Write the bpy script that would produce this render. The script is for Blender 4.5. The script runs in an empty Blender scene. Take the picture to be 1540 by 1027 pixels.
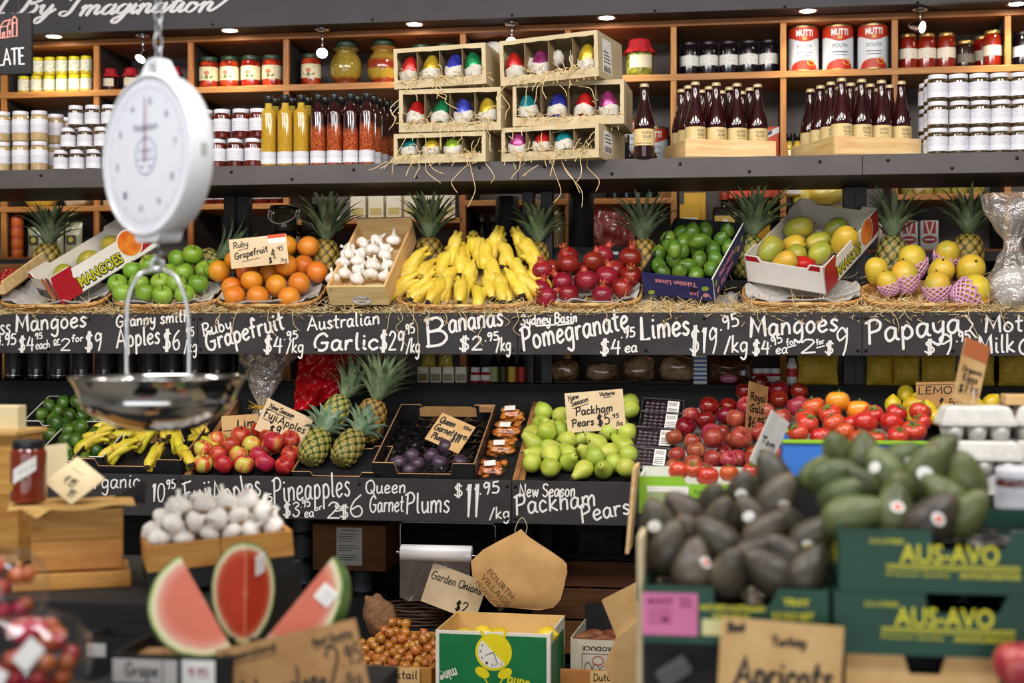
import bpy,bmesh,math,random
from mathutils import Vector,Matrix,noise as mnoise

# ------------------------------------------------------------ camera, world, lights, exposure
scene = bpy.context.scene
COL = scene.collection
CAM = Vector((0.78,-5.0,1.45))
YAW = math.atan2(0.78,5.0)
LENS = 50.0
FPX = LENS / 36.0 * 1540.0
PX0,PY0 = 770.0,495.0
cd = bpy.data.cameras.new('camera')
cam = bpy.data.objects.new('camera',cd)
COL.objects.link(cam)
cam.location = CAM
cam.rotation_euler = (math.pi / 2,0,YAW)
cd.lens = LENS
cd.sensor_width = 36.0
cd.shift_y = -18.5 / 1540.0
cd.clip_start = 0.05
cd.dof.use_dof = True
cd.dof.focus_distance = 4.95
cd.dof.aperture_fstop = 2.4
scene.camera = cam

w = bpy.data.worlds.new('world')
scene.world = w
w.use_nodes = True
w.node_tree.nodes['Background'].inputs[0].default_value = (0.95,0.97,1.0,1)
w.node_tree.nodes['Background'].inputs[1].default_value = 0.12

scene.view_settings.view_transform = 'Standard'
scene.view_settings.look = 'None'
scene.view_settings.exposure = 0.5
scene.view_settings.gamma = 1.0
scene.view_settings.use_curve_mapping = False
scene.cycles.use_denoising = True
scene.cycles.max_bounces = 6
scene.cycles.transparent_max_bounces = 12
scene.cycles.caustics_reflective = False
scene.cycles.caustics_refractive = False
scene.cycles.sample_clamp_indirect = 6.0

def area_light(name,loc,target,sx,sy,power,color):
 ld = bpy.data.lights.new(name,'AREA')
 ld.shape = 'RECTANGLE'
 ld.size,ld.size_y = sx,sy
 ld.energy = power
 ld.color = color
 o = bpy.data.objects.new(name,ld)
 COL.objects.link(o)
 o.location = loc
 d = Vector(target) - Vector(loc)
 o.rotation_euler = d.to_track_quat('-Z','Y').to_euler()
 return o

# ceiling strip lights over the customer aisle, and two track lights
for lx in (-2.2,-0.6,1.0,2.6):
 area_light('ceiling_light',(lx,-2.2,3.3),(lx,-0.05,1.1),1.0,0.4,21,(1.0,0.92,0.84))
for lx in (-2.0,0.0,2.0):
 area_light('aisle_light',(lx,-3.6,3.3),(lx * 0.9,-2.0,0.9),1.0,0.4,22,(0.95,0.96,1.0))
area_light('frontal_fill',(0.3,-6.9,1.5),(0.2,0,1.3),6.0,2.4,70,(0.97,0.98,1.0))  # unseen fill lamp added behind the camera to brighten the goods

# ------------------------------------------------------------ picture geometry helpers
_F = Vector((-math.sin(YAW),math.cos(YAW),0))
_R = Vector((math.cos(YAW),math.sin(YAW),0))
_U = Vector((0,0,1))

def at(px,py,Y):
 d = _F + _R * ((px - PX0) / FPX) + _U * ((PY0 - py) / FPX)
 return CAM + d * ((Y - CAM.y) / d.y)

def xat(px,Y):
 return at(px,PY0,Y).x

def zat(px,py,Y):
 return at(px,py,Y).z

def scl(px,Y):
 """pixels per metre at this column and depth"""
 d = _F + _R * ((px - PX0) / FPX)
 return FPX / ((Y - CAM.y) / d.y)

def proj(p):
 v = Vector(p) - CAM
 dz = v.dot(_F)
 return (PX0 + FPX * v.dot(_R) / dz,PY0 - FPX * v.z / dz)

R = random.Random(7)
PI = math.pi

def rad(a):
 return a * PI / 180

def RZ(a):
 return Matrix.Rotation(rad(a),4,'Z')

def RX(a):
 return Matrix.Rotation(rad(a),4,'X')

def RY(a):
 return Matrix.Rotation(rad(a),4,'Y')

def TR(*p):
 return Matrix.Translation(Vector(p[0]) if len(p) == 1 else Vector(p))

def SC(x,y=None,z=None):
 y = x if y is None else y
 z = x if z is None else z
 return Matrix.Diagonal((x,y,z,1))

# ------------------------------------------------------------ materials
def lin(c):
 if isinstance(c,str):
  c = c.lstrip('#')
  c = tuple(int(c[i:i + 2],16) / 255 for i in (0,2,4))
 return tuple((v / 12.92 if v <= 0.04045 else ((v + 0.055) / 1.055) ** 2.4) for v in c) + (1.0,)

_M = {}

class NT:
 def __init__(s,name):
  s.m = bpy.data.materials.new(name)
  s.m.use_nodes = True
  s.nt = s.m.node_tree
  s.b = s.nt.nodes['Principled BSDF']

 def n(s,t,**kw):
  x = s.nt.nodes.new(t)
  for k,v in kw.items():
   setattr(x,k,v)
  return x

 def l(s,a,b):
  s.nt.links.new(a,b)

 def coord(s,scale=(1,1,1),which='Object',rnd=0.0):
  tc = s.n('ShaderNodeTexCoord')
  mp = s.n('ShaderNodeMapping')
  mp.inputs['Scale'].default_value = scale
  s.l(tc.outputs[which],mp.inputs[0])
  if rnd:
   oi = s.n('ShaderNodeObjectInfo')
   mu = s.n('ShaderNodeMath',operation='MULTIPLY')
   mu.inputs[1].default_value = rnd
   s.l(oi.outputs['Random'],mu.inputs[0])
   cx = s.n('ShaderNodeCombineXYZ')
   for i in range(3):
    s.l(mu.outputs[0],cx.inputs[i])
   s.l(cx.outputs[0],mp.inputs['Location'])
  return mp.outputs[0]

 def noise(s,vec,scale,detail=3,rough=0.55):
  x = s.n('ShaderNodeTexNoise')
  x.inputs['Scale'].default_value = scale
  x.inputs['Detail'].default_value = detail
  x.inputs['Roughness'].default_value = rough
  s.l(vec,x.inputs['Vector'])
  return x.outputs['Fac']

 def ramp(s,fac,stops,interp='LINEAR'):
  x = s.n('ShaderNodeValToRGB')
  x.color_ramp.interpolation = interp
  e = x.color_ramp.elements
  while len(e) < len(stops):
   e.new(0.5)
  for i,(p,c) in enumerate(stops):
   e[i].position = p
   e[i].color = lin(c)
  s.l(fac,x.inputs[0])
  return x.outputs[0]

 def mix(s,fac,a,b):
  x = s.n('ShaderNodeMix',data_type='RGBA')
  for sock,v in ((x.inputs[0],fac),(x.inputs[6],a),(x.inputs[7],b)):
   if isinstance(v,(int,float)):
    sock.default_value = v
   elif isinstance(v,(str,tuple)):
    sock.default_value = lin(v)
   else:
    s.l(v,sock)
  return x.outputs[2]

 def math(s,op,a,b=None,c=None):
  x = s.n('ShaderNodeMath',operation=op)
  for i,v in enumerate((a,b,c)):
   if v is None:
    continue
   if isinstance(v,(int,float)):
    x.inputs[i].default_value = v
   else:
    s.l(v,x.inputs[i])
  return x.outputs[0]

 def vary(s,col,hue=0.0,val=0.0,sat=0.0):
  oi = s.n('ShaderNodeObjectInfo')
  h = s.n('ShaderNodeHueSaturation')
  r = oi.outputs['Random']
  if hue:
   s.l(s.math('MULTIPLY_ADD',r,hue * 2,0.5 - hue),h.inputs['Hue'])
  if val:
   r2 = s.math('FRACT',s.math('MULTIPLY',r,7.31))
   s.l(s.math('MULTIPLY_ADD',r2,val * 2,1 - val),h.inputs['Value'])
  if sat:
   r3 = s.math('FRACT',s.math('MULTIPLY',r,13.7))
   s.l(s.math('MULTIPLY_ADD',r3,sat * 2,1 - sat),h.inputs['Saturation'])
  s.l(col,h.inputs['Color'])
  return h.outputs[0]

 def bump(s,h,strength=0.3,dist=0.002):
  x = s.n('ShaderNodeBump')
  x.inputs['Strength'].default_value = strength
  x.inputs['Distance'].default_value = dist
  s.l(h,x.inputs['Height'])
  s.l(x.outputs[0],s.b.inputs['Normal'])

 def base(s,col):
  if isinstance(col,(str,tuple)):
   s.b.inputs['Base Color'].default_value = lin(col)
  else:
   s.l(col,s.b.inputs['Base Color'])

 def set(s,rough=0.5,metal=0.0,coat=0.0,trans=0.0,sss=0.0,sssr=0.01,alpha=None,ior=1.45,spec=0.5):
  b = s.b.inputs
  b['Roughness'].default_value = rough
  b['Metallic'].default_value = metal
  b['Coat Weight'].default_value = coat
  b['Coat Roughness'].default_value = 0.06
  b['Transmission Weight'].default_value = trans
  b['IOR'].default_value = ior
  b['Specular IOR Level'].default_value = spec
  if sss:
   b['Subsurface Weight'].default_value = sss
   b['Subsurface Radius'].default_value = (sssr,sssr * 0.6,sssr * 0.4)
   b['Subsurface Scale'].default_value = 1.0
  if alpha is not None:
   b['Alpha'].default_value = alpha
  return s.m

def mat(key,c1,c2=None,scale=8,rough=0.5,lo=0.35,hi=0.65,bump=0.0,bscale=60,bdist=0.002,metal=0.0,coat=0.0,
  trans=0.0,stretch=(1,1,1),hue=0.0,val=0.0,sat=0.0,rnd=3.0,alpha=None,emit=0.0,spec=0.5,detail=3,sss=0.0):
 """plain or two-tone noisy surface, cached by key"""
 if key in _M:
  return _M[key]
 t = NT(key)
 vec = t.coord(stretch,rnd=rnd if (c2 is not None) else 0)
 if c2 is not None:
  col = t.ramp(t.noise(vec,scale,detail),[(lo,c1),(hi,c2)])
 else:
  x = t.n('ShaderNodeRGB')
  x.outputs[0].default_value = lin(c1)
  col = x.outputs[0]
 if hue or val or sat:
  col = t.vary(col,hue,val,sat)
 t.base(col)
 if bump:
  t.bump(t.noise(vec,bscale,3),bump,bdist)
 if emit:
  t.b.inputs['Emission Color'].default_value = lin(c1)
  t.b.inputs['Emission Strength'].default_value = emit
 t.set(rough,metal,coat,trans,alpha=alpha,spec=spec,sss=sss)
 _M[key] = t.m
 return t.m

def wood(key,c1,c2,scale=6,grain=(1,12,12),rough=0.6,val=0.1,knots=True):
 """long grain along local X unless grain says otherwise"""
 if key in _M:
  return _M[key]
 t = NT(key)
 v = t.coord(grain,rnd=5)
 n1 = t.noise(v,scale,5,0.6)
 col = t.ramp(n1,[(0.3,c1),(0.68,c2)])
 if knots:
  v2 = t.coord((3,7,7),rnd=9)
  n2 = t.noise(v2,2.2,1)
  col = t.mix(t.ramp(n2,[(0.70,'#000000'),(0.76,'#8a8a8a')]),col,c1)
 col = t.vary(col,0.01,val)
 t.base(col)
 t.bump(n1,0.25,0.002)
 t.set(rough)
 _M[key] = t.m
 return t.m

def print_mat(key,paper,ink,lines=120,lo=0.0,hi=1.0,dens=0.5,rough=0.5,xs=260,head=None):
 """paper printed with rows of small unreadable type, between local heights lo and hi"""
 if key in _M:
  return _M[key]
 t = NT(key)
 tc = t.n('ShaderNodeTexCoord')
 sx = t.n('ShaderNodeSeparateXYZ')
 t.l(tc.outputs['Object'],sx.inputs[0])
 z = sx.outputs['Z']
 row = t.math('FLOOR',t.math('MULTIPLY',z,lines))
 fr = t.math('FRACT',t.math('MULTIPLY',z,lines))
 band = t.math('LESS_THAN',fr,0.45)
 cx = t.n('ShaderNodeCombineXYZ')
 t.l(t.math('MULTIPLY',sx.outputs['X'],xs),cx.inputs[0])
 t.l(t.math('MULTIPLY',row,7.3),cx.inputs[1])
 nz = t.noise(cx.outputs[0],1.0,1)
 wn = t.math('GREATER_THAN',nz,1 - dens)
 f = t.math('MULTIPLY',band,wn)
 f = t.math('MULTIPLY',f,t.math('GREATER_THAN',z,lo))
 f = t.math('MULTIPLY',f,t.math('LESS_THAN',z,hi))
 t.base(t.mix(f,paper,ink))
 t.set(rough)
 _M[key] = t.m
 return t.m

# ------------------------------------------------------------ mesh builder
class MB:
 def __init__(s):
  s.v,s.f,s.m,s.s,s.a = [],[],[],[],None

 def add(s,vs,fs,mi=0,smooth=False,M=None):
  b = len(s.v)
  s.v.extend((M @ Vector(p)) if M is not None else Vector(p) for p in vs)
  for f in fs:
   s.f.append(tuple(b + i for i in f))
   s.m.append(mi)
   s.s.append(smooth)
  return b

 def box(s,lo,hi,mi=0,bev=0.0,M=None,jit=0.0):
  (x0,y0,z0),(x1,y1,z1) = lo,hi
  if bev <= 0:
   vs = [(x0,y0,z0),(x1,y0,z0),(x1,y1,z0),(x0,y1,z0),(x0,y0,z1),(x1,y0,z1),(x1,y1,z1),(x0,y1,z1)]
   fs = [(0,3,2,1),(4,5,6,7),(0,1,5,4),(1,2,6,5),(2,3,7,6),(3,0,4,7)]
   s.add(vs,fs,mi,False,M)
   return
  b = min(bev,(x1 - x0) / 2.01,(y1 - y0) / 2.01,(z1 - z0) / 2.01)
  bm = bmesh.new()
  bmesh.ops.create_cube(bm,size=1.0)
  for v in bm.verts:
   v.co = Vector(((x0 + x1) / 2 + v.co.x * (x1 - x0),(y0 + y1) / 2 + v.co.y * (y1 - y0),(z0 + z1) / 2 + v.co.z * (z1 - z0)))
  bmesh.ops.bevel(bm,geom=bm.edges[:],offset=b,segments=2,profile=0.5,affect='EDGES')
  bm.verts.index_update()
  s.add([v.co.copy() for v in bm.verts],[[v.index for v in f.verts] for f in bm.faces],mi,False,M)
  bm.free()

 def bar(s,p,q,wx,wy,mi=0,up=(0,0,1),bev=0.0):
  """a rectangular bar from p to q"""
  p,q = Vector(p),Vector(q)
  d = q - p
  L = d.length
  z = d.normalized()
  u = Vector(up)
  if abs(z.dot(u)) > 0.98:
   u = Vector((0,1,0))
  x = u.cross(z).normalized()
  y = z.cross(x)
  M = Matrix((x,y,z)).transposed().to_4x4()
  M.translation = p
  s.box((-wx / 2,-wy / 2,0),(wx / 2,wy / 2,L),mi,bev,M)

 def lathe(s,prof,n=24,mi=0,M=None,smooth=True,fn=None,arc=None):
  """prof: [(r, z)] bottom to top; r = 0 closes"""
  vs,fs = [],[]
  full = arc is None
  a0,a1 = (0,2 * PI) if full else arc
  cols = n if full else n + 1
  rows = []
  for (r,z) in prof:
   if r <= 1e-7 and full:
    rows.append([len(vs)])
    vs.append((0,0,z))
   else:
    row = []
    for i in range(cols):
     t = a0 + (a1 - a0) * i / n
     p = Vector((r * math.cos(t),r * math.sin(t),z))
     if fn:
      p = fn(p,t)
     row.append(len(vs))
     vs.append(p)
    rows.append(row)
  for a,b in zip(rows,rows[1:]):
   for i in range(n):
    j = (i + 1) % n if full else i + 1
    if len(a) == 1 and len(b) == 1:
     continue
    if len(a) == 1:
     fs.append((a[0],b[j],b[i]))
    elif len(b) == 1:
     fs.append((a[i],a[j],b[0]))
    else:
     fs.append((a[i],a[j],b[j],b[i]))
  s.add(vs,fs,mi,smooth,M)

 def tube(s,pts,r,n=8,mi=0,closed=False,caps=True,flat=1.0,M=None,smooth=True):
  pts = [Vector(p) for p in pts]
  k = len(pts)
  rs = r if isinstance(r,(list,tuple)) else [r] * k
  vs,fs = [],[]
  up = Vector((0.13,0.31,0.94))
  prev = None
  for i,p in enumerate(pts):
   if closed:
    d = pts[(i + 1) % k] - pts[i - 1]
   else:
    d = pts[min(i + 1,k - 1)] - pts[max(i - 1,0)]
   d = d.normalized() if d.length > 1e-9 else Vector((0,0,1))
   if prev is None:
    x = up.cross(d)
    if x.length < 1e-3:
     x = Vector((1,0,0)).cross(d)
    x.normalize()
   else:
    x = prev - d * prev.dot(d)
    x = x.normalized() if x.length > 1e-6 else up.cross(d).normalized()
   prev = x
   y = d.cross(x)
   for j in range(n):
    t = 2 * PI * j / n
    vs.append(p + (x * math.cos(t) + y * (math.sin(t) * flat)) * rs[i])
  m = k if closed else k - 1
  for i in range(m):
   for j in range(n):
    a,b = i * n + j,i * n + (j + 1) % n
    c,d2 = ((i + 1) % k) * n + (j + 1) % n,((i + 1) % k) * n + j
    fs.append((a,b,c,d2))
  if caps and not closed:
   fs.append(tuple(range(n - 1,-1,-1)))
   fs.append(tuple((k - 1) * n + j for j in range(n)))
  s.add(vs,fs,mi,smooth,M)

 def prism(s,poly,y0,y1,mi=0,M=None,smooth=False):
  """poly in local x,z; extruded along y from y0 to y1"""
  n = len(poly)
  a = sum(poly[i][0] * poly[(i + 1) % n][1] - poly[(i + 1) % n][0] * poly[i][1] for i in range(n))
  if a < 0:
   poly = poly[::-1]
  vs = [(x,y0,z) for x,z in poly] + [(x,y1,z) for x,z in poly]
  fs = [tuple(range(n)),tuple(range(2 * n - 1,n - 1,-1))]
  for i in range(n):
   j = (i + 1) % n
   fs.append((i,n + i,n + j,j))
  s.add(vs,fs,mi,smooth,M)

 def grid(s,fn,nu,nv,mi=0,smooth=True,M=None,thick=0.0):
  """fn(u, v) -> point, u and v in 0..1; thick gives it a second side"""
  vs = [Vector(fn(i / nu,j / nv)) for j in range(nv + 1) for i in range(nu + 1)]
  W = nu + 1
  fs = [(j * W + i,j * W + i + 1,(j + 1) * W + i + 1,(j + 1) * W + i) for j in range(nv) for i in range(nu)]
  if thick:
   nn = [Vector() for _ in vs]
   for f in fs:
    c = (vs[f[2]] - vs[f[0]]).cross(vs[f[3]] - vs[f[1]])
    for i in f:
     nn[i] += c
   k = len(vs)
   vs += [p - (q.normalized() if q.length else q) * thick for p,q in zip(vs,nn)]
   fs += [tuple(k + i for i in reversed(f)) for f in fs[:nu * nv]]
   rim = [i for i in range(W)] + [(j + 1) * W - 1 for j in range(1,nv + 1)] + [nv * W + i for i in range(nu - 1,-1,-1)] + [j * W for j in range(nv - 1,0,-1)]
   for a,b in zip(rim,rim[1:] + rim[:1]):
    fs.append((b,a,k + a,k + b))
  s.add(vs,fs,mi,smooth,M)

 def ball(s,c,r,n=16,m=10,mi=0,sc=(1,1,1),fn=None,M=None):
  prof = [(math.sin(PI * i / m),-math.cos(PI * i / m)) for i in range(m + 1)]
  prof[0] = (0,-1)
  prof[-1] = (0,1)
  T = TR(c) @ SC(r * sc[0],r * sc[1],r * sc[2])
  s.lathe(prof,n,mi,(M @ T) if M is not None else T,True,fn)

 def mesh(s,name,mats):
  me = bpy.data.meshes.new(name)
  me.from_pydata([tuple(v) for v in s.v],[],s.f)
  for m in (mats if isinstance(mats,(list,tuple)) else [mats]):
   me.materials.append(m)
  me.polygons.foreach_set('material_index',s.m)
  me.polygons.foreach_set('use_smooth',s.s)
  if s.a is not None:
   at_ = me.attributes.new('tone','FLOAT','POINT')
   at_.data.foreach_set('value',s.a)
  me.update()
  return me

 def build(s,name,mats,parent=None,M=None):
  return link(name,s.mesh(name,mats),parent,M)

def link(name,me,parent=None,M=None):
 o = bpy.data.objects.new(name,me)
 COL.objects.link(o)
 if parent is not None:
  o.parent = parent
 if M is not None:
  o.matrix_basis = M
 return o

def tag(o,label,cat,group=None,kind=None):
 if label:
  o['label'] = label
 if cat:
  o['category'] = cat
 if group:
  o['group'] = group
 if kind:
  o['kind'] = kind
 return o

def structure(mb,name,m):
 o = mb.build(name,m)
 o['kind'] = 'structure'
 return o

class Kit:
 """one kind of thing: an own mesh (or None) and its parts [(name, mesh, [sub-parts], label)]"""
 def __init__(s,own=None,parts=()):
  s.own,s.parts = own,list(parts)

def spawn(kit,name,M,label,cat,group=None,own=None):
 o = bpy.data.objects.new(name,own if own is not None else kit.own)
 COL.objects.link(o)
 o.matrix_basis = M
 tag(o,label,cat,group)
 for p in kit.parts:
  c = link(p[0],p[1],o)
  if len(p) > 3 and p[3]:
   c['label'] = p[3]
  for q in (p[2] if len(p) > 2 and p[2] else ()):
   link(q[0],q[1],c)
 return o

def thing(name,label,cat,M=None,group=None):
 return spawn(Kit(),name,M if M is not None else Matrix(),label,cat,group)

def smooth_line(pts,per=4,closed=False):
 """Catmull-Rom through the points"""
 P = [Vector(p) for p in pts]
 if len(P) < 3:
  return P
 out = []
 n = len(P)
 rng = n if closed else n - 1
 for i in range(rng):
  p0 = P[i - 1] if (i > 0 or closed) else P[0]
  p1,p2 = P[i],P[(i + 1) % n]
  p3 = P[(i + 2) % n] if (i + 2 < n or closed) else P[-1]
  for k in range(per):
   t = k / per
   out.append(0.5 * ((2 * p1) + (p2 - p0) * t + (2 * p0 - 5 * p1 + 4 * p2 - p3) * t * t + (3 * p1 - p0 - 3 * p2 + p3) * t ** 3))
 if not closed:
  out.append(P[-1])
 return out

# ------------------------------------------------------------ lettering
GL = {}

def _g(ch,adv,*st):
 GL[ch] = (adv,[(s[0] == '/',[tuple(float(v) for v in q.split(',')) for q in s.lstrip('/').split()]) for s in st])

_g('A',7,'/0,0 3.4,9 6.8,0','/1.2,3.2 5.7,3.2')
_g('B',6.4,'/.8,9 .8,0','.2,8.8 3.6,9.2 5.2,7.4 4,5.2 1,4.8 4.6,4.6 6.2,2.4 4.2,.1 .2,0')
_g('C',6.4,'6.2,7.4 4.4,9 1.9,8 .4,4.6 1.4,1 3.8,-.1 6.2,1.6')
_g('D',6.6,'/1,9 1,0','.2,9 3.6,8.6 6.2,5.2 5,1.4 .4,0')
_g('E',5.6,'/5.2,9 .8,9 .8,0 5.4,0','/.8,4.7 4.4,4.7')
_g('F',5.4,'/1.4,9 1,0','/0,8.8 5.8,9.2','/.2,4.5 4.2,4.9')
_g('G',7,'6.2,7.4 4.4,9.1 1.8,8 .4,4.4 1.4,.9 3.8,-.1 5.8,1.4 6.2,4','/3.4,4 6.8,4')
_g('H',6.4,'/.6,9 .6,0','/5.8,9 5.8,0','/.6,4.6 5.8,4.6')
_g('I',2.4,'/1.2,9 1.2,0')
_g('J',5,'/4,9 4,2','4,2 3.4,.2 1.6,-.1 .3,1.6')
_g('K',6,'/.6,9 .6,0','/5.6,9 .8,4.2 5.9,0')
_g('L',5.2,'/.8,9 .6,0 5,.2')
_g('M',8,'/.4,0 1.2,9 4,2.6 6.8,9 7.6,0')
_g('N',6.8,'/.6,0 .8,9 6,0 6.2,9')
_g('O',7,'3.5,9 1,7.6 .3,4.5 1.4,1 3.6,0 6,1.4 6.7,4.8 5.6,8 3.5,9')
_g('P',6,'/1.4,8.8 1,-.2','0,8.2 3,9.4 5.6,7.8 4.8,5 1.4,4.3')
_g('Q',7,'3.5,9 1,7.6 .3,4.5 1.4,1 3.6,0 6,1.4 6.7,4.8 5.6,8 3.5,9','/4,2.2 6.8,-.8')
_g('R',6.2,'/1,9 .8,0','.2,8.6 3.6,9.2 5.4,7.4 4.2,5 1.2,4.6','/2.6,4.6 6,0')
_g('S',6,'5.4,7.8 3.6,9.1 1.2,8.2 1.2,6 4.4,4 5.2,1.8 3,-.1 .4,1.2')
_g('T',6,'/0,8.8 6.2,9.1','/3.1,9 2.9,0')
_g('U',6.4,'.6,9 .6,3 1.8,.2 4.2,.2 5.8,3 5.8,9')
_g('V',6.4,'/.2,9 3.2,0 6.2,9')
_g('W',8.6,'/.2,9 2.2,0 4.3,6.4 6.4,0 8.4,9')
_g('X',6,'/.4,9 5.6,0','/5.6,9 .4,0')
_g('Y',6,'/.4,9 3,4.6 5.8,9','/3,4.6 2.9,0')
_g('Z',6,'/.4,9 5.6,9 .4,0 5.8,0')
_g('a',5,'4.2,4.4 2.4,5.2 .6,3.8 .5,1.2 1.8,0 3.4,1.2 4.3,4.6','4.3,4.8 4.1,1 5.2,.1')
_g('b',5,'.8,9 .7,.6','.7,3.4 2.4,5.2 4.3,3.6 4.2,1.2 2.4,0 .7,1')
_g('c',4.2,'4,4 2.4,5.2 .7,4 .5,1.4 2,0 4.2,1')
_g('d',5.2,'4.2,4.2 2.4,5.1 .6,3.6 .6,1 2.2,0 4.2,1.6','4.3,9 4.2,.8 5.2,.1')
_g('e',4.6,'.6,2.4 3,2.9 4.1,3.9 2.8,5.2 .9,4 .5,1.6 2,0 4.4,1')
_g('f',4,'4.2,8 3,9.2 1.9,7.6 1.7,0','/0,5 3.6,5.2')
_g('g',5,'4.2,4.4 2.4,5.2 .6,3.8 .6,1.4 2,.3 4.2,2','4.3,5 4.2,-1.8 2.8,-4 .6,-2.8')
_g('h',5,'.8,9 .7,0','.7,3 2.4,5.1 4,4.2 4.1,0')
_g('i',2.2,'1,5 1,1 2,.1','/1,7 1.2,7.4')
_g('j',2.6,'1.6,5 1.6,-2.4 .2,-3.8 -1,-2.8','/1.6,7 1.8,7.4')
_g('k',4.8,'.8,9 .7,0','/4,5 .9,2.2 4.6,0')
_g('l',2.2,'1,9 .9,1.2 2,.1')
_g('m',7.4,'.7,5 .7,0','.7,3.2 2.2,5.1 3.5,4.2 3.6,0','3.6,3.2 5.2,5.1 6.5,4.2 6.6,.2')
_g('n',5,'.7,5 .7,0','.7,3 2.4,5.1 4,4.2 4.1,.2')
_g('o',4.8,'2.4,5.1 .7,3.8 .6,1.2 2.2,0 4,1.2 4.1,3.6 2.4,5.1')
_g('p',5,'.9,5 .7,-4','.8,3.4 2.5,5.2 4.3,3.7 4.2,1.2 2.4,0 .8,1')
_g('q',5,'4.2,4.4 2.4,5.2 .6,3.6 .7,1 2.2,.2 4.1,1.8','4.3,5 4.2,-4')
_g('r',3.8,'.8,5 .7,0','.7,2.8 2,4.8 3.8,4.8')
_g('s',4,'3.6,4.4 2.2,5.2 .9,4 2.4,2.6 3.5,1.4 2.2,0 .3,.7')
_g('t',3.6,'1.8,8.4 1.6,1.2 3.2,.1','/.1,5.2 3.6,5.6')
_g('u',5,'.7,5 .7,1.4 2,0 4,1.6','4.2,5 4.2,.8 5,.1')
_g('v',4.4,'/.3,5 2.2,0 4.2,5')
_g('w',6.6,'.4,5 1.8,.2 3.4,4.2 4.8,.2 6.4,5')
_g('x',4.4,'/.4,5 4,0','/4,5 .4,0')
_g('y',4.8,'.6,5 1,2 2.4,1 4,2.6','4.3,5 3.8,-1.4 2.2,-4 .2,-2.8')
_g('z',4.4,'/.4,5 4,5 .4,0 4.2,0')
_g('0',5.6,'2.8,9 .8,7.4 .5,3 1.8,.2 3.8,.3 5,3.4 4.6,7.6 2.8,9')
_g('1',3,'/.6,7.4 1.9,9 1.8,0')
_g('2',5.6,'.5,7 2,9 4.4,8.2 4.4,5.8 .4,.2','/.3,.1 5.4,.2')
_g('3',5.4,'.6,8 2.8,9.1 4.6,7.4 2.2,4.9 4.9,3.2 4,.4 1.8,-.1 .3,1.4')
_g('4',5.6,'/2.2,9 .4,3.4 5.4,3.6','/4.2,8 4,-.2')
_g('5',5.4,'/5,9 1.4,8.8 1.1,5','1.1,5 3.2,5.6 5,3.6 3.8,.4 .3,.4')
_g('6',5.4,'4.4,9 1.8,6.6 .5,3 1.6,.2 3.8,.2 4.8,2.4 3.4,4.4 .8,3')
_g('7',5,'/.4,8.8 4.8,9 1.8,0')
_g('8',5.4,'4.6,7.6 2.6,9 1,7.4 4.6,2.4 2.8,0 .6,1.8 4.6,7.6')
_g('9',5.4,'4.6,6.8 2.8,8.9 .8,7 1.8,4.6 4.4,6','4.7,8.6 4.6,4 3.2,-.4')
_g('$',6,'5.2,7.4 3.2,8.6 1,7 2.4,5 4.8,3.4 4.6,1.2 2.4,.4 .5,1.6','/2.4,9.8 2.2,-1','/3.6,9.8 3.4,-1')
_g('.',1.8,'/.6,0 1,.5')
_g('/',4,'/.2,-1 3.8,8.6')
_g("'",1.6,'/.8,9 .6,7.2')
_g('-',4,'/.4,3.4 3.6,3.4')
_g('&',6,'5.6,0 1.6,7 2.8,9 4.2,7.4 .6,2.4 2.2,0 5.4,3')
_g('_',5,'/0,-1 5,-1')

def strokes(txt):
 """-> (strokes as 2D point lists in glyph units, total advance)"""
 out,x = [],0.0
 for ch in txt:
  if ch == ' ':
   x += 3.4
   continue
  adv,sts = GL[ch]
  for straight,pts in sts:
   q = [Vector((px + x,py)) for px,py in pts]
   out.append(q if straight else smooth_line(q,4))
  x += adv + 1.0
 return out,max(x - 1.0,0.1)

_LAY = 0

def ribbon(mb,pts,wfun,put,mi=0):
 """flat stroke with rounded ends; put maps 2D to 3D"""
 n = len(pts)
 if n < 2:
  return
 L,Rr = [],[]
 for i in range(n):
  d = pts[min(i + 1,n - 1)] - pts[max(i - 1,0)]
  if d.length < 1e-9:
   d = Vector((1,0))
  d = d.normalized()
  nn = Vector((-d.y,d.x))
  if 0 < i < n - 1:
   a,b = (pts[i] - pts[i - 1]).normalized(),(pts[i + 1] - pts[i]).normalized()
   k = max(0.45,math.sqrt(max(0.0,(1 + a.dot(b)) / 2)))
  else:
   k = 1.0
  hw = wfun(d) / 2 / k
  L.append(pts[i] + nn * hw)
  Rr.append(pts[i] - nn * hw)
 d0,d1 = (pts[0] - pts[1]).normalized(),(pts[-1] - pts[-2]).normalized()
 h0,h1 = (L[0] - Rr[0]).length / 2,(L[-1] - Rr[-1]).length / 2
 vs = [put(p) for p in L] + [put(p) for p in Rr] + [put(pts[0] + d0 * h0 * 0.8),put(pts[-1] + d1 * h1 * 0.8)]
 # each stroke lies a hair above the one before it, so crossings do not share a plane
 global _LAY
 _LAY = (_LAY + 1) % 12
 nv = (vs[1] - vs[0]).cross(vs[n] - vs[0])
 nv = nv.normalized() if nv.length > 1e-12 else Vector((0,-1,0))
 if nv.y > 0:
  nv = -nv
 idx = list(range(n)) * 2 + [0,n - 1]
 vs = [v + nv * (_LAY * 2e-5 + i * 8e-6) for v,i in zip(vs,idx)]
 fs = [(n + i,n + i + 1,i + 1,i) for i in range(n - 1)]
 fs.append((2 * n,n,0))
 fs.append((n - 1,2 * n - 1,2 * n + 1))
 mb.add(vs,fs,mi,False)

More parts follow.
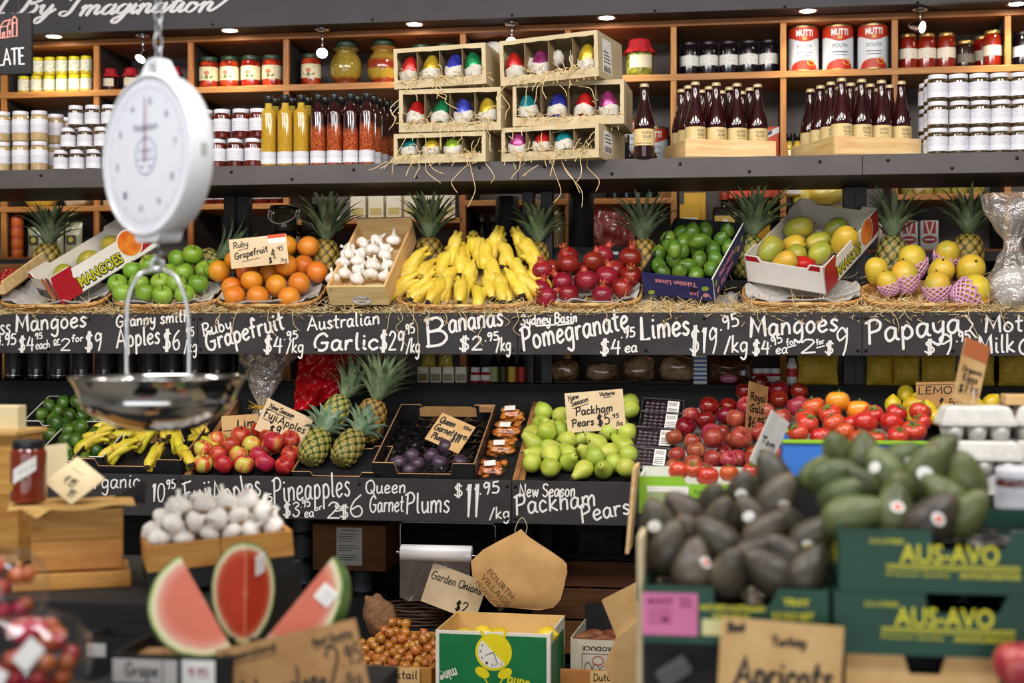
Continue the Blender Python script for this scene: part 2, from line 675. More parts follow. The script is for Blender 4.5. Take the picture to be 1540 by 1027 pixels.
def write(mb,txt,p0,p1,h,lw,put,mi=0,slant=0.0,nib=None,wob=0.0):
 """hand lettering whose baseline runs from p0 to p1 (2D), capitals h high, stroke lw wide"""
 st,W = strokes(txt)
 p0,p1 = Vector(p0),Vector(p1)
 e = (p1 - p0)
 sx = e.length / W
 ex = e.normalized()
 ey = Vector((-ex.y,ex.x))
 sy = h / 9.0
 for q in st:
  pts = []
  for v in q:
   x = v.x * sx + v.y * sy * slant
   y = v.y * sy
   if wob:
    x += wob * sx * mnoise.noise(Vector((v.x * .3,v.y * .3,1.7)))
    y += wob * sy * mnoise.noise(Vector((v.x * .3,v.y * .3,8.1)))
   pts.append(p0 + ex * x + ey * y)
  wf = (lambda d: lw) if nib is None else nib
  ribbon(mb,pts,wf,put,mi)

_FONT = {}

def type_geo(txt,bold=0.0):
 """printed capitals from Blender's own typeface: (verts 2D, faces, width) at size 1"""
 k = (txt,bold)
 if k not in _FONT:
  c = bpy.data.curves.new('lettering','FONT')
  c.body = txt
  c.size = 1.0
  c.offset = bold
  c.resolution_u = 2
  o = bpy.data.objects.new('lettering',c)
  me = bpy.data.meshes.new_from_object(o)
  vs = [Vector((v.co.x,v.co.y)) for v in me.vertices]
  fs = [tuple(p.vertices) for p in me.polygons]
  bpy.data.objects.remove(o)
  bpy.data.curves.remove(c)
  bpy.data.meshes.remove(me)
  x0 = min(v.x for v in vs)
  x1 = max(v.x for v in vs)
  y1 = max(v.y for v in vs)
  _FONT[k] = ([Vector(((v.x - x0),v.y)) for v in vs],fs,x1 - x0,y1)
 return _FONT[k]

def typeset(mb,txt,p0,p1,h,put,mi=0,bold=0.0,slant=0.0,flip=False):
 """printed letters, baseline p0 to p1, tallest letter h high; flip turns them upside down"""
 vs,fs,W,H = type_geo(txt,bold)
 p0,p1 = Vector(p0),Vector(p1)
 e = p1 - p0
 ex = e.normalized()
 ey = Vector((-ex.y,ex.x))
 if flip:
  p0,ex,ey = p1 + ey * h,-ex,-ey
 out = [put(p0 + ex * ((v.x / W) * e.length + v.y / H * h * slant) + ey * (v.y / H * h)) for v in vs]
 mb.add(out,fs,mi,False)

def flat(y=-0.0008):
 """2D drawing plane: local x right, z up, facing -y"""
 return lambda p: Vector((p.x,y,p.y))

def poly2(mb,pts,put,mi=0):
 pts = [Vector(p) for p in pts]
 n = len(pts)
 a = sum(pts[i].x * pts[(i + 1) % n].y - pts[(i + 1) % n].x * pts[i].y for i in range(n))
 if a < 0:
  pts = pts[::-1]
 mb.add([put(p) for p in pts],[tuple(range(n))],mi,False)

def disc2(c,rx,ry=None,n=20,rot=0.0,a0=0,a1=2 * PI):
 ry = rx if ry is None else ry
 out = []
 for i in range(n if a1 - a0 >= 2 * PI - 1e-6 else n + 1):
  t = a0 + (a1 - a0) * i / n
  x,y = rx * math.cos(t),ry * math.sin(t)
  out.append((c[0] + x * math.cos(rot) - y * math.sin(rot),c[1] + x * math.sin(rot) + y * math.cos(rot)))
 return out

# ------------------------------------------------------------ key planes of the place
YB = 1.0                       # front of the wooden wall shelving
YW = 1.38                      # wall behind it
YU = 0.0                       # front of the upper display shelf and the middle price boards
YL = -0.25                     # front of the lower price boards
ZU = zat(780,243.5,YU)       # top of the upper display shelf
ZM = zat(780,470.5,YU)       # top edge of the middle price boards
ZMB = zat(780,533.5,YU)
ZL = zat(770,722.5,YL)       # top edge of the lower price boards
ZLB = zat(770,787.5,YL)
ZS1 = zat(1100,109,YB)       # wall shelf below the top row
YF = 0.85
ZF = zat(623,31.5,YF)          # underside of the bulkhead over the shelving
ZTOP = ZF - .001
ZS2 = zat(950,298,YB)
SLOPE = 0.42

# ------------------------------------------------------------ common materials
m_board = mat('chalkboard','#262425','#353233',scale=9,rough=0.75,lo=.3,hi=.75,bump=.05,bscale=120,detail=5)
m_chalk = mat('chalk_white','#f4f2ee','#dcd9d6',scale=260,rough=0.9,lo=.3,hi=.5)
m_steel = mat('black_steel','#141315','#1b1a1c',scale=20,rough=0.45)
m_fascia = mat('grey_fascia','#433d3d','#4d4746',scale=6,rough=0.5,detail=5)
m_header = mat('header_grey','#3b393d','#434145',scale=4,rough=0.6)
m_bolt = mat('dark_bolt','#201e1f',rough=.35,metal=.6)
m_wallwood = wood('shelf_wood','#9a5f2c','#c98a4a',scale=5,grain=(1.2,14,14),rough=.5,knots=False)
m_wallwood_v = wood('shelf_wood_upright','#955a2a','#c4843f',scale=5,grain=(14,14,1.2),rough=.5,knots=False)
m_pale = wood('pale_pine','#d0a468','#e9cd98',scale=4,grain=(1.5,14,14),rough=.6)
m_pale_y = wood('pale_pine_side','#cfa060','#e6c690',scale=4,grain=(14,1.5,14),rough=.6)
m_plank = wood('brown_plank','#5b331b','#80502b',scale=4,grain=(1.2,12,12),rough=.65)
m_black = mat('matt_black','#0e0e0f','#161516',scale=14,rough=.7)
m_panel = mat('dark_panel','#0f100f','#171716',scale=9,rough=.7)
m_plaster = mat('wall_plaster','#9d9a96','#aaa7a2',scale=3,rough=.9)
m_floor = mat('floor_grey','#7d766c','#8f877c',scale=5,rough=.6)
m_white = mat('white_paint','#efeeea',rough=.35)
m_paper = mat('white_paper','#f3f1ec','#e6e3dd',scale=30,rough=.8)
m_kraft = mat('kraft_card','#c99f66','#d6b27c',scale=14,rough=.8,detail=5,val=.06)
m_kraftd = mat('kraft_card_brown','#a5794a','#b98d5b',scale=14,rough=.8,detail=5,val=.06)
m_card = mat('price_card','#d9bd92','#e3cca6',scale=10,rough=.55,detail=4,coat=.3)
m_ink = mat('marker_ink','#1a1512',rough=.5)
m_chrome = mat('polished_steel','#c9c9cb',rough=.14,metal=1)
m_wicker = mat('wicker_cane','#a9763a','#d8a865',scale=40,rough=.5,coat=.2)
m_straw = mat('shredded_straw','#d9b878','#efdcae',scale=30,rough=.6)
m_fibre = mat('grey_moulded_paper','#a9a5a0','#bdb9b4',scale=60,rough=.9,bump=.3,bscale=300)

# ------------------------------------------------------------ the room
b = MB(); b.box((-4.6,-7,-0.05),(4.6,YW + .1,0)); structure(b,'floor',m_floor)
b = MB(); b.box((-4.6,-7,3.45),(4.6,YW + .1,3.5)); structure(b,'ceiling',m_plaster)
b = MB(); b.box((-4.6,YW,0),(4.6,YW + .1,3.45)); structure(b,'wall_back',m_plaster)
b = MB(); b.box((-4.7,-7,0),(-4.6,YW + .1,3.45)); structure(b,'wall_left',m_plaster)
b = MB(); b.box((4.6,-7,0),(4.7,YW + .1,3.45)); structure(b,'wall_right',m_plaster)

_b = MB(); _b.lathe([(.0062,0),(.0052,.0035),(0,.004)],10,0)
screw_mesh = _b.mesh('screw',m_bolt)

# boxed bulkhead above the shelving that carries the shop sign
b = MB(); b.box((-4.55,YF + .03,ZF),(4.55,YW,3.45)); structure(b,'ceiling_bulkhead',mat('bulkhead_dark','#2e2420',rough=.6))

sign = MB()
X0s,X1s = -3.4,2.9
sign.box((0,0,0),(X1s - X0s,.03,3.42 - ZF),0)
o_sign = sign.build('header_sign',m_header,None,TR(X0s,YF,ZF))
tag(o_sign,'long dark grey sign board with white flowing script above the shelves','sign')

def on_sign(px,py):
 p = at(px,py,YF)
 return Vector((p.x - X0s,p.z - ZF))

# flowing script: thick down strokes, thin up strokes
def nib(d):
 a = abs(d.dot(Vector((0.42,0.91))))
 return 0.005 + 0.017 * max(0.0,a - 0.25) ** 1.2 * (1.0 if d.y < 0 else 0.75)

SCRIPT = {
 'd': (5.4,['4,4.2 2.2,5 .6,3 .8,.6 2,.2 3.4,1.8 4.4,4.6','5,11 4.2,5 4,1 4.6,.2 6,1.6']),
 'B': (8.2,['.2,9.6 2,10.6 4,10.2 3.6,7 2.6,2 .8,0 -.6,.8','2,9 4.6,10.8 7.6,10.2 7.4,7.4 4.2,5.8 6.8,5.4 7.2,2.4 4.8,0 2.6,.6']),
 'y': (5,['.2,4 1.4,5 1.4,2 2.2,.4 3.4,1.6 4.6,5','4.7,5 4,0 2.4,-3.8 .6,-4 1.2,-1.8 4,.2 6.4,3']),
 'I': (7,['1,8 2.6,10.4 6,10.6 7.4,10.2','5,10.4 4,6 3,1.6 1.2,-.1 -.6,.6 0,2 1.8,2.2']),
 'm': (8.4,['.2,3.6 1.4,5 1.4,3.6 .8,0','1,2 2.8,4.9 4,4.4 3.6,1.6 3.2,0','3.6,2 5.4,4.9 6.6,4.4 6.2,1.4 6.8,.2 8.4,1.8']),
 'a': (5.6,['4,4.4 2.4,5 .7,3.2 .8,.6 2,.2 3.6,1.8 4.4,4.8','4.5,5 4,1 4.6,.1 6,1.8']),
 'g': (5.2,['4,4.4 2.4,5 .7,3.2 .8,.8 2,.4 3.6,1.8 4.4,4.6','4.6,5 3.8,-.6 2.2,-4 .4,-4.2 .8,-2.2 3.6,-.2 6,2']),
 'i': (3,['0,1.8 1.6,5 1.2,1.4 1.8,.1 3.4,1.8','2.1,7.2 2.4,7.7 2.2,7.9']),
 'n': (5.8,['.2,3.6 1.4,5 1.4,3.4 .8,0','1,2 3,4.9 4.2,4.4 3.8,1.4 4.4,.2 6,1.8']),
 't': (3.8,['0,1.8 2.4,6 3,9 2,2.4 2,.4 3,.3 4.4,1.8','.6,5.6 2.4,5.4 4.4,5.9']),
 'o': (5.4,['3.2,4.8 1.6,4.6 .6,2.4 1.2,.3 2.8,.3 4.2,2.4 3.8,4.6 2.8,4.4 4,3.2 5.8,3.6']),
 'N': (6.4,['.2,3.6 1.4,5 1.4,3.4 .8,0','1,2 3,4.9 4.2,4.4 3.8,1.4 4.6,.2 6.6,1.8 9.5,6']),
}

def script(mb,txt,p0,p1,h,put):
 W = sum(SCRIPT[c][0] if c != ' ' else 4.6 for c in txt)
 p0,p1 = Vector(p0),Vector(p1)
 e = p1 - p0
 ex = e.normalized(); ey = Vector((-ex.y,ex.x))
 sx,sy,x = e.length / W,h / 10.0,0
 for c in txt:
  if c == ' ':
   x += 4.6
   continue
  adv,sts = SCRIPT[c]
  for s in sts:
   pts = smooth_line([tuple(float(q) for q in t.split(',')) for t in s.split()],6)
   pts = [p0 + ex * ((p.x + x) * sx + p.y * sy * .5) + ey * (p.y * sy) for p in [Vector((v[0],v[1])) for v in pts]]
   ribbon(mb,pts,nib,put)
  x += adv

lt = MB()
script(lt,'d',on_sign(-20,24),on_sign(2,24),.085,flat(-.002))
script(lt,'By',on_sign(20,22.5),on_sign(74,22.5),.085,flat(-.002))
script(lt,'ImaginatioN',on_sign(91,24),on_sign(322,17),.085,flat(-.002))
lt.build('script_lettering',mat('sign_white','#e8e6e6',rough=.6),o_sign)
for px in (120,320,560,770,985,1180,1380):
 p = on_sign(px,33.5 - (px - 623) * .031 - 6)
 link('screw',screw_mesh,o_sign,TR(p.x,0,p.y) @ RX(90))

# ------------------------------------------------------------ wooden wall shelving
unit = thing('wall_shelving','tall wooden cubbyhole shelving along the back wall','shelving',TR(0,YB,0))

def in_unit(b,name,m):
 return b.build(name,m,unit)

XL,XR = -3.3,2.65
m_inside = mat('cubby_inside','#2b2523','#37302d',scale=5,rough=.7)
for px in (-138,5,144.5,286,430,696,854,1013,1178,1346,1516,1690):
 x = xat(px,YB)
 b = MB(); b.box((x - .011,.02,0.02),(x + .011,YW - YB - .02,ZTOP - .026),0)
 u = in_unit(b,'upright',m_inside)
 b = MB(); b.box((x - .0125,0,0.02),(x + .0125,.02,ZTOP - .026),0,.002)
 b.build('edge_strip',m_wallwood_v,u)
for z,t,xa,xb in ((ZTOP,.026,XL,XR),(ZS1,.028,XL,XR),(ZS2,.024,XL,xat(430,YB)),(ZS2,.024,xat(696,YB),xat(1013,YB)),(ZS2,.024,xat(1346,YB),XR),(1.775,.024,XL,XR),(1.2,.024,XL,XR),(.6,.024,XL,XR)):
 b = MB(); b.box((xa,-.004,z - t),(xb,YW - YB - .02,z),0,.002)
 in_unit(b,'shelf',m_wallwood)
b = MB(); b.box((XL,YW - YB - .018,.02),(XR,YW - YB - .004,ZTOP),0)
in_unit(b,'back_panel',mat('shelf_back','#676260','#746f6c',scale=5,rough=.8))

# ------------------------------------------------------------ black steel display rack
rack = thing('display_rack','black steel fruit display rack with three stepped tiers','rack')
RX0,RX1 = -2.75,2.2
b = MB(); b.box((RX0,YU + .012,ZU - .066),(RX1,YU + .5,ZU),0)
b.build('top_shelf',m_steel,rack)
joints = (-160,312,779,1297,1790)
for a,c in zip(joints,joints[1:]):
 xa,xb = xat(a,YU),xat(c,YU)
 b = MB(); b.box((xa + .001,YU - .002,ZU - .066),(xb - .001,YU + .012,ZU + .004),0,.0015)
 f = b.build('shelf_fascia',m_fascia,rack)
 for k in range(5):
  x = xa + (xb - xa) * (k + .4) / 5
  link('screw',screw_mesh,f,TR(x,YU - .002,ZU - .018 - .03 * (k % 2)) @ RX(90))
for px in (347,368,795,823,1277,1293,-60,1700):
 x = xat(px,.42)
 b = MB(); b.box((x - .023,.40,0),(x + .023,.45,ZU - .066),0,.003)
 b.build('post',m_steel,rack)

def slope_slab(b,y0,z0,y1,x0,x1,t=.02,slope=SLOPE):
 z1 = z0 + (y1 - y0) * slope
 vs = [(x0,y0,z0),(x1,y0,z0),(x1,y1,z1),(x0,y1,z1)]
 vs += [(x,y,z - t) for x,y,z in vs]
 b.add(vs,[(0,1,2,3),(7,6,5,4),(0,4,5,1),(1,5,6,2),(2,6,7,3),(3,7,4,0)])

def zmid(y):
 return ZM - .02 + (y - .02) * SLOPE

def zlow(y):
 return ZL - .02 + (y - (YL + .02)) * SLOPE

b = MB(); slope_slab(b,YU + .02,ZM - .02,.28,RX0,RX1); b.build('middle_shelf',m_black,rack)
ZSTEP = ZM + .122
b = MB(); b.box((RX0,.282,ZSTEP - .05),(RX1,.448,ZSTEP)); b.build('rear_step',m_black,rack)
b = MB(); slope_slab(b,YL + .02,ZL - .02,.28,RX0,RX1); b.build('lower_shelf',m_black,rack)
ZLEDGE = zat(770,577,.29)
b = MB(); b.box((RX0,.281,zlow(.28) - .06),(RX1,.30,ZLEDGE)); b.build('rear_panel',m_panel,rack)
b = MB(); b.box((RX0,.30,ZLEDGE - .02),(RX1,.398,ZLEDGE),0); b.box((RX0,.452,ZLEDGE - .02),(RX1,.62,ZLEDGE),0); b.build('ledge',m_steel,rack)
b = MB(); b.box((RX0,.453,.02),(RX1,.47,ZLEDGE - .02)); b.build('lower_back_panel',m_black,rack)

# wooden dividers between the lower bins
for px in (283,776,784,1190):
 xa = xat(px,YL + .03)
 b = MB()
 y0,y1 = YL + .02,.27
 vs = []
 for (y,z) in ((y0,zlow(y0)),(y1,zlow(y1)),(y1,zlow(y1) + .05),(y0,ZL + .0)):
  vs += [(xa - .011,y,z),(xa + .011,y,z)]
 b.add(vs,[(0,2,4,6),(1,7,5,3),(0,1,3,2),(2,3,5,4),(4,5,7,6),(6,7,1,0)])
 b.build('divider',wood('divider_wood','#7a5330','#a87845',scale=5,grain=(14,1.5,14)),rack)

# ------------------------------------------------------------ chalk price boards
def price_board(px0,px1,Y,z0,z1,label,words,lines=(),group=None):
 x0,x1 = xat(px0,Y),xat(px1,Y)
 b = MB(); b.box((0,0,0),(x1 - x0 - .002,.014,z1 - z0),0,.002)
 o = b.build('price_board',m_board,None,TR(x0,Y,z0))
 tag(o,label,'chalkboard')
 def q(px,py):
  p = at(px,py,Y)
  return Vector((p.x - x0,p.z - z0))
 s = scl((px0 + px1) / 2,Y)
 for (t,ax,ay,bx,by,h,lw) in words:
  c = MB(); write(c,t,q(ax,ay),q(bx,by),h / s,lw * (.80 if Y < -.1 else .88) / s,flat(-.0012),slant=.06,wob=.25); c.build('chalk_lettering',m_chalk,o)
 for pts,lw in lines:
  c = MB(); ribbon(c,[q(*p) for p in pts],lambda d: lw / s,flat(-.0012)); c.build('chalk_stroke',m_chalk,o)
 n = 3
 for k in range(n):
  for zz in (.018,z1 - z0 - .02):
   for x in ((.012,) if k == 0 else (x1 - x0 - .016,) if k == n - 1 else ((x1 - x0) * (.38 if zz < .03 else .55),)):
    link('screw',screw_mesh,o,TR(x,0,zz) @ RX(90))
 return o

price_board(-60,297,YU,ZMB,ZM,'chalkboard strip reading Mangoes and Granny Smith Apples',[
 ('ss',0,503,16,502,24,3),('Mangoes',24,499,130,491,25,3.8),('4.95',-6,519,24,518,16,3),
 ('$4',28,528,51,527,21,2.8),('95',53,510,64,509,9,2),('each',54,525,75,524,13,2),
 ('or',81,517,90,516,11,2),('2',91,527,106,527,18,2.6),('for',108,514,125,513,10,2.4),('$9',128,527,153,526,26,3),
 ('Granny smith',175,492,285,483,17,3),('Apples',176,523,241,516,27,3.6),('$6',245,526,271,525,28,3),
 ('95',280,506,292,505,13,2.6),('/kg',277,530,296,529,19,2.4)],[([(81,519),(91,518)],2)])
price_board(297,779,YU,ZMB,ZM,'chalkboard strip reading Ruby Grapefruit, Australian Garlic and Bananas',[
 ('Ruby',306,506,349,495,19,3),('Grapefruit',312,528,428,494,28,4.2),('$4',396,530,424,530,24,3.2),
 ('.95',427,511,448,509,12,2.6),('/kg',431,530,456,530,20,2.8),
 ('Australian',463,497,571,487,20,3.2),('Garlic',472,527,568,525,25,4.4),('$29',571,527,608,526,28,3.2),
 ('.95',608,503,624,500,14,2.6),('/kg',611,530,631,530,22,2.6),
 ('B',641,521,674,517,40,4.6),('ananas',676,500,757,489,30,4.2),('$2',690,527,725,526,20,3.2),
 ('.95',729,513,750,511,12,2.8),('/kg',746,528,768,527,20,2.8)])
price_board(779,1297,YU,ZMB,ZM,'chalkboard strip reading Sydney Basin Pomegranate, Limes and Mangoes',[
 ('Sydney Basin',783,489,868,484,15,3),('Pomegranate',786,527,946,494,34,4.4),('$4',902,533,933,532,22,3.2),
 ('.95',934,508,955,506,14,3),('ea',940,530,958,529,16,2.8),('Limes',964,511,1037,503,34,4.6),
 ('$19',1037,531,1078,530,38,3),('.95',1083,497,1112,489,19,3.2),('/kg',1089,530,1124,529,25,3.2),
 ('Mangoes',1128,507,1260,497,29,4.2),('$4',1131,533,1157,532,20,3),('.95',1158,521,1177,514,12,2.6),
 ('ea',1167,532,1184,531,14,2.4),('for',1183,520,1198,517,10,2),('2',1204,531,1227,530,20,3),
 ('for',1228,519,1240,516,8,2),('$',1240,532,1254,532,18,2.8),('9',1256,533,1276,532,40,3.2)],
 [([(806,490),(836,488)],2.4),([(838,489),(862,486)],2.4),([(1183,523),(1197,519)],2),([(1228,523),(1240,520)],2)])
price_board(1297,1660,YU,ZMB,ZM,'chalkboard strip reading Papaya, behind the standing price ticket',[
 ('Papaya',1304,517,1445,499,34,4.6),('$',1390,532,1407,531,20,3.2),('9',1410,533,1434,531,30,3.4),('.95',1438,514,1459,511,14,3),
 ('Moto',1481,500,1556,497,25,3.6),('Milk',1471,532,1526,529,27,3.6),('C',1531,533,1552,533,25,3.6)],
 [([(1452,474),(1463,488),(1458,496),(1468,508)],2.6)])
price_board(-60,270,YL,ZLB,ZL,'chalkboard strip with ten dollar price, mostly behind the garlic crate',[
 ('Organic',124,735,210,733,22,3),('10',228,754,248,754,27,2.8),('.95',247,735,264,734,13,2.6)])
price_board(270,770,YL,ZLB,ZL,'chalkboard strip reading Fuji Apples, Pineapples and Queen Garnet Plums',[
 ('Fuji',279,760,321,751,34,3.4),('Apples',322,761,394,744,36,3.4),('$9',361,775,391,772,23,3),
 ('.95',393,756,410,753,11,2.6),('kg',396,774,410,774,11,2.2),('Pineapples',411,756,527,745,36,3.4),
 ('$3',426,777,451,776,21,2.8),('.95',452,763,467,761,11,2.4),('ea',458,778,472,777,14,2.4),('or',473,768,485,766,9,2.2),
 ('2',492,779,511,779,24,3),('for',504,766,518,764,8,2),('$',511,779,525,779,19,2.6),('6',526,777,547,776,32,3),
 ('Queen',550,742,610,741,20,3),('Garnet',556,770,607,769,24,3),('Plums',610,772,676,770,30,3.4),
 ('$',683,747,697,746,18,2.8),('11',699,777,720,777,49,3.4),('.95',721,743,751,741,17,3.2),('/kg',736,780,766,779,17,2.8)],
 [([(505,769),(518,766)],2)])
price_board(770,1260,YL,ZLB,ZL,'chalkboard strip reading New Season Packham Pears',[
 ('New Season',781,747,865,746,19,3),('Packham',775,774,896,761,29,4),('Pears',874,786,948,772,26,4)])

# ------------------------------------------------------------ lamps of the shelving
m_glow = mat('lamp_glow','#fff6e2',emit=26)
m_warm = mat('bulb_glow','#fff0d0',emit=38)
for i,(px,py) in enumerate(((80,52),(345,44),(623,34),(912,24),(1215,12),(1530,2))):
 p = at(px,py,YF + .05)
 x = p.x
 d = MB(); d.lathe([(.030,0),(.040,-.004),(.042,-.001),(.042,.0)],24,0)
 ring = d.build('downlight',m_chrome,None,TR(x,YF + .055,ZF - .0006))
 tag(ring,'round recessed downlight glowing in the dark bulkhead','light','downlights in the bulkhead')
 d = MB(); d.lathe([(0,-.0025),(.031,-.0025)],24,0); d.build('lens',m_glow,ring)
 ld = bpy.data.lights.new('downlight_beam','SPOT'); ld.energy = 9; ld.color = (1,.86,.66); ld.spot_size = 2.1; ld.spot_blend = .8; ld.shadow_soft_size = .04
 lo = bpy.data.objects.new('downlight_beam',ld); COL.objects.link(lo); lo.location = (x,YF + .055,ZF - .012)

for i,(px,py,by,aim) in enumerate(((215,83,55,(-.2,-.6,-.75)),(485,76,43,(.15,-.75,-.6)),(770,61,32,(0,-.8,-.5)),(1384,40,12,(.55,-.6,-.5)))):
 Yl = YF + .09
 c = at(px,py,Yl)
 root = thing('spot_lamp','small nickel spotlight on a short stem under the bulkhead','light',TR(c.x,Yl,ZF),'spot lamps under the bulkhead')
 d = MB(); d.lathe([(0,0),(.034,0),(.034,-.006),(.026,-.014),(0,-.016)],24,0); d.build('ceiling_rose',m_chrome,root)
 dz = c.z - ZF
 d = MB(); d.tube([(0,0,-.012),(0,0,dz + .02)],.0045,8); d.build('stem',m_chrome,root)
 q = Vector(aim).normalized().to_track_quat('Z','Y').to_matrix().to_4x4()
 hM = TR(0,0,dz) @ q
 if i == 3:
  hM = TR(-.012,0,dz) @ Vector((.75,-.62,-.25)).normalized().to_track_quat('Z','Y').to_matrix().to_4x4()
 d = MB(); d.lathe([(0,-.035),(.014,-.034),(.017,-.02),(.02,0),(.024,.022),(.026,.026),(.023,.026)],20,0,hM); d.build('head',m_chrome,root)
 d = MB(); d.lathe([(0,.0255),(.0225,.0245)],20,0,hM); d.build('bulb',m_warm,root)
 ld = bpy.data.lights.new('spot_beam','SPOT'); ld.energy = 6; ld.color = (1,.84,.62); ld.spot_size = 1.9; ld.spot_blend = .9; ld.shadow_soft_size = .025
 lo = bpy.data.objects.new('spot_beam',ld); COL.objects.link(lo)
 lo.location = (TR(c.x,Yl,ZF) @ hM) @ Vector((0,0,.03)); lo.rotation_euler = (q if i < 3 else hM).to_3x3().to_4x4().to_euler()
 lo.rotation_euler = (hM.to_3x3() @ Matrix.Rotation(PI,3,'X')).to_euler()

# ============================================================ upper display shelf and wall shelving: jars, bottles, tins
def wrap(r,rot=0.0):
 return lambda p: Vector((r * math.sin(p.x / r + rot),-r * math.cos(p.x / r + rot),p.y))

def band(mb,r,z0,z1,half=115,mi=0,n=24):
 a = rad(half)
 mb.lathe([(r,z0),(r,z1)],n,mi,None,True,None,(-PI / 2 - a,-PI / 2 + a))

def liquid(key,c1,c2=None,scale=30,rough=.12,lo=.35,hi=.65,val=.08,hue=.004):
 return mat(key,c1,c2,scale=scale,rough=rough,lo=lo,hi=hi,coat=.6,val=val,hue=hue)

m_labelw = print_mat('jar_label_print','#d9d9e0','#a6a6b2',270,.030,.062,.56,xs=330)
m_labelc = print_mat('cream_label_print','#ead9b0','#7d6a4d',170,.02,.2,.45,xs=260)
m_lidw = mat('lid_white','#d6d5dc',rough=.35)
m_lidb = mat('lid_black','#151416',rough=.35)
m_lidy = mat('lid_yellow','#e2d21e',rough=.35)
m_lidg = mat('lid_dark_green','#26402f',rough=.4)
m_lidgold = mat('lid_gold','#b8955a',rough=.3,metal=.7)

def jar(key,r,h,content,lid,label,lidh=.014,lz=(.25,.75),lidr=.93,half=115,shoulder=.1):
 b = MB()
 sh = h - lidh
 b.lathe([(0,.001),(r * .9,.0),(r * .985,h * .03),(r,h * .07),(r,sh - h * shoulder),(r * .97,sh - h * shoulder * .6),(r * .86,sh - h * .02),(r * .84,sh),(0,sh)],24)
 own = b.mesh('jar_body',content)
 parts = []
 b = MB()
 rl = r * lidr
 b.lathe([(0,sh + .0005),(rl * .98,sh - .002),(rl,sh),(rl,h - .003),(rl * .97,h - .0008),(rl * .9,h),(rl * .86,h - .0012),(0,h - .001)],28)
 parts.append(('lid',b.mesh('lid',lid)))
 if label:
  b = MB(); band(b,r + .0006,h * lz[0],h * lz[1],half)
  parts.append(('paper_label',b.mesh('paper_label',label)))
 k = Kit(own,parts)
 k.r,k.h = r,h
 return k

def stand(kit,name,px,Y,z,label,cat,group=None,rot=None,dx=0.0,**kw):
 o = spawn(kit,name,TR(xat(px,Y) + dx,Y,z + .0008) @ RZ(R.uniform(-18,18) if rot is None else rot),label,cat,group)
 for k,v in kw.items():
  o[k] = v
 return o

J_mustard = jar('mustard',.0315,.115,liquid('mustard_cream','#a98f62','#b89f74',20),m_lidw,m_labelw,lz=(.28,.72),half=125)
J_brown = jar('chutney',.0285,.083,liquid('chutney_brown','#34220f','#4d3a1e',60),m_lidw,m_labelw,lz=(.13,.66),half=125)
J_red = jar('relish',.032,.109,liquid('relish_red','#3c0b09','#6d1d12',70),m_lidw,m_labelw,lz=(.24,.66),half=125)
J_olive = jar('tapenade',.0345,.091,liquid('tapenade_olive','#352509','#4c3c18',60),m_lidw,m_labelw,lz=(.13,.68),half=125)

Yj = .05
# mustard jars, two high, four columns with more behind
for row in (0,1):
 for px in (-24,3,31,59):
  stand(J_mustard,'mustard_jar',px,Yj,ZU + row * .1155,'beige mustard jar with white label in the front stack','jar','mustard jars',rows=2,mid=(0,0,.05))
 for k,px in ((1,84),(2,100)):
  stand(J_mustard,'mustard_jar',px,Yj + .09 * k,ZU + row * .1155,'beige mustard jar half hidden behind the front stack','jar','mustard jars',rows=2,mid=(0,0,.05))
for row,pxs in enumerate(((92,116,141,166),(103,128,153,178),(114,139,164,189))):
 for px in pxs:
  stand(J_brown,'chutney_jar',px,Yj + .02,ZU + row * .0835,'small brown chutney jar with white label beside the mustard','jar','stepped chutney jars',rows=3,mid=(0,0,.04))
for row,pxs in enumerate(((302,328,354,381),(308,334,362,388))):
 for px in pxs:
  stand(J_red,'relish_jar',px,Yj,ZU + row * .1095,'red relish jar with white lid left of the yellow bottles','jar','red relish jars',rows=2,mid=(0,0,.05))

# tall sauce bottles with black caps
def sauce_bottle(key,m):
 b = MB()
 b.lathe([(0,.001),(.025,0),(.028,.004),(.0285,.01),(.0285,.195),(.0265,.206),(.017,.214),(.0135,.222),(.013,.25),(0,.25)],24)
 own = b.mesh('bottle_glass',m)
 c = MB(); c.lathe([(.0135,.236),(.0155,.237),(.0158,.262),(.0145,.2665),(0,.267)],20)
 l = MB(); band(l,.0291,.012,.056,120)
 return Kit(own,[('cap',c.mesh('cap',m_lidb)),('paper_label',l.mesh('paper_label',m_labelw))])

def sauce_mat(key,low,mid,top,z1,z2):
 t = NT(key)
 tc = t.n('ShaderNodeTexCoord'); sx = t.n('ShaderNodeSeparateXYZ'); t.l(tc.outputs['Object'],sx.inputs[0])
 v = t.coord((1,1,.6),rnd=4)
 n = t.noise(v,190,2)
 seeds = t.ramp(n,[(.4,low),(.6,mid)])
 oi = t.n('ShaderNodeObjectInfo')
 zz = t.math('SUBTRACT',sx.outputs['Z'],t.math('MULTIPLY',oi.outputs['Random'],.04))
 f = t.math('SMOOTH_MIN',t.math('MAXIMUM',t.math('DIVIDE',t.math('SUBTRACT',zz,z1),z2 - z1),0.0),1.0,.1)
 t.base(t.mix(f,seeds,top))
 t.set(.1,coat=.7)
 return t.m

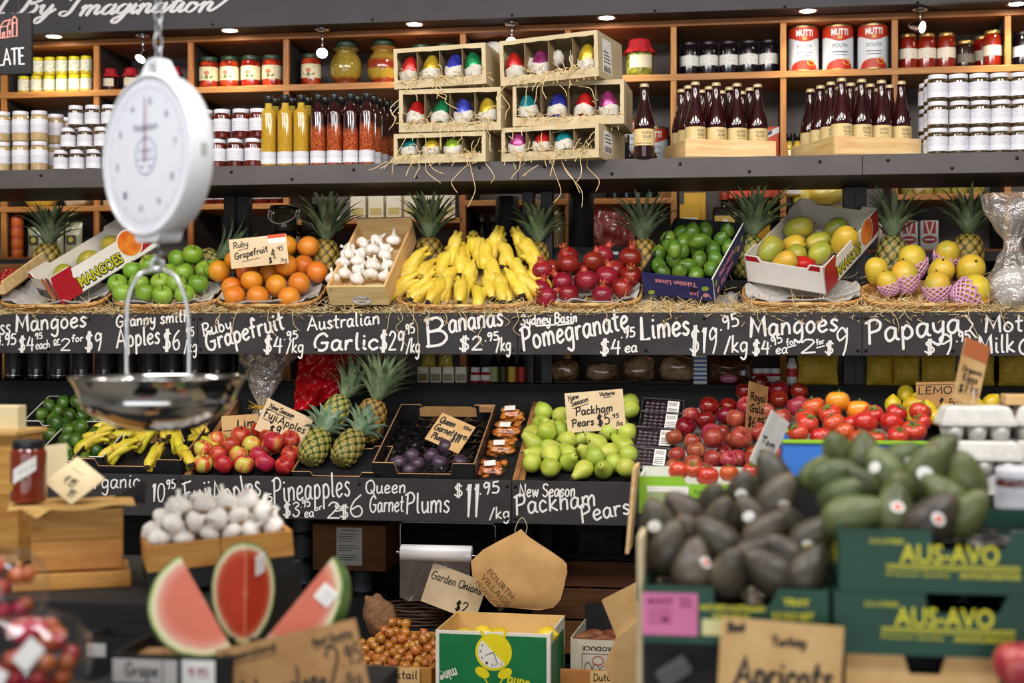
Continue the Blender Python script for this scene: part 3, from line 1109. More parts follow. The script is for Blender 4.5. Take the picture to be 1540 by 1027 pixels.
S_yel = sauce_bottle('y',sauce_mat('mustard_sauce','#a97f1c','#b8932c','#bd9f3e',.17,.21))
S_red = sauce_bottle('r',sauce_mat('chilli_sauce','#7d2413','#b05a2a','#2a080d',.10,.125))
for k in range(2):
 for px in (404,429,453):
  stand(S_yel,'sauce_bottle',px + k * 10,.045 + .066 * k,ZU,'tall bottle of yellow sauce with black cap, ' + ('front row' if k == 0 else 'behind the front row'),'bottle','yellow sauce bottles',rows=1,mid=(0,0,.13))
for k in range(5):
 for i,px in enumerate((478.5,503,527.5,552)):
  if k > 1 and i < 3:
   continue
  stand(S_red,'sauce_bottle',px + k * 10.5,.045 + .066 * k,ZU,'tall bottle of dark red chilli sauce, ' + ('front row' if k == 0 else 'receding column by the egg cartons' if i == 3 else 'behind the front row'),'bottle','red chilli sauce bottles',rows=1,mid=(0,0,.13))

def single(name,me,M,label,cat,group=None):
 return tag(link(name,me,None,M),label,cat,group)

# ------------------------------------------------------------ cartons of foil eggs
m_carton = mat('egg_carton_card','#bbaa86','#c6b692',scale=10,rough=.8,detail=4)
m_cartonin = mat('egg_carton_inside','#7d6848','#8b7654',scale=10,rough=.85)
m_band = mat('egg_paper_band','#cfcbc2','#bdb8ac',scale=60,rough=.7,bump=.4,bscale=90)

def foil(key,c1,c2):
 return mat(key,c1,c2,scale=40,rough=.28,metal=.55,bump=.5,bscale=70,bdist=.004,coat=.3)

FOIL = {'red': foil('foil_red','#b3161c','#d2332f'),'gold': foil('foil_gold','#b99a1e','#d9c046'),'blue': foil('foil_blue','#2b2f9e','#4a52c4'),
  'green': foil('foil_green','#0f6b3d','#27935c'),'teal': foil('foil_teal','#0f7f8c','#2fa9b3'),'purple': foil('foil_purple','#7d2058','#a5467c'),
  'lime': foil('foil_lime','#6f9a1c','#93bb3a')}
EGGP = [(0,0),(.012,.0012),(.022,.006),(.029,.015),(.0325,.027),(.0325,.037),(.030,.05),(.025,.063),(.017,.076),(.009,.083),(0,.086)]

def egg_kit(c):
 b = MB()
 b.lathe(EGGP,20,fn=lambda p,t: p * (1 + .02 * mnoise.noise(p * 90)))
 own = b.mesh('egg',FOIL[c])
 w = MB()
 w.lathe([(.0315,.013),(.0345,.022),(.0345,.036),(.0325,.044)],22,fn=lambda p,t: Vector((p.x,p.y,p.z + .004 * math.sin(3 * t + 1) + .0015 * math.sin(11 * t))) * (1 + .02 * math.sin(9 * t)))
 return Kit(own,[('paper_band',w.mesh('paper_band',m_band))])

EGG = {c: egg_kit(c) for c in FOIL}

def strands(b,n,fn,length,r=.0014,down=0.3,steps=7,rr=R):
 """loose curly shreds starting at fn()"""
 for _ in range(n):
  p = Vector(fn())
  d = Vector((rr.uniform(-1,1),rr.uniform(-1,.5),rr.uniform(-.6,.6))).normalized()
  pts = [p.copy()]
  L = length * rr.uniform(.5,1.3)
  for k in range(steps):
   d = (d + Vector((rr.uniform(-1,1),rr.uniform(-1,.6),rr.uniform(-1,1) - down)) * .6).normalized()
   p = p + d * L / steps
   pts.append(p.copy())
  b.tube(smooth_line(pts,2),r,4,0,caps=False)

def egg_carton(pxl,pxr,pyb,pyt,Y,z,depth,rot,label,eggs,where,tall=0.0,roll=0.0,sticker=False,z_rows=None):
 w = (pxr - pxl) / scl((pxl + pxr) / 2,Y) / math.cos(rad(rot))
 h = (pyb - pyt) / scl((pxl + pxr) / 2,Y)
 M = TR(xat(pxl,Y),Y,z) @ RZ(rot) @ RY(-roll)
 root = thing('egg_carton',label,'carton',M)
 t = .0035
 b = MB()
 b.box((0,0,0),(w,depth,t)); b.box((0,0,h - t),(w,depth,h)); b.box((0,depth - t,t),(w,depth,h - t))
 b.box((0,0,t),(t,depth - t,h - t)); b.box((w - t,0,t),(w,depth - t,h - t))
 # window frame with torn, slightly uneven edges
 lip,top,side = .030,.016,.014
 o = [(t,t),(w - t,t),(w - t,h - t),(t,h - t)]
 n = 40
 inner = []
 rr = random.Random(int(pxl))
 for i in range(n):
  u = i / n * 4
  k,f = int(u),u % 1
  c = [(side,lip),(w - side,lip),(w - side,h - top - tall),(side,h - top - tall)]
  a,d = c[k],c[(k + 1) % 4]
  j = rr.uniform(-.0015,.0015)
  inner.append((a[0] + (d[0] - a[0]) * f + j,a[1] + (d[1] - a[1]) * f + j))
 outer = []
 for i in range(n):
  u = i / n * 4
  k,f = int(u),u % 1
  a,d = o[k],o[(k + 1) % 4]
  outer.append((a[0] + (d[0] - a[0]) * f,a[1] + (d[1] - a[1]) * f))
 vs = [(x,0,zz) for x,zz in outer] + [(x,0,zz) for x,zz in inner] + [(x,.003,zz) for x,zz in outer] + [(x,.003,zz) for x,zz in inner]
 fs = []
 for i in range(n):
  j = (i + 1) % n
  fs += [(i,j,n + j,n + i),(2 * n + j,2 * n + i,3 * n + i,3 * n + j),(n + i,n + j,3 * n + j,3 * n + i)]
 b.add(vs,fs)
 b.build('card_box',m_carton,root)
 for k in range(1,4):
  d = MB(); x = t + (w - 2 * t) * k / 4
  d.box((x - .0012,.004,t),(x + .0012,.09,h - t - .004)); d.build('divider',m_cartonin,root)
 if sticker:
  s = MB(); s.box((w,.055,.024),(w + .0006,.15,h - .018)); st = s.build('sticker',m_paper,root)
  s = MB()
  put = lambda p: Vector((w + .0012,p.x,p.y))
  for k in range(22):
   x0 = .062 + k * .0036
   poly2(s,[(x0,.028),(x0 + R.choice((.001,.0018,.0026)),.028),(x0 + .001,.028 + .022),(x0,.028 + .022)],put)
  for r_ in range(4):
   zz = .06 + r_ * .012
   x0 = .064
   while x0 < .135 - .008 * r_ and zz < h - .03:
    x1 = x0 + R.uniform(.004,.012)
    poly2(s,[(x0,zz),(x1,zz),(x1,zz + .005),(x0,zz + .005)],put); x0 = x1 + .003
  s.build('barcode',m_ink,st)
 s = MB()
 strands(s,80,lambda: (R.uniform(.02,w - .02),R.uniform(-.002,.03),lip + R.uniform(-.004,.012)),.06,down=.15)
 strands(s,7,lambda: (R.uniform(.02,w - .02),-.006,lip + R.uniform(-.006,.004)),.11,down=.5)
 so = s.build('straw_packing',m_straw,root); so['kind'] = 'stuff'
 for i,c in enumerate(eggs):
  if not c:
   continue
  x = t + (w - 2 * t) * (i + .5) / 4
  hs = min(1.0,(h - .024) / .108)
  e = spawn(EGG[c],'foil_egg',M @ TR(x + R.uniform(-.003,.003),.043,t + .014) @ RY(R.uniform(-9,9)) @ RX(R.uniform(-10,14)) @ RZ(R.uniform(0,360)) @ SC(1.12,1.12,hs * 1.22),
                  c + ' foil egg with paper band in the ' + where + ' carton','egg','foil eggs')
  e['mid'] = (0,0,.04)
 return root

egg_carton(592,735,248,203,-.012,ZU,.30,-4,'lowest left egg carton, one compartment empty',('teal','gold','lime',None),'lower left')
egg_carton(754,905,246,195,-.012,ZU,.30,-13,'lowest right egg carton with barcode sticker, one compartment empty',('purple','red','teal',None),'lower right',sticker=True)
z2 = ZU + 46 / 423
egg_carton(600,757,206,142,-.02,ZU + 47 / 423,.28,-2,'middle left egg carton with red, green, blue and gold eggs',('red','green','blue','gold'),'middle left')
egg_carton(771,940,200,134,-.02,ZU + 52 / 420,.28,-2,'middle right egg carton with teal, blue, red and purple eggs',('teal','blue','red','purple'),'middle right')
egg_carton(593,736,139,78,-.02,ZU + 112 / 421,.28,-4,'topmost left egg carton with red, gold, blue and green eggs',('red','gold','blue','green'),'upper left',roll=1.5)
egg_carton(753,905,138,70,-.02,ZU + 112 / 419,.28,-13,'topmost right egg carton, torn open, with barcode sticker',('red','purple',None,'gold'),'upper right',roll=2,sticker=True)
# crumpled white tissue in the torn carton
for i,(px,py) in enumerate(((802,100),(838,88),(868,92),(886,90))):
 p = at(px,py,.005)
 b = MB(); b.ball((0,0,0),1,14,10,0,(.026,.02,.030),fn=lambda q,t: q * (1 + .35 * mnoise.noise(q * 3 + Vector((i * 5,0,0)))))
 o = b.build('tissue_wrap',m_band,None,TR(p)); tag(o,'crumpled white tissue wrap in the torn upper right carton','tissue','tissue in the torn carton')
# long shreds hanging over the shelf edge
b = MB()
hang = [(612,205,590,262),(600,150,585,195),(640,246,662,276),(705,240,703,312),(730,245,738,275),(810,248,792,262),(828,240,832,305),(845,240,875,312),(850,232,872,290),
  (888,235,896,288),(760,180,752,140),(870,130,900,150),(650,140,690,165),(700,190,740,160),(640,205,668,262),(660,130,672,150),(590,190,600,160),(830,200,860,190),(770,120,755,160),(700,250,688,290)]
for (x0,y0,x1,y1) in hang:
 a,c = at(x0,y0,-.03),at(x1,y1,-.028)
 m1 = a.lerp(c,.35) + Vector((R.uniform(-.03,.03),-.008,R.uniform(-.01,.02)))
 m2 = a.lerp(c,.7) + Vector((R.uniform(-.035,.035),-.006,R.uniform(-.02,.01)))
 b.tube(smooth_line([a,m1,m2,c],5),.0013,5)
o = b.build('loose_straw',m_straw); tag(o,'long straw shreds dangling from the egg cartons over the shelf edge','straw',kind='stuff')

# ------------------------------------------------------------ dark red cordial bottles in pine crates
m_wine = mat('cordial_glass','#220509','#30080e',scale=6,rough=.07,coat=.5,val=.15)
m_capc = mat('crown_cap_cream','#c9b48c',rough=.35,metal=.3)
b = MB(); b.lathe([(0,.004),(.03,.001),(.0355,.004),(.0365,.01),(.0365,.115),(.036,.125),(.031,.15),(.0235,.18),(.0175,.205),(.0145,.225),(.0135,.245),(.0135,.252),(.0152,.254),(.0152,.26),(0,.261)],24)
_own = b.mesh('bottle_glass',m_wine)
c = MB(); c.lathe([(.0158,.255),(.0165,.256),(.0155,.266),(.012,.2685),(0,.269)],20,fn=lambda p,t: Vector((p.x * (1 + .04 * math.sin(10 * t)),p.y * (1 + .04 * math.sin(10 * t)),p.z)))
l = MB(); band(l,.0371,.048,.106,95)
lt = MB()
typeset(lt,'FOURTH',(-.004,.087),(.027,.087),.0095,wrap(.0376),bold=.012)
typeset(lt,'VILLAGE',(-.004,.074),(.028,.074),.0095,wrap(.0376),bold=.012)
for zz,x0,x1 in ((.066,0,.022),(.0545,-.028,.028)):
 poly2(lt,[(x0 + (x1 - x0) * k / 10,zz) for k in range(11)] + [(x0 + (x1 - x0) * k / 10,zz + .002) for k in range(10,-1,-1)],wrap(.0376))
K_village = Kit(_own,[('crown_cap',c.mesh('crown_cap',m_capc)),
                       ('paper_label',l.mesh('paper_label',mat('cream_label','#cdb478','#d6c08a',scale=20,rough=.6)),[('lettering',lt.mesh('lettering',mat('label_ink','#5a4a36',rough=.6)))])])

def bottle_crate(px,rot,W,D,z,label,cells,where):
 M = TR(xat(px,-.0),-.0 + .01,z) @ RZ(rot)
 root = thing('bottle_crate',label,'crate',M)
 t,h = .011,.072
 b = MB(); b.box((0,0,.0),(W,D,.012)); b.box((t,.1,-.0),(W - t,.11,.012)); b.build('base_board',m_pale,root)
 for nm,lo,hi,m in (('front_board',(0,0,.004),(W,t,h),m_pale),('rear_board',(0,D - t,.004),(W,D,h),m_pale),('side_board',(0,t,.004),(t,D - t,h),m_pale_y),('side_board',(W - t,t,.004),(W,D - t,h),m_pale_y)):
  b = MB(); b.box(lo,hi,0,.0015); b.build(nm,m,root)
 for (i,j) in cells:
  p = (t + .042 + i * .0775,t + .041 + j * .078,.0125)
  o = spawn(K_village,'cordial_bottle',M @ TR(*p) @ RZ(-rot + R.uniform(-8,20)),'dark red cordial bottle, ' + where + ' crate, ' + ('front line' if j == 0 else ('','second','third','fourth')[j] + ' line back'),'bottle','cordial bottles')
  o['mid'] = (0,0,.14); o['rows'] = 1
 return root

bottle_crate(1031,20,.335,.255,ZU,'low pine crate of red cordial bottles beside the egg cartons',[(i,j) for j in range(3) for i in range(4)],'left')
bottle_crate(1256,24,.335,.335,ZU,'low pine crate of red cordial bottles, farther right, beside stacked jars',[(i,j) for j in range(4) for i in range(4)],'right')
stand(K_village,'cordial_bottle',969,.02,ZU,'dark red cordial bottle standing alone left of the pine crate','bottle','cordial bottles',rot=0)

# jars at the right end, three high
for row in range(3):
 for i in range(6):
  stand(J_olive,'tapenade_jar',1410 + i * 31 + (0,2,0)[row] * (i > 0),Yj - .01,ZU + row * .0915,'dark olive jar with white lid and label, front stack','jar','stacked olive jars',rows=3,mid=(0,0,.045))
 stand(J_olive,'tapenade_jar',1404,Yj + .07,ZU + row * .0915,'dark olive jar peeping out behind the front stack','jar','stacked olive jars',rows=3,mid=(0,0,.045))
 stand(J_olive,'tapenade_jar',1396,Yj + .16,ZU + row * .0915,'dark olive jar at the very back of the stack','jar','stacked olive jars',rows=3,mid=(0,0,.045))

# ------------------------------------------------------------ top row of the wall shelving
YC = YB + .08
J_yellow = jar('yellowjar',.026,.083,liquid('pickle_yellow','#b7a324','#d6c23a',60),m_lidy,print_mat('yellow_label','#f0efe2','#8c9a3a',170,.01,.2,.5),lz=(.2,.8))
for row,pxs in enumerate(((36,55,74,93,112,130),(57,75,93,112,130))):
 for px in pxs:
  stand(J_yellow,'piccalilli_jar',px,YC,ZS1 + row * .0835,'small yellow piccalilli jar with yellow lid in the cubbyhole','jar','yellow jars',rows=2,mid=(0,0,.04))

m_redcloth = mat('red_cloth','#a3111d','#c01f2a',scale=30,rough=.7)

def cloth_jar(r,h,content,label):
 b = MB(); b.lathe([(0,.001),(r * .9,0),(r,h * .06),(r * 1.02,h * .4),(r * .95,h * .7),(r * .75,h * .8),(r * .75,h * .85),(0,h * .85)],24)
 c = MB(); c.lathe([(0,h),(r * .5,h),(r * .78,h * .97),(r * .84,h * .86),(r * .82,h * .82),(r * 1.05,h * .7),(r * 1.16,h * .62)],36,fn=lambda p,t: Vector((p.x * (1 + .08 * math.sin(9 * t) * (1 - p.z / h) * 3),p.y * (1 + .08 * math.sin(9 * t) * (1 - p.z / h) * 3),p.z)))
 l = MB(); band(l,r * 1.03 + .001,h * .22,h * .55,50)
 return Kit(b.mesh('jar_body',content),[('cloth_cover',c.mesh('cloth_cover',m_redcloth)),('paper_label',l.mesh('paper_label',label))])

m_labplain = mat('label_cream_plain','#e6dcc3','#ded2b4',scale=40,rough=.7)
K_cloth = cloth_jar(.034,.108,liquid('jam_dark','#2a0c0c','#4a1512',40),m_labplain)
for px in (166,197,229,262):
 stand(K_cloth,'jam_jar',px,YC,ZS1,'dark jam jar with red cloth cover behind the scale','jar','cloth covered jam jars',rows=1,mid=(0,0,.05))
J_pepper = jar('pepper',.043,.143,liquid('pepper_red','#7d1a0e','#c2431f',28,lo=.42,hi=.6),m_lidg,None,lidh=.018)
l = MB(); band(l,.0436,.036,.096,120)
ld_ = MB()
for sgn in (-1,1):
 poly2(ld_,[(sgn * .004,.074),(sgn * .026,.088),(sgn * .03,.084),(sgn * .006,.066)],wrap(.0440))
 poly2(ld_,[(sgn * .012,.050),(sgn * .027,.060),(sgn * .028,.05),(sgn * .016,.044)],wrap(.0440))
poly2(ld_,disc2((0,.049),.008,.010,12),wrap(.0440))
ld2 = MB(); poly2(ld2,disc2((0,.068),.012,.010,14),wrap(.0441))
J_pepper.parts.append(('paper_label',l.mesh('paper_label',mat('pepper_label','#e9dcb4',rough=.6)),[('leaf_print',ld_.mesh('leaf_print',mat('print_green','#58743a',rough=.6))),('pepper_print',ld2.mesh('pepper_print',mat('print_salmon','#cf7f63',rough=.6)))]))
for px in (314,345,377,409):
 stand(J_pepper,'pepper_jar',px,YC,ZS1,'jar of red peppers with leafy cream label','jar','red pepper jars',rot=R.uniform(-8,8),rows=1,mid=(0,0,.07))
stand(J_pepper,'pepper_jar',468,YC,ZS1,'single jar of red peppers under the lamp beside two ornate jars','jar','red pepper jars',rot=0)

def ornate(content1):
 b = MB()
 b.lathe([(0,.001),(.052,0),(.05,.012),(.056,.024),(.069,.05),(.072,.075),(.07,.1),(.06,.126),(.048,.14),(.045,.15),(.058,.16),(.058,.165),(.044,.168),(.042,.178),(0,.178)],32,fn=lambda p,t: Vector((p.x * (1 + .02 * math.sin(8 * t)),p.y * (1 + .02 * math.sin(8 * t)),p.z)))
 c = MB(); c.lathe([(.044,.17),(.046,.172),(.046,.19),(.042,.195),(0,.197)],24)
 return Kit(b.mesh('jar_body',content1),[('lid',c.mesh('lid',m_lidg))])

def layers(key,stops):
 t = NT(key)
 tc = t.n('ShaderNodeTexCoord'); sx = t.n('ShaderNodeSeparateXYZ'); t.l(tc.outputs['Object'],sx.inputs[0])
 n = t.noise(t.coord((1,1,1)),45,2)
 z = t.math('ADD',t.math('MULTIPLY',sx.outputs['Z'],5.2),t.math('MULTIPLY_ADD',n,.16,-.08))
 col = t.ramp(z,stops)
 col = t.mix(t.math('MULTIPLY',t.noise(t.coord((1,1,1)),90,1),.5),col,'#3a2a10')
 t.base(col); t.set(.12,coat=.6)
 return t.m

stand(ornate(layers('pickled_mix_olive',[(.0,'#7d2a18'),(.14,'#8c3a1a'),(.2,'#b49a3a'),(.7,'#a8913c'),(.85,'#5d4a20')])),'ornate_jar',521,YC + .01,ZS1,'bulbous ornate jar of olive green pickles','jar')
stand(ornate(layers('pickled_mix_layers',[(.0,'#8f2a1c'),(.12,'#a23420'),(.16,'#c6a83c'),(.32,'#c8ab3e'),(.38,'#9c2c20'),(.52,'#a83a22'),(.6,'#b09238'),(.85,'#8a5a22')])),'ornate_jar',577,YC + .01,ZS1,'bulbous ornate jar of pickles in red and yellow layers','jar')
for px in (634,671):
 stand(J_pepper,'pepper_jar',px,YC,ZS1 + .025,'jar whose green lid peeps over the egg cartons','jar','jars behind the egg cartons',rot=0,rows=1)
b = MB(); b.box((0,0,0),(.16,.1,.025),0,.003); p = xat(618,YC)
tag(b.build('wooden_riser',m_wallwood,None,TR(p,YC - .05,ZS1)),'low wooden riser under the jars behind the egg cartons','riser')
b = MB(); b.grid(lambda u,v: (.2 * u,.03 + .02 * math.sin(u * 9),.17 * v + .012 * math.sin(u * 5) * v),14,6,thick=.006)
tag(b.build('paper_packet',m_paper,None,TR(xat(712,YC),YC,ZS1)),'pale paper packet behind the topmost right egg carton','packet')
stand(cloth_jar(.058,.165,liquid('olives_green','#5f6a1c','#a3a347',42,lo=.4,hi=.6),m_labplain),'olive_jar',962,YC,ZS1,'jar of green olives with red cloth cover','jar',rot=10)
J_dark = jar('darkjam',.039,.145,liquid('jam_black','#120c12','#1c121a',20),mat('lid_dark','#241d20',rough=.3),print_mat('dark_jar_label','#dfe0dc','#8a8a86',150,.02,.2,.4),lz=(.28,.58),shoulder=.2,lidr=.85)
for px in (1037,1066,1096,1126,1156):
 stand(J_dark,'preserve_jar',px,YC,ZS1,'tall black preserve jar with pale label band','jar','black preserve jars',rows=1,mid=(0,0,.07))
stand(J_dark,'preserve_jar',1538,YC,ZS1,'black preserve jar cut off by the picture edge','jar','black preserve jars')

# large tomato tins
b = MB(); b.lathe([(0,.004),(.061,.004),(.0625,0),(.0645,.002),(.0635,.006),(.063,.01),(.063,.188),(.0635,.192),(.0645,.195),(.0625,.197),(.061,.192),(0,.192)],32)
l1 = MB(); band(l1,.0636,.011,.187,150,0,40)
l2 = MB(); poly2(l2,[(-.155 + .31 * k / 40,.138 - .012 * math.cos(k / 40 * 2 * PI * 2.5)) for k in range(41)] + [(.155 - .31 * k / 40,.1865) for k in range(41)],wrap(.0640))
l2 = MB()
W = wrap(.0640)

def strip(mb,f0,f1,x0,x1,put,n=40,mi=0):
 vs = []
 for k in range(n + 1):
  x = x0 + (x1 - x0) * k / n
  vs += [put(Vector((x,f0(x)))),put(Vector((x,f1(x))))]
 mb.add(vs,[(2 * k,2 * k + 2,2 * k + 3,2 * k + 1) for k in range(n)],mi,False)

strip(l2,lambda x: .135 - .010 * math.cos(x * 42),lambda x: .1868,-.155,.155,W)
l6 = MB()
strip(l6,lambda x: .0112,lambda x: .014 + .036 * max(0,1 - (x / .06) ** 2) ** .5 if abs(x) < .06 else .0125,-.155,.155,W)
l3 = MB(); typeset(l3,'MUTTI',(-.036,.150),(.036,.150),.026,wrap(.0645),bold=.03)
l4 = MB(); typeset(l4,'POLPA',(-.030,.096),(.034,.100),.017,wrap(.0645),bold=0.0)
strip(l4,lambda x: .078,lambda x: .082,-.034,.034,wrap(.0645),8)
strip(l4,lambda x: .066,lambda x: .069,-.03,.03,wrap(.0645),8)
l5 = MB(); poly2(l5,disc2((.028,.040),.018,.014,16),wrap(.0645)); poly2(l5,disc2((0,.140),.010,.008,12),wrap(.0645))
K_tin = Kit(b.mesh('tin',mat('tin_gold','#b39a63',rough=.3,metal=.9)),[('paper_label',l1.mesh('paper_label',mat('tin_label','#dcdfe2','#cfd9e2',scale=12,rough=.35)),
   [('red_band',l2.mesh('red_band',mat('print_red','#b8331d',rough=.4))),('tomato_print',l6.mesh('tomato_print',mat('print_red','#b8331d'))),('white_lettering',l3.mesh('white_lettering',m_white)),('blue_lettering',l4.mesh('blue_lettering',mat('print_slate','#56627a',rough=.5))),('yellow_print',l5.mesh('yellow_print',mat('print_gold','#d9a53c',rough=.4)))])])
for px in (1208,1260,1313):
 stand(K_tin,'tomato_tin',px,YC + .02,ZS1,'large red and white tomato tin on the top wall shelf','tin','large tomato tins',rot=R.uniform(-4,6),rows=1,mid=(0,0,.1))
J_passata = jar('passata',.037,.15,liquid('passata_red','#7c150d','#98230f',12),m_lidgold,print_mat('passata_label','#e5dcc8','#94886e',150,.02,.2,.35),lz=(.3,.58),lidr=.9,shoulder=.14)
for px in (1366,1394,1423):
 stand(J_passata,'passata_jar',px,YC,ZS1,'tall red passata jar with cream label under the spotlight','jar','red passata jars',rows=1,mid=(0,0,.07))
stand(J_passata,'passata_jar',1493,YC - .02,ZS1,'bright red passata jar standing apart at the shelf end','jar','red passata jars')
J_darks = jar('darks',.036,.12,liquid('jam_brown','#1c100d','#2c1a14',20),m_lidgold,print_mat('brown_label','#6d6558','#3a352c',150,.02,.2,.4),lz=(.22,.52))
stand(J_darks,'sauce_jar',1452,YC + .02,ZS1,'dark brown jar with dull label right of the passata jars','jar')
stand(J_passata,'passata_jar',1478,YC + .09,ZS1,'red passata jar half hidden behind another','jar','red passata jars')

# ------------------------------------------------------------ second row of the wall shelving, behind the upper display
ZR = ZS2
p = xat(1096,YC)
b = MB(); b.box((0,0,0),(.21,.2,.30),0,.004)
o = b.build('orange_box',mat('box_orange','#d8451c','#e0542a',scale=6,rough=.5),None,TR(p,YC,ZR)); tag(o,'big orange gift box behind the left cordial crate','box')
b = MB()
poly2(b,[(.02,.19),(.21,.275),(.21,.30),(.02,.215)],flat(-.001)); b.build('white_stripe',m_white,o)
b = MB(); poly2(b,[(.075,.222),(.18,.27),(.18,.285),(.075,.237)],flat(-.002)); b.build('blue_print',mat('print_navy','#26356b',rough=.5),o)
stand(K_tin,'tomato_tin',943,YC + .175,ZR + .17,'large tomato tin half hidden behind the egg cartons','tin','large tomato tins',rot=0)
b = MB(); b.box((0,0,0),(.17,.15,.169),0,.003); tag(b.build('cardboard_box',m_kraft,None,TR(xat(910,YC),YC + .105,ZR + .0006)),'cardboard box carrying the tomato tin behind the egg cartons','box')
stand(K_tin,'tomato_tin',984,YC + .175,ZR + .13,'large tomato tin behind the lone cordial bottle','tin','large tomato tins',rot=0)
b = MB(); b.box((0,0,0),(.11,.15,.129),0,.003); tag(b.build('cardboard_box',m_kraftd,None,TR(xat(973,YC + .01),YC + .105,ZR + .0006)),'brown cardboard box behind the lone cordial bottle','box')
m_bagy = mat('bag_yellow','#b79a2a','#d3bb52',scale=14,rough=.3,coat=.4)

def sack(w,d,h,seed,m,name='bag_body'):
 b = MB(); rr = Vector((seed * 3.1,seed,0))
 b.ball((0,0,h * .5),1,22,14,0,(w / 2,d / 2,h / 2),fn=lambda q,t: Vector((math.copysign(abs(q.x) ** .7,q.x),math.copysign(abs(q.y) ** .7,q.y),math.copysign(abs(q.z) ** .75,q.z))) * (1 + .13 * mnoise.noise(q * 2.2 + rr)))
 return b.mesh(name,m)

m_bagpale = mat('bag_pale','#b9b39a','#d0c9ae',scale=12,rough=.35,coat=.3)
for i,(px,w_,h_,m,lab) in enumerate(((60,.16,.17,m_bagy,'yellow pasta bag behind the mustard jars'),(115,.14,.17,m_bagpale,'pale paper bag behind the chutney jars'),(1384,.12,.24,m_bagpale,'pale bag in the cubbyhole behind the right cordial crate'))):
 single('food_bag',sack(w_,.14,h_,i,m),TR(xat(px,YC),YC + .02,ZR),lab,'bag')
for px in (1186,1199):
 stand(S_yel,'oil_bottle',px,YC,ZR,'slim yellow bottle behind the right crate, black cap','bottle','slim bottles behind the crate',rows=1)

# ------------------------------------------------------------ wall shelving seen between the tiers
ZS3 = 1.775
ZS4 = zat(560,329,YB)
m_tinor = mat('tin_orange','#d4571c','#e07a2c',scale=20,rough=.35,val=.1)
b = MB(); b.lathe([(0,.001),(.029,0),(.03,.002),(.03,.044),(.029,.046),(0,.045)],24)
c = MB(); c.lathe([(.0305,.036),(.0312,.037),(.0312,.047),(.0295,.0485),(0,.0485)],24)
K_small = Kit(b.mesh('tub',m_tinor),[('lid',c.mesh('lid',mat('tub_lid','#b6492a',rough=.4)))])
for k in range(4):
 stand(K_small,'relish_tub',25,YC,ZS3 + k * .0487,'small orange relish tub stacked at the left end of the wall shelf','tub','stacked orange tubs',rows=4)

def packet(w,h,d,seed=0,m=None,name='packet_body'):
 b = MB(); rr = Vector((seed * 2.7,1.3,0))

 def f(u,v,s):
  x = (u - .5) * w * (1 - .06 * math.sin(v * PI))
  e = (math.sin(PI * min(1,max(0,u))) ** .5) * (math.sin(PI * min(1,max(0,v))) ** .4)
  n = mnoise.noise(Vector((u * 4,v * 5,s * 3)) + rr)
  return Vector((x,s * (.5 * d * e * (1 + .5 * n) + .0006),v * h))
 b.grid(lambda u,v: f(u,v,-1),12,12); b.grid(lambda u,v: f(1 - u,v,1),12,12)
 return b.mesh(name,m)

m_noodle = mat('noodle_bag','#a3a785','#c3c5a4',scale=16,rough=.3,coat=.4)
for i,px in enumerate((55,83,111)):
 o = single('noodle_packet',packet(.085,.16 if i != 0 else .14,.04,i,m_noodle),TR(xat(px,YC),YC,ZS3),'pale green noodle packet on the wall shelf behind the pineapple','packet','noodle packets')
 b = MB(); poly2(b,[(-.022,.06),(.022,.06),(.022,.1),(-.022,.1)],flat(-.03)); b.build('printed_badge',mat('badge_dark','#38402a',rough=.5),o)
 b = MB(); poly2(b,disc2((0,.08),.013,.013,12),flat(-.031)); b.build('printed_spot',mat('badge_yellow','#c9c05a',rough=.5),o)

m_clearjar = mat('tub_contents','#3a3126','#5a4e3c',scale=60,rough=.15,coat=.5)
b = MB(); b.lathe([(0,0),(.05,0),(.052,.004),(.056,.092),(0,.092)],28)
c = MB(); c.lathe([(.0585,.09),(.0595,.092),(.0595,.103),(.056,.105),(0,.105)],28)
h_ = MB(); h_.tube(smooth_line([(-.058,-.02,.085),(-.05,-.045,.05),(0,-.066,.028),(.05,-.045,.05),(.058,-.02,.085)],5),.0028,6)
K_tub = Kit(b.mesh('tub',m_clearjar),[('lid',c.mesh('lid',m_lidb)),('handle',h_.mesh('handle',m_white))])
ZRL = zat(640,386,.5)
b = MB(); b.box((RX0,.452,ZRL - .035),(RX1,.62,ZRL)); b.build('rear_ledge',m_steel,rack)
for px,k in ((428,0),(428,1),(474,0),(474,1)):
 stand(K_tub,'herb_tub',px,.53,ZRL + .1055 * k,'clear tub of dried herbs with black lid and pale handle','tub','herb tubs',rot=0,rows=2,mid=(0,0,.05))

b = MB(); b.box((xat(431,YB),.0,ZS4 - .022),(xat(695,YB),.34,ZS4),0,.002); b.build('shelf',m_wallwood,unit)
m_tea = mat('tea_box','#e6e1cb','#eeead9',scale=9,rough=.5,val=.05)
for i in range(6):
 px = 538 + i * 27
 w_ = 24 / 356
 o = stand(Kit(None),'tea_box',px,YC - .04,ZS4,'pale tea box with dark window on the shelf behind the pineapples','box','pale tea boxes',rot=0,rows=1)
 b = MB(); b.box((-w_ / 2,0,0),(w_ / 2,.08,.135),0,.002); b.build('carton',m_tea,o)
 b = MB(); b.box((-w_ / 2 + .008,-.001,.02),(w_ / 2 - .008,.0,.05)); b.build('window',mat('tea_window','#c9c17a',rough=.3),o)
for px in (350,372,394,415,310,332):
 stand(J_red,'relish_jar',px,YC,ZS2,'red relish jar on the wall shelf, only its foot visible','jar','relish jars behind the display',rows=1)
for px in (160,190):
 stand(J_mustard,'mustard_jar',px,YC,ZS2,'pale mustard jar on the wall shelf behind the scale','jar','mustard jars behind the scale',rows=1)
m_blackbottle = mat('bottle_black','#0c0d10',rough=.12,coat=.5)
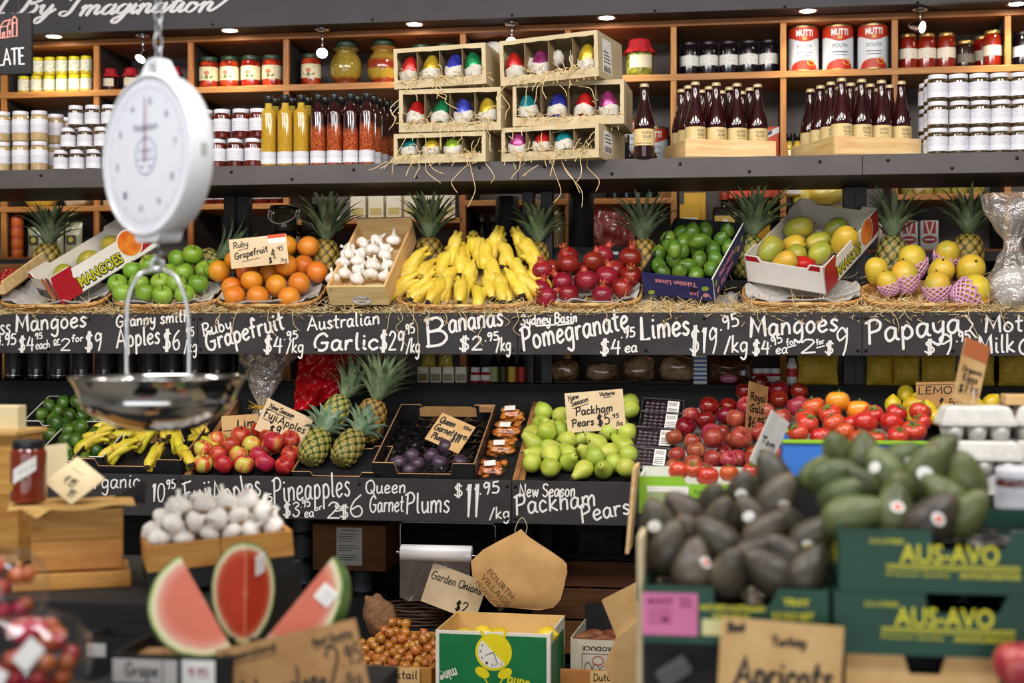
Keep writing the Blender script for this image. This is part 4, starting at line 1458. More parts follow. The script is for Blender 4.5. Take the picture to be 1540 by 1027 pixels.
b = MB(); b.lathe([(0,0),(.033,0),(.034,.004),(.034,.15),(.028,.18),(.014,.21),(.0135,.27),(0,.27)],24)
c = MB(); c.lathe([(.0142,.24),(.0145,.272),(0,.273)],16)
K_dbottle = Kit(b.mesh('bottle_glass',m_blackbottle),[('cap',c.mesh('cap',mat('foil_cap_dark','#2a2420',rough=.4)))])
for px in (924,942,960,978):
 stand(K_dbottle,'wine_bottle',px,YC - .03,ZS2,'black wine bottle whose foot shows under the upper display','bottle','wine bottles behind the display',rows=1)
for i,px in enumerate((725,742)):
 stand(K_dbottle,'wine_bottle',px,YC,ZS3 - .1,'dark bottle behind the bananas on the wall shelf','bottle','dark bottles behind the bananas',rows=1)
b = MB(); b.lathe([(0,0),(.040,0),(.041,.004),(.041,.11),(.034,.14),(.018,.16),(.017,.21),(0,.21)],24)
c = MB(); c.lathe([(.0185,.15),(.0205,.16),(.0205,.215),(0,.218)],16)
K_gold = Kit(b.mesh('bottle_glass',mat('bottle_gold','#b7ab6e','#d0c690',scale=9,rough=.15,coat=.5)),[('foil_cap',c.mesh('foil_cap',mat('cap_gold','#d4c68a',rough=.3,metal=.5)))])
stand(K_gold,'gold_bottle',838,YC,ZS3,'squat gold bottle between the two black cylinders','bottle')
for i,px in enumerate((898,918,938)):
 single('meat_pack',packet(.1,.2 - .02 * i,.05,i,mat('meat_pack','#8c1f1c','#c97b70',scale=22,rough=.2,coat=.5)),TR(xat(px,YC),YC,ZS3 + .02),'red vacuum pack hanging behind the pomegranates','packet','red vacuum packs')
b = MB(); b.box((0,0,0),(.18,.12,.02)); tag(b.build('steel_tray',m_chrome,None,TR(xat(888,YC),YC - .06,ZS3)),'shallow steel tray under the red vacuum packs','tray')
m_ybox = mat('box_yellow','#e0a80f','#e6b41e',scale=5,rough=.45)
for px,w_,h_,y_,lab,lp in ((1037,30,.20,YC - .05,'yellow gift box with white panel behind the lime carton',True),(1045,33,.262,YC + .08,'tall yellow gift box behind the shorter one',False),(1141,34,.262,YC + .02,'yellow gift box behind the pineapple crown',False)):
 ww = w_ / 356
 o = thing('gift_box',lab,'box',TR(xat(px,y_),y_,ZS3))
 b = MB(); b.box((-ww / 2,0,0),(ww / 2,.08,h_),0,.002); b.build('carton',m_ybox,o)
 if lp:
  b = MB(); b.box((-ww / 2 + .008,-.001,.06),(ww / 2 - .008,0,h_ - .055)); b.build('white_panel',m_paper,o)
b = MB(); b.box((-.05,0,0),(.05,.05,.17),0,.012); b.lathe([(.016,.165),(.015,.2),(0,.2)],16,0,TR(0,.025,0))
c = MB(); c.lathe([(.02,.198),(.021,.215),(.022,.225),(.012,.233),(0,.234)],16,0,TR(0,.025,0))
l = MB(); l.box((-.04,-.001,.05),(.045,0,.13))
q = MB(); poly2(q,disc2((.005,.105),.012,.012,16),flat(-.0018))
spawn(Kit(b.mesh('bottle_glass',mat('bottle_brown','#1d120b',rough=.15,coat=.5)),[('stopper',c.mesh('stopper',mat('stopper_red','#9c3b2c',rough=.5))),('yellow_label',l.mesh('yellow_label',mat('label_straw','#d3b65a',rough=.5)),[('seal',q.mesh('seal',m_paper))])]),'liqueur_bottle',TR(xat(1089,YC),YC,ZS3 + .025),'square dark bottle with yellow label between yellow boxes','bottle')
b = MB(); b.box((-.07,0,0),(.07,.1,.024),0,.002); tag(b.build('wooden_riser',m_wallwood,None,TR(xat(1089,YC),YC - .02,ZS3)),'small riser under the square dark bottle','riser')
for i,(dx,dz,w_) in enumerate(((1205,0,.15),(1250,.0,.14),(1210,.1,.16),(1252,.1,.15),(1240,.2,.2),(1205,.19,.1))):
 o = single('corn_bag',sack(w_ * .84,.15,.095,i + 20,mat('bag_corn','#c9b13c','#dfcf78',scale=16,rough=.3,coat=.4)),TR(xat(dx,YC),YC + .05,ZS3 + dz),'yellow bag of corn snacks heaped behind the mango carton','bag','yellow snack bags')
 o['mid'] = (0,0,.05)
J_pick = jar('pickgreen',.034,.11,liquid('pickle_green','#6d6a22','#b0a65a',60),m_lidgold,None)
for i in range(5):
 stand(J_pick,'pickle_jar',1366 + i * 25.5,YC,ZS2,'green pickle jar whose foot shows under the upper display','jar','pickle jars behind the display',rows=1)
m_coffee = mat('coffee_white','#dfe3e2','#cfd6d6',scale=9,rough=.35)
for i,px in enumerate((1336,1367,1398)):
 o = stand(Kit(None),'coffee_packet',px,YC,ZS3,'white packet with red top band behind the papayas','packet','red and white packets',rot=0,rows=1)
 b = MB(); b.box((-.037,0,0),(.037,.05,.125),0,.006); b.build('packet_body',m_coffee,o)
 b = MB(); b.box((-.025,-.0012,.07),(.025,0,.12)); poly2(b,disc2((0,.045),.03,.016,18),flat(-.0014)); b.build('red_print',mat('print_crimson','#a81a20',rough=.4),o)
 b = MB(); poly2(b,[(-.006,.07),(.0,.07),(-.012,.12),(-.018,.12)],flat(-.002)); poly2(b,[(.0,.07),(.006,.07),(.018,.12),(.012,.12)],flat(-.002)); poly2(b,[(-.02,.042),(.02,.042),(.02,.048),(-.02,.048)],flat(-.002)); b.build('white_print',m_white,o)

# two black canisters and two low black boxes on the rear ledge
for px,hh,w_ in ((763,.235,36),(874,.245,39)):
 r_ = w_ / 2 / 392
 b = MB(); b.lathe([(0,0),(r_,0),(r_,hh - .002),(r_ - .003,hh),(0,hh)],32)
 o = b.build('black_canister',m_black,None,TR(xat(px,.53),.53,ZRL)); tag(o,'tall matt black canister ' + ('above the bananas' if px < 800 else 'above the pomegranates'),'canister')
for px,w_ in ((862,78),(925,64)):
 ww = w_ / 392
 o = thing('black_box','low black box on the rear ledge behind the pomegranates, ' + ('larger' if w_ > 70 else 'smaller'),'box',TR(xat(px,.47),.47,ZRL))
 b = MB(); b.box((-ww / 2,-.012,-.03),(ww / 2,.08,.03),0,.004); b.build('box_body',m_black,o)
 b = MB(); b.box((-.012,-.0135,-.02),(.014,-.012,.012)); b.build('paper_tag',m_paper,o)

# ------------------------------------------------------------ goods on the ledge between the middle and lower tiers
YG = .345
J_ledge = jar('ledgejar',.038,.13,liquid('jam_darkest','#0f0b0c','#1a1213',20),m_lidb,print_mat('ledge_label','#2c2a2a','#55504c',150,.02,.2,.4),lz=(.35,.85))
b = MB(); b.lathe([(.0382,.016),(.0392,.018),(.0392,.022),(.0382,.024)],28); J_ledge.parts.append(('base_ring',b.mesh('base_ring',m_chrome)))
for i in range(11):
 stand(J_ledge,'dark_jar',-12 + i * 34,YG,ZLEDGE,'dark jar with bright foot ring on the ledge behind the scale bowl','jar','dark jars on the ledge',rows=1)
for i in range(4):
 px = 636 + i * 19
 o = stand(Kit(None),'spice_box',px,YG,ZLEDGE,'small white box with brown window on the ledge','box','white spice boxes',rot=0,rows=1)
 b = MB(); b.box((-.021,0,0),(.021,.06,.06),0,.0015); b.build('carton',m_tea,o)
 b = MB(); b.box((-.017,-.001,.006),(.017,0,.034)); b.build('brown_window',mat('window_brown','#7a5a34','#9a7a4c',scale=60,rough=.3),o)
for i in range(2):
 single('yellow_packet',packet(.055,.055,.03,i + 9,m_bagy),TR(xat(642 + i * 26,YG),YG + .028,ZLEDGE + .0605),'yellow packet lying on the white spice boxes','packet','yellow packets on the spice boxes')
J_sp = jar('sprinkle',.019,.06,liquid('spice_red','#8e1420','#c9303a',90),m_lidw,m_paper,lz=(.15,.5),lidh=.018,shoulder=.05)
for px in (715,731):
 stand(J_sp,'spice_jar',px,YG,ZLEDGE,'small spice jar with white lid left of the sauce bottles','jar','white lidded spice jars',rows=1)
for px,col,lab in ((743,'#9fae7a','green'),(757,'#3b3320','black and yellow'),(770,'#cfae3e','yellow'),(784,'#b3231f','red')):
 b = MB(); b.lathe([(0,0),(.0155,0),(.016,.003),(.016,.075),(.007,.1),(.007,.13),(0,.13)],20)
 c = MB(); c.lathe([(.0078,.118),(.0082,.134),(0,.135)],14)
 l = MB(); band(l,.0165,.004,.062,110)
 stand(Kit(b.mesh('bottle_glass',m_blackbottle),[('cap',c.mesh('cap',m_lidb)),('paper_label',l.mesh('paper_label',mat('label_' + lab,col,rough=.5)))]),'sauce_flask',px,YG,ZLEDGE,'slim dark sauce flask with ' + lab + ' label on the ledge','bottle')
m_bread = mat('cellophane_bread','#6b4c34','#ad9270',scale=20,rough=.12,coat=.9,lo=.4,hi=.62)
for i,(px,w_,h_) in enumerate(((848,.11,.085),(905,.13,.072),(960,.13,.1),(1020,.15,.1))):
 single('bread_bag',sack(w_,.13,h_,i + 3,m_bread),TR(xat(px,YG),YG + .06,ZLEDGE + .007),'cellophane bag of dark bread on the ledge above the pears','bag','cellophane bread bags')['rows'] = 1
b = MB(); b.box((-.025,0,0),(.025,.05,.11),0,.003)
o = tag(b.build('striped_packet',m_white,None,TR(xat(1053,YG),YG,ZLEDGE)),'small blue and white striped packet beside the wafer pack','packet')
b = MB()
for k in range(6):
 b.box((-.024,-.001,.012 + k * .016),(.024,0,.02 + k * .016))
b.build('blue_stripe',mat('print_blue','#2f6fb0',rough=.5),o)
o = single('wafer_packet',packet(.17,.105,.06,5,mat('wafer_brown','#3c2014','#57301c',scale=30,rough=.2,coat=.6,stretch=(6,1,1))),TR(xat(1098,YG),YG + .02,ZLEDGE),'dark brown wafer packet with pink oval label on the ledge','packet')
b = MB(); poly2(b,disc2((-.005,.022),.032,.016,22),flat(-.036)); b.build('pink_label',mat('print_pink','#b3366a',rough=.5),o)
b = MB(); typeset(b,'LETTA',(-.022,.018),(.012,.018),.008,flat(-.037)); b.build('label_lettering',m_white,o)
for px in (1139,1152,1166):
 stand(J_sp,'spice_jar',px,YG + .03,ZLEDGE,'small spice jar beside the wafer packet','jar','spice jars by the wafers',rows=1)
b = MB(); b.lathe([(0,0),(.018,0),(.019,.01),(.019,.07),(.01,.1),(0,.1)],18); c = MB(); band(c,.0195,.03,.06,110)
spawn(Kit(b.mesh('bottle_body',m_white),[('red_label',c.mesh('red_label',mat('print_scarlet','#c4202a',rough=.4)))]),'squeeze_bottle',TR(xat(1191,YG),YG,ZLEDGE),'white squeeze bottle with red label left of the yellow packs','bottle')
m_flour = print_mat('flour_pack_print','#d6b43a','#8d7420',230,.02,.2,.5,xs=330)
for i,(px,w_) in enumerate(((1230,.15),(1323,.095),(1364,.095),(1412,.125),(1478,.085),(1524,.1))):
 single('polenta_packet',packet(w_,.115,.05,i + 2,m_flour),TR(xat(px,YG),YG + .01,ZLEDGE + .001),'yellow printed polenta packet under the price boards','packet','yellow polenta packets')['rows'] = 1

# ============================================================ fruit kinds
def fruit_mat(key,stops,scale=14,rough=.35,hue=.01,val=.06,sat=.0,stretch=(1,1,1),coat=.15,bump=0.0,bscale=200,detail=4,speck=None,sss=0.0):
 if key in _M:
  return _M[key]
 t = NT(key)
 v = t.coord(stretch,rnd=11)
 n = t.noise(v,scale,detail)
 col = t.ramp(n,stops)
 if speck:
  sc_,c_,thr = speck
  s2 = t.noise(v,sc_,1)
  col = t.mix(t.ramp(s2,[(thr,'#000000'),(thr + .05,'#b0b0b0')]),col,c_)
 col = t.vary(col,hue,val,sat)
 t.base(col)
 if bump:
  t.bump(t.noise(v,bscale,2),bump,.002)
 t.set(rough,coat=coat,sss=sss,sssr=.006)
 _M[key] = t.m
 return t.m

m_stem = mat('stem_brown','#4a3420',rough=.8)
m_green_leaf = mat('calyx_green','#3f5a24','#5f7d34',scale=40,rough=.6)

def apple_prof(Rr,dimple=.32,squash=.92,n=16):
 out = []
 for i in range(n + 1):
  t = -PI / 2 + PI * i / n
  r = Rr * math.cos(t) ** .82 * (1 + .05 * math.sin(t))
  z = Rr * squash * math.sin(t)
  k = math.exp(-(r / (Rr * .33)) ** 2) * dimple * Rr
  z -= k * (1 if t > 0 else -.6)
  out.append((max(r,0) if 0 < i < n else 0,z))
 return out

def fruit(own_prof,m,parts=(),n=24,fn=None,name='skin'):
 b = MB(); b.lathe(own_prof,n,0,None,True,fn)
 return Kit(b.mesh(name,m),parts)

def stem_part(z0,L,r=.0016,bend=.004):
 b = MB(); b.tube([(0,0,z0),(bend * .4,0,z0 + L * .5),(bend,0,z0 + L)],[r * .8,r,r * 1.3],6)
 return ('stem',b.mesh('stem',m_stem))

def sticker_part(Rr,key='#e8e4dc',rx=.011,ry=.009,th=.6,ph=.5,sc=(1,1,1),label=None,ring=None):
 """small oval price sticker lying on a round skin of radius Rr"""
 b = MB()
 n = Vector((math.cos(ph) * math.cos(th),math.cos(ph) * math.sin(th),math.sin(ph)))
 a = n.cross(Vector((0,0,1))).normalized(); c = n.cross(a)
 def put(p,e=.0009):
  d = (n + a * (p[0] / Rr) + c * (p[1] / Rr)).normalized()
  return Vector((d.x * sc[0],d.y * sc[1],d.z * sc[2])) * (Rr + e)
 ringp = disc2((0,0),rx,ry,16); mid = disc2((0,0),rx * .5,ry * .5,16)
 vs = [put(p) for p in ringp] + [put(p) for p in mid] + [put((0,0))]
 fs = [(i,(i + 1) % 16,16 + (i + 1) % 16,16 + i) for i in range(16)] + [(16 + i,16 + (i + 1) % 16,32) for i in range(16)]
 b.add(vs,fs,0,True)
 return ('sticker',b.mesh('sticker',mat('sticker_' + key.strip('#'),key,rough=.4)))

K_granny = fruit(apple_prof(.035),fruit_mat('granny_skin',[(.3,'#5a8420'),(.5,'#789c2e'),(.75,'#98b448')],10,speck=(300,'#cfe08a',.68)),[stem_part(.022,.016)])
K_fuji_g = fruit(apple_prof(.035),fruit_mat('fuji_pale',[(.34,'#b6302a'),(.46,'#cf6a3c'),(.56,'#c9b94c'),(.75,'#b4bd52')],12,stretch=(3,3,.7),hue=.02,speck=(300,'#e6d7a2',.7)),[stem_part(.022,.016)])
K_fuji_r = fruit(apple_prof(.035),fruit_mat('fuji_red',[(.3,'#8c1020'),(.5,'#b02028'),(.62,'#c2533a'),(.8,'#c99a52')],12,stretch=(3,3,.7),hue=.015,speck=(300,'#dc9a7a',.7)),[stem_part(.022,.016)])
K_redapple = fruit(apple_prof(.040),fruit_mat('red_apple_skin',[(.3,'#861c20'),(.5,'#a53a34'),(.64,'#b96450'),(.82,'#c79868')],9,stretch=(3,3,.7),hue=.02,val=.12,rough=.28,speck=(260,'#e0a088',.68)),[stem_part(.026,.016)])
K_darkapple = fruit(apple_prof(.040),fruit_mat('dark_apple_skin',[(.3,'#62090f'),(.6,'#7f141a'),(.85,'#9c3a2c')],9,stretch=(3,3,.7),val=.1,rough=.22,coat=.3,speck=(260,'#c87a6a',.7)),[stem_part(.026,.016)])

def ballprof(Rr,sq=1.0,n=14):
 return [(0 if i in (0,n) else Rr * math.cos(-PI / 2 + PI * i / n),Rr * sq * math.sin(-PI / 2 + PI * i / n)) for i in range(n + 1)]

b_ = MB(); b_.lathe([(0,.0398),(.003,.0401),(.0042,.0396)],8)
K_grapefruit = fruit(ballprof(.040,.95),fruit_mat('grapefruit_skin',[(.3,'#cf6a18'),(.52,'#dc8426'),(.75,'#e29c38')],7,hue=.018,val=.05,rough=.42,bump=.25,bscale=260),[('navel',b_.mesh('navel',mat('navel_tan','#b58a3c',rough=.7)))])
K_lime = fruit([(0,-.034),(.004,-.0335),(.012,-.029),(.021,-.018),(.0255,-.004),(.025,.007),(.020,.019),(.011,.0285),(.004,.032),(.0028,.0345),(0,.035)],fruit_mat('lime_skin',[(.3,'#385a18'),(.52,'#587a24'),(.75,'#84983a')],18,hue=.015,val=.12,rough=.32,bump=.2,bscale=380))
K_limed = fruit([(0,-.034),(.004,-.0335),(.012,-.029),(.021,-.018),(.0255,-.004),(.025,.007),(.020,.019),(.011,.0285),(.004,.032),(.0028,.0345),(0,.035)],fruit_mat('lime_skin_dark',[(.3,'#263f12'),(.55,'#40601d'),(.78,'#6b822c')],18,hue=.02,val=.15,rough=.32,bump=.2,bscale=380))

def pome_kit():
 c = MB()
 c.lathe([(.012,.034),(.010,.041),(.0105,.048)],18,fn=lambda p,t: p)
 n = 6
 for k in range(n):
  a = 2 * PI * k / n
  u = Vector((math.cos(a),math.sin(a),0)); w_ = Vector((-math.sin(a),math.cos(a),0))
  base = u * .0102 + Vector((0,0,.046))
  c.add([base - w_ * .0052,base + w_ * .0052,u * .0165 + Vector((0,0,.057)),base + u * -.0015 + Vector((0,0,.002))],[(0,1,2),(1,3,2),(3,0,2)])
 c.ball((0,0,.042),.008,10,6,1)
 return fruit(ballprof(.0375,.95),fruit_mat('pome_skin',[(.3,'#6c0f13'),(.5,'#881b1c'),(.7,'#9d2d27'),(.88,'#b4604a')],13,hue=.012,val=.1,rough=.3,coat=.25),[('calyx',c.mesh('calyx',[mat('calyx_red','#a8322c','#c25a3e',scale=90,rough=.5),mat('stamen_tan','#8f6a35',rough=.8)]))],fn=lambda p,t: Vector((p.x * (1 + .025 * math.cos(3 * t + .4)),p.y * (1 + .025 * math.cos(3 * t + .4)),p.z)))

K_pome = pome_kit()

def oval(L,r,skew=.12,n=16,flat_=.92):
 prof = [(0 if i in (0,n) else r * math.cos(-PI / 2 + PI * i / n) ** .9 * (1 + skew * math.sin(-PI / 2 + PI * i / n)),L / 2 * math.sin(-PI / 2 + PI * i / n)) for i in range(n + 1)]
 fn = lambda p,t: Vector((p.x + .08 * r * math.sin(p.z / L * PI * 1.5),p.y * flat_,p.z))
 return prof,fn

def mk(prof_fn,m,parts=()):
 return fruit(prof_fn[0],m,parts,24,prof_fn[1])

K_mango_g = mk(oval(.105,.042),fruit_mat('mango_green',[(.3,'#7e8f2c'),(.55,'#a6a03a'),(.75,'#c2a93c')],8,hue=.012,rough=.38),[stem_part(.051,.006,.0028),sticker_part(.044,'#dcd8c6',.008,.007,-1.2,.2)])
K_mango_y = mk(oval(.105,.042),fruit_mat('mango_yellow',[(.3,'#b59a2e'),(.55,'#d4a83a'),(.8,'#d88a3a')],8,hue=.012,rough=.38),[stem_part(.051,.006,.0028)])
m_papaya = fruit_mat('papaya_skin',[(.3,'#98a03a'),(.42,'#c4ac34'),(.6,'#d6b43a'),(.85,'#d99c30')],9,hue=.01,rough=.4,speck=(60,'#a98a2c',.7))
K_papaya = mk(oval(.115,.046,.1,flat_=.97),m_papaya,[stem_part(.055,.005,.004)])
net = MB()
for sgn in (1,-1):
 for k in range(12):
  a0 = 2 * PI * k / 12
  pts = []
  for i in range(9):
   v = -PI / 2 + .22 + 1.42 * i / 8
   a = a0 + sgn * i * .30
   rr_ = .0478 * max(.02,math.cos(v)) ** .9 * (1 + .1 * math.sin(v)) + .0022
   pts.append((rr_ * math.cos(a),rr_ * math.sin(a),.0600 * math.sin(v)))
  net.tube(pts,.0030,5,0)
K_papaya_net = Kit(K_papaya.own,K_papaya.parts + [('foam_net',net.mesh('foam_net',mat('foam_pink','#c98fb9','#d8a9cb',scale=30,rough=.7)))])

PEARP = [(0,-.0415),(.006,-.042),(.016,-.040),(.027,-.032),(.033,-.019),(.0335,-.007),(.030,.007),(.0235,.021),(.0175,.032),(.0145,.041),(.0115,.047),(.006,.0505),(0,.0495)]
K_pear = fruit(PEARP,fruit_mat('pear_skin',[(.3,'#96a832'),(.5,'#b3c04a'),(.7,'#c6cb5c'),(.85,'#cfc866')],12,hue=.012,val=.08,rough=.45,speck=(240,'#8a8a3a',.66)),[stem_part(.0485,.022,.0017,.008)],fn=lambda p,t: Vector((p.x * (1 + .04 * math.sin(2 * t)) + .1 * max(0,p.z) * .4,p.y * (1 + .03 * math.cos(3 * t)),p.z)))
K_plum = fruit(apple_prof(.027,.16,.97),fruit_mat('plum_skin',[(.3,'#2e2130'),(.5,'#473547'),(.7,'#685265'),(.88,'#78404a')],10,hue=.02,rough=.4,speck=(300,'#8a7a8c',.72)),[stem_part(.0225,.01)])

def tomato(Rr,key,stops,ribs=5,calyx=True):
 parts = []
 if calyx:
  c = MB()
  for k in range(5):
   a = 2 * PI * k / 5
   u = Vector((math.cos(a),math.sin(a),0)); w_ = Vector((-math.sin(a),math.cos(a),0))
   z0 = Rr * .66
   c.add([u * .003 - w_ * .004 + Vector((0,0,z0)),u * .003 + w_ * .004 + Vector((0,0,z0)),u * Rr * .34 + w_ * .0045 + Vector((0,0,z0 + .006)),u * Rr * .34 - w_ * .0045 + Vector((0,0,z0 + .006)),u * Rr * .66 + Vector((0,0,z0 + .004))],
                  [(0,1,2,3),(3,2,4)])
  c.tube([(0,0,Rr * .6),(.002,0,Rr * .8),(.006,0,Rr * .98)],[.003,.002,.0026],6)
  parts.append(('calyx',c.mesh('calyx',m_green_leaf)))
 return fruit(apple_prof(Rr,.2,.84),fruit_mat(key,stops,7,hue=.012,val=.06,rough=.2,coat=.4),parts,30,lambda p,t: Vector((p.x * (1 + .025 * math.cos(ribs * t)),p.y * (1 + .025 * math.cos(ribs * t)),p.z)))

K_tomato = tomato(.036,'tomato_skin',[(.3,'#ad2c14'),(.6,'#c04a28'),(.85,'#cc6a44')])
K_tomato_o = tomato(.036,'tomato_orange',[(.3,'#d97812'),(.6,'#e69424'),(.85,'#ecab44')],4)

AVOP = [(0,-.052),(.010,-.0515),(.023,-.046),(.033,-.034),(.0375,-.018),(.037,-.002),(.032,.016),(.0255,.031),(.0195,.043),(.012,.051),(.005,.0545),(0,.0545)]
m_avo = fruit_mat('avocado_dark',[(.3,'#2b261e'),(.5,'#453d31'),(.75,'#655b48')],9,hue=.02,val=.18,rough=.42,bump=.55,bscale=150,coat=.1)
m_avog = fruit_mat('avocado_green',[(.3,'#373f22'),(.5,'#515a31'),(.75,'#747b4e')],9,hue=.02,val=.16,rough=.42,bump=.55,bscale=150,coat=.1)
_bt = MB(); _bt.lathe([(.005,.0538),(.0045,.0562),(0,.0568)],10)
bt = ('stem_button',_bt.mesh('stem_button',mat('stem_tan','#6e5a38',rough=.8)))
K_avo = fruit(AVOP,m_avo,[bt],28)
K_avog = fruit(AVOP,m_avog,[bt],28)

def avo_sticker(m,key,th,z):
 b = MB()
 n = 20
 def put(px,py):
  zz = z + py
  k = [i for i in range(len(AVOP) - 1) if AVOP[i][1] <= zz <= AVOP[i + 1][1]]
  i = k[0] if k else 4
  (r0,z0),(r1,z1) = AVOP[i],AVOP[i + 1]
  r = r0 + (r1 - r0) * (zz - z0) / max(z1 - z0,1e-6) + .0011
  a = th + px / max(r,.01)
  return Vector((r * math.cos(a),r * math.sin(a),zz))
 for kk,(f,mi) in enumerate(((1,0),(.55,1))):
  pts = disc2((0,0),.0125 * f,.010 * f,n)
  vs = [put(*p) * (1 + .012 * kk) for p in pts] + [put(0,0) * (1 + .012 * kk)]
  b.add(vs,[(i,(i + 1) % n,n) for i in range(n)],mi,True)
 return Kit(m.own,m.parts + [('sticker',b.mesh('sticker',[mat('sticker_white','#f2efe8',rough=.35),mat('sticker_print' + key,key,rough=.4)]))])

K_avo_s = avo_sticker(K_avo,'#d9684a',-1.2,.004)
K_avo_s2 = avo_sticker(K_avo,'#e8e2d2',-1.7,.014)
K_avo_y = avo_sticker(K_avo,'#d8c41e',-1.5,.0)
K_avog_s = avo_sticker(K_avog,'#d9684a',-1.3,.006)
K_avog_s2 = avo_sticker(K_avog,'#efeae0',-1.8,.016)

def garlic_kit():
 prof = [(0,-.0135),(.009,-.0145),(.018,-.011),(.0235,-.002),(.0225,.007),(.016,.014),(.008,.019),(.0048,.026),(.004,.034),(.0055,.038),(0,.037)]
 fn = lambda p,t: Vector((p.x * (1 + .07 * abs(math.cos(4 * t)) * min(1,max(0,(.022 - p.z) / .02))),p.y * (1 + .07 * abs(math.cos(4 * t)) * min(1,max(0,(.022 - p.z) / .02))),p.z))
 rt = MB(); rt.lathe([(.009,-.0142),(.0075,-.0175),(0,-.018)],12)
 return fruit(prof,fruit_mat('garlic_skin',[(.3,'#d9cfc2'),(.5,'#ece6dc'),(.8,'#f4f0e8')],30,stretch=(3,3,.5),val=.05,hue=.0,rough=.55,coat=.1),[('root_plate',rt.mesh('root_plate',mat('root_brown','#a5865c',rough=.9)))],28,fn)

K_garlic = garlic_kit()
K_onion = fruit([(0,-.0135),(.004,-.0138),(.011,-.0105),(.0152,-.002),(.0145,.006),(.0095,.012),(.004,.0150),(.002,.0175),(0,.018)],fruit_mat('onion_skin',[(.3,'#8a4a1a'),(.5,'#b06e2c'),(.7,'#c58c44'),(.88,'#d8b678')],30,stretch=(4,4,.5),hue=.015,val=.15,rough=.25,coat=.3),[],14)

def pineapple_kit(key,dark,mid_,light,h=.165,r=.056):
 b = MB()
 nu,nv = 90,54
 vs,tone = [],[]
 for j in range(nv + 1):
  v = j / nv
  t = -PI / 2 + PI * v
  rr_ = r * max(0.0,math.cos(t)) ** .55 * (1 - .10 * v)
  for i in range(nu):
   u = i / nu
   p,q = 8 * u + 4.5 * v,8 * u - 5.5 * v
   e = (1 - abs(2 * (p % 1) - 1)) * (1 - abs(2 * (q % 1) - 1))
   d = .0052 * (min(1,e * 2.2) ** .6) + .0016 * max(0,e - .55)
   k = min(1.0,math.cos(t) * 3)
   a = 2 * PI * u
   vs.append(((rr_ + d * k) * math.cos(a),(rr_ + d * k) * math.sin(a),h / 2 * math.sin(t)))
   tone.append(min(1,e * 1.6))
 fs = [(j * nu + i,j * nu + (i + 1) % nu,(j + 1) * nu + (i + 1) % nu,(j + 1) * nu + i) for j in range(nv) for i in range(nu)]
 b.add(vs,fs,0,True)
 b.a = tone
 t = NT(key)
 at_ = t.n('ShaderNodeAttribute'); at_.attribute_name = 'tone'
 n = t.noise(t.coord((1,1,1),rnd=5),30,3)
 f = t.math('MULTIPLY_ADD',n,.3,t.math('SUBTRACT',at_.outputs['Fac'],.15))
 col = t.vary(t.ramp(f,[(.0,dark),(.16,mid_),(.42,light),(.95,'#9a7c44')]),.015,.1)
 t.base(col); t.set(.5)
 own = b.mesh('rind',t.m)
 return own

m_crown = mat('pineapple_leaf','#5f7650','#97a982',scale=30,rough=.45,stretch=(1,1,.3),val=.12)
m_crownp = mat('pineapple_leaf_pale','#5f7a5c','#93a78c',scale=30,rough=.45,stretch=(1,1,.3),val=.1)

def crown_mesh(seed,L=.15,n=44,z0=.078,m=None,spread=1.0):
 rr = random.Random(seed)
 b = MB()
 for k in range(n):
  f = k / n
  a = k * 2.39996 + rr.uniform(-.2,.2)
  u = Vector((math.cos(a),math.sin(a),0)); w_ = Vector((-math.sin(a),math.cos(a),0))
  le = L * (.55 + .5 * math.sin(PI * min(1,f * .85 + .12))) * rr.uniform(.85,1.12)
  out = (1.15 - 1.0 * f) * spread
  wd = .0165 * (1 - .35 * f)
  pts = []
  p = u * (.016 * (1 - f)) + Vector((0,0,z0 + .03 * f))
  steps = 6
  for s_ in range(steps + 1):
   q = s_ / steps
   el = (1.45 - .55 * out) - out * 1.15 * q * q + rr.uniform(-.03,.03)
   pts.append(p.copy())
   p = p + (u * math.cos(el) + Vector((0,0,math.sin(el)))) * le / steps
  vs = []
  for s_,c in enumerate(pts):
   q = s_ / steps
   ww = wd * (1 - q) ** .65 * (.75 + .6 * min(1,q * 3)) if s_ < steps else .0004
   nrm = (u * -.5 + Vector((0,0,.8))) * ww * .45
   vs += [c - w_ * ww + nrm,c,c + w_ * ww + nrm]
  fs = []
  for s_ in range(steps):
   o = s_ * 3
   fs += [(o,o + 1,o + 4,o + 3),(o + 1,o + 2,o + 5,o + 4)]
  b.add(vs,fs,0,True)
 return b.mesh('crown',m or m_crown)

PINE_Y = pineapple_kit('pine_gold','#2c2614','#6d5a22','#a88a36')
PINE_G = pineapple_kit('pine_green','#232a14','#5f6428','#a3a050')
CROWNS = [crown_mesh(i,.175 + .012 * (i % 3)) for i in range(4)]
CROWN_P = [crown_mesh(9 + i,.115,40,m=m_crownp,spread=1.2) for i in range(2)]
K_pine = [Kit(PINE_Y,[('crown',c)]) for c in CROWNS]
K_pineg = [Kit(PINE_G,[('crown',c)]) for c in CROWNS]
K_pinep = [Kit(PINE_G,[('crown',c)]) for c in CROWN_P]

def pineapple(kit,px,py,Y,lean,back,label,s=1.0,grp=None):
 """lean: degrees to the picture's right, back: degrees away from the viewer"""
 o = spawn(kit,'pineapple',TR(at(px,py,Y)) @ RY(lean) @ RX(-back) @ RZ(R.uniform(0,360)) @ SC(s),label,'pineapple',grp)
 clear_of(o,(lambda y: ZSTEP if y > .281 else zmid(y)) if grp == 'pineapples' else zlow,only_up=grp != 'pineapples')
 return o

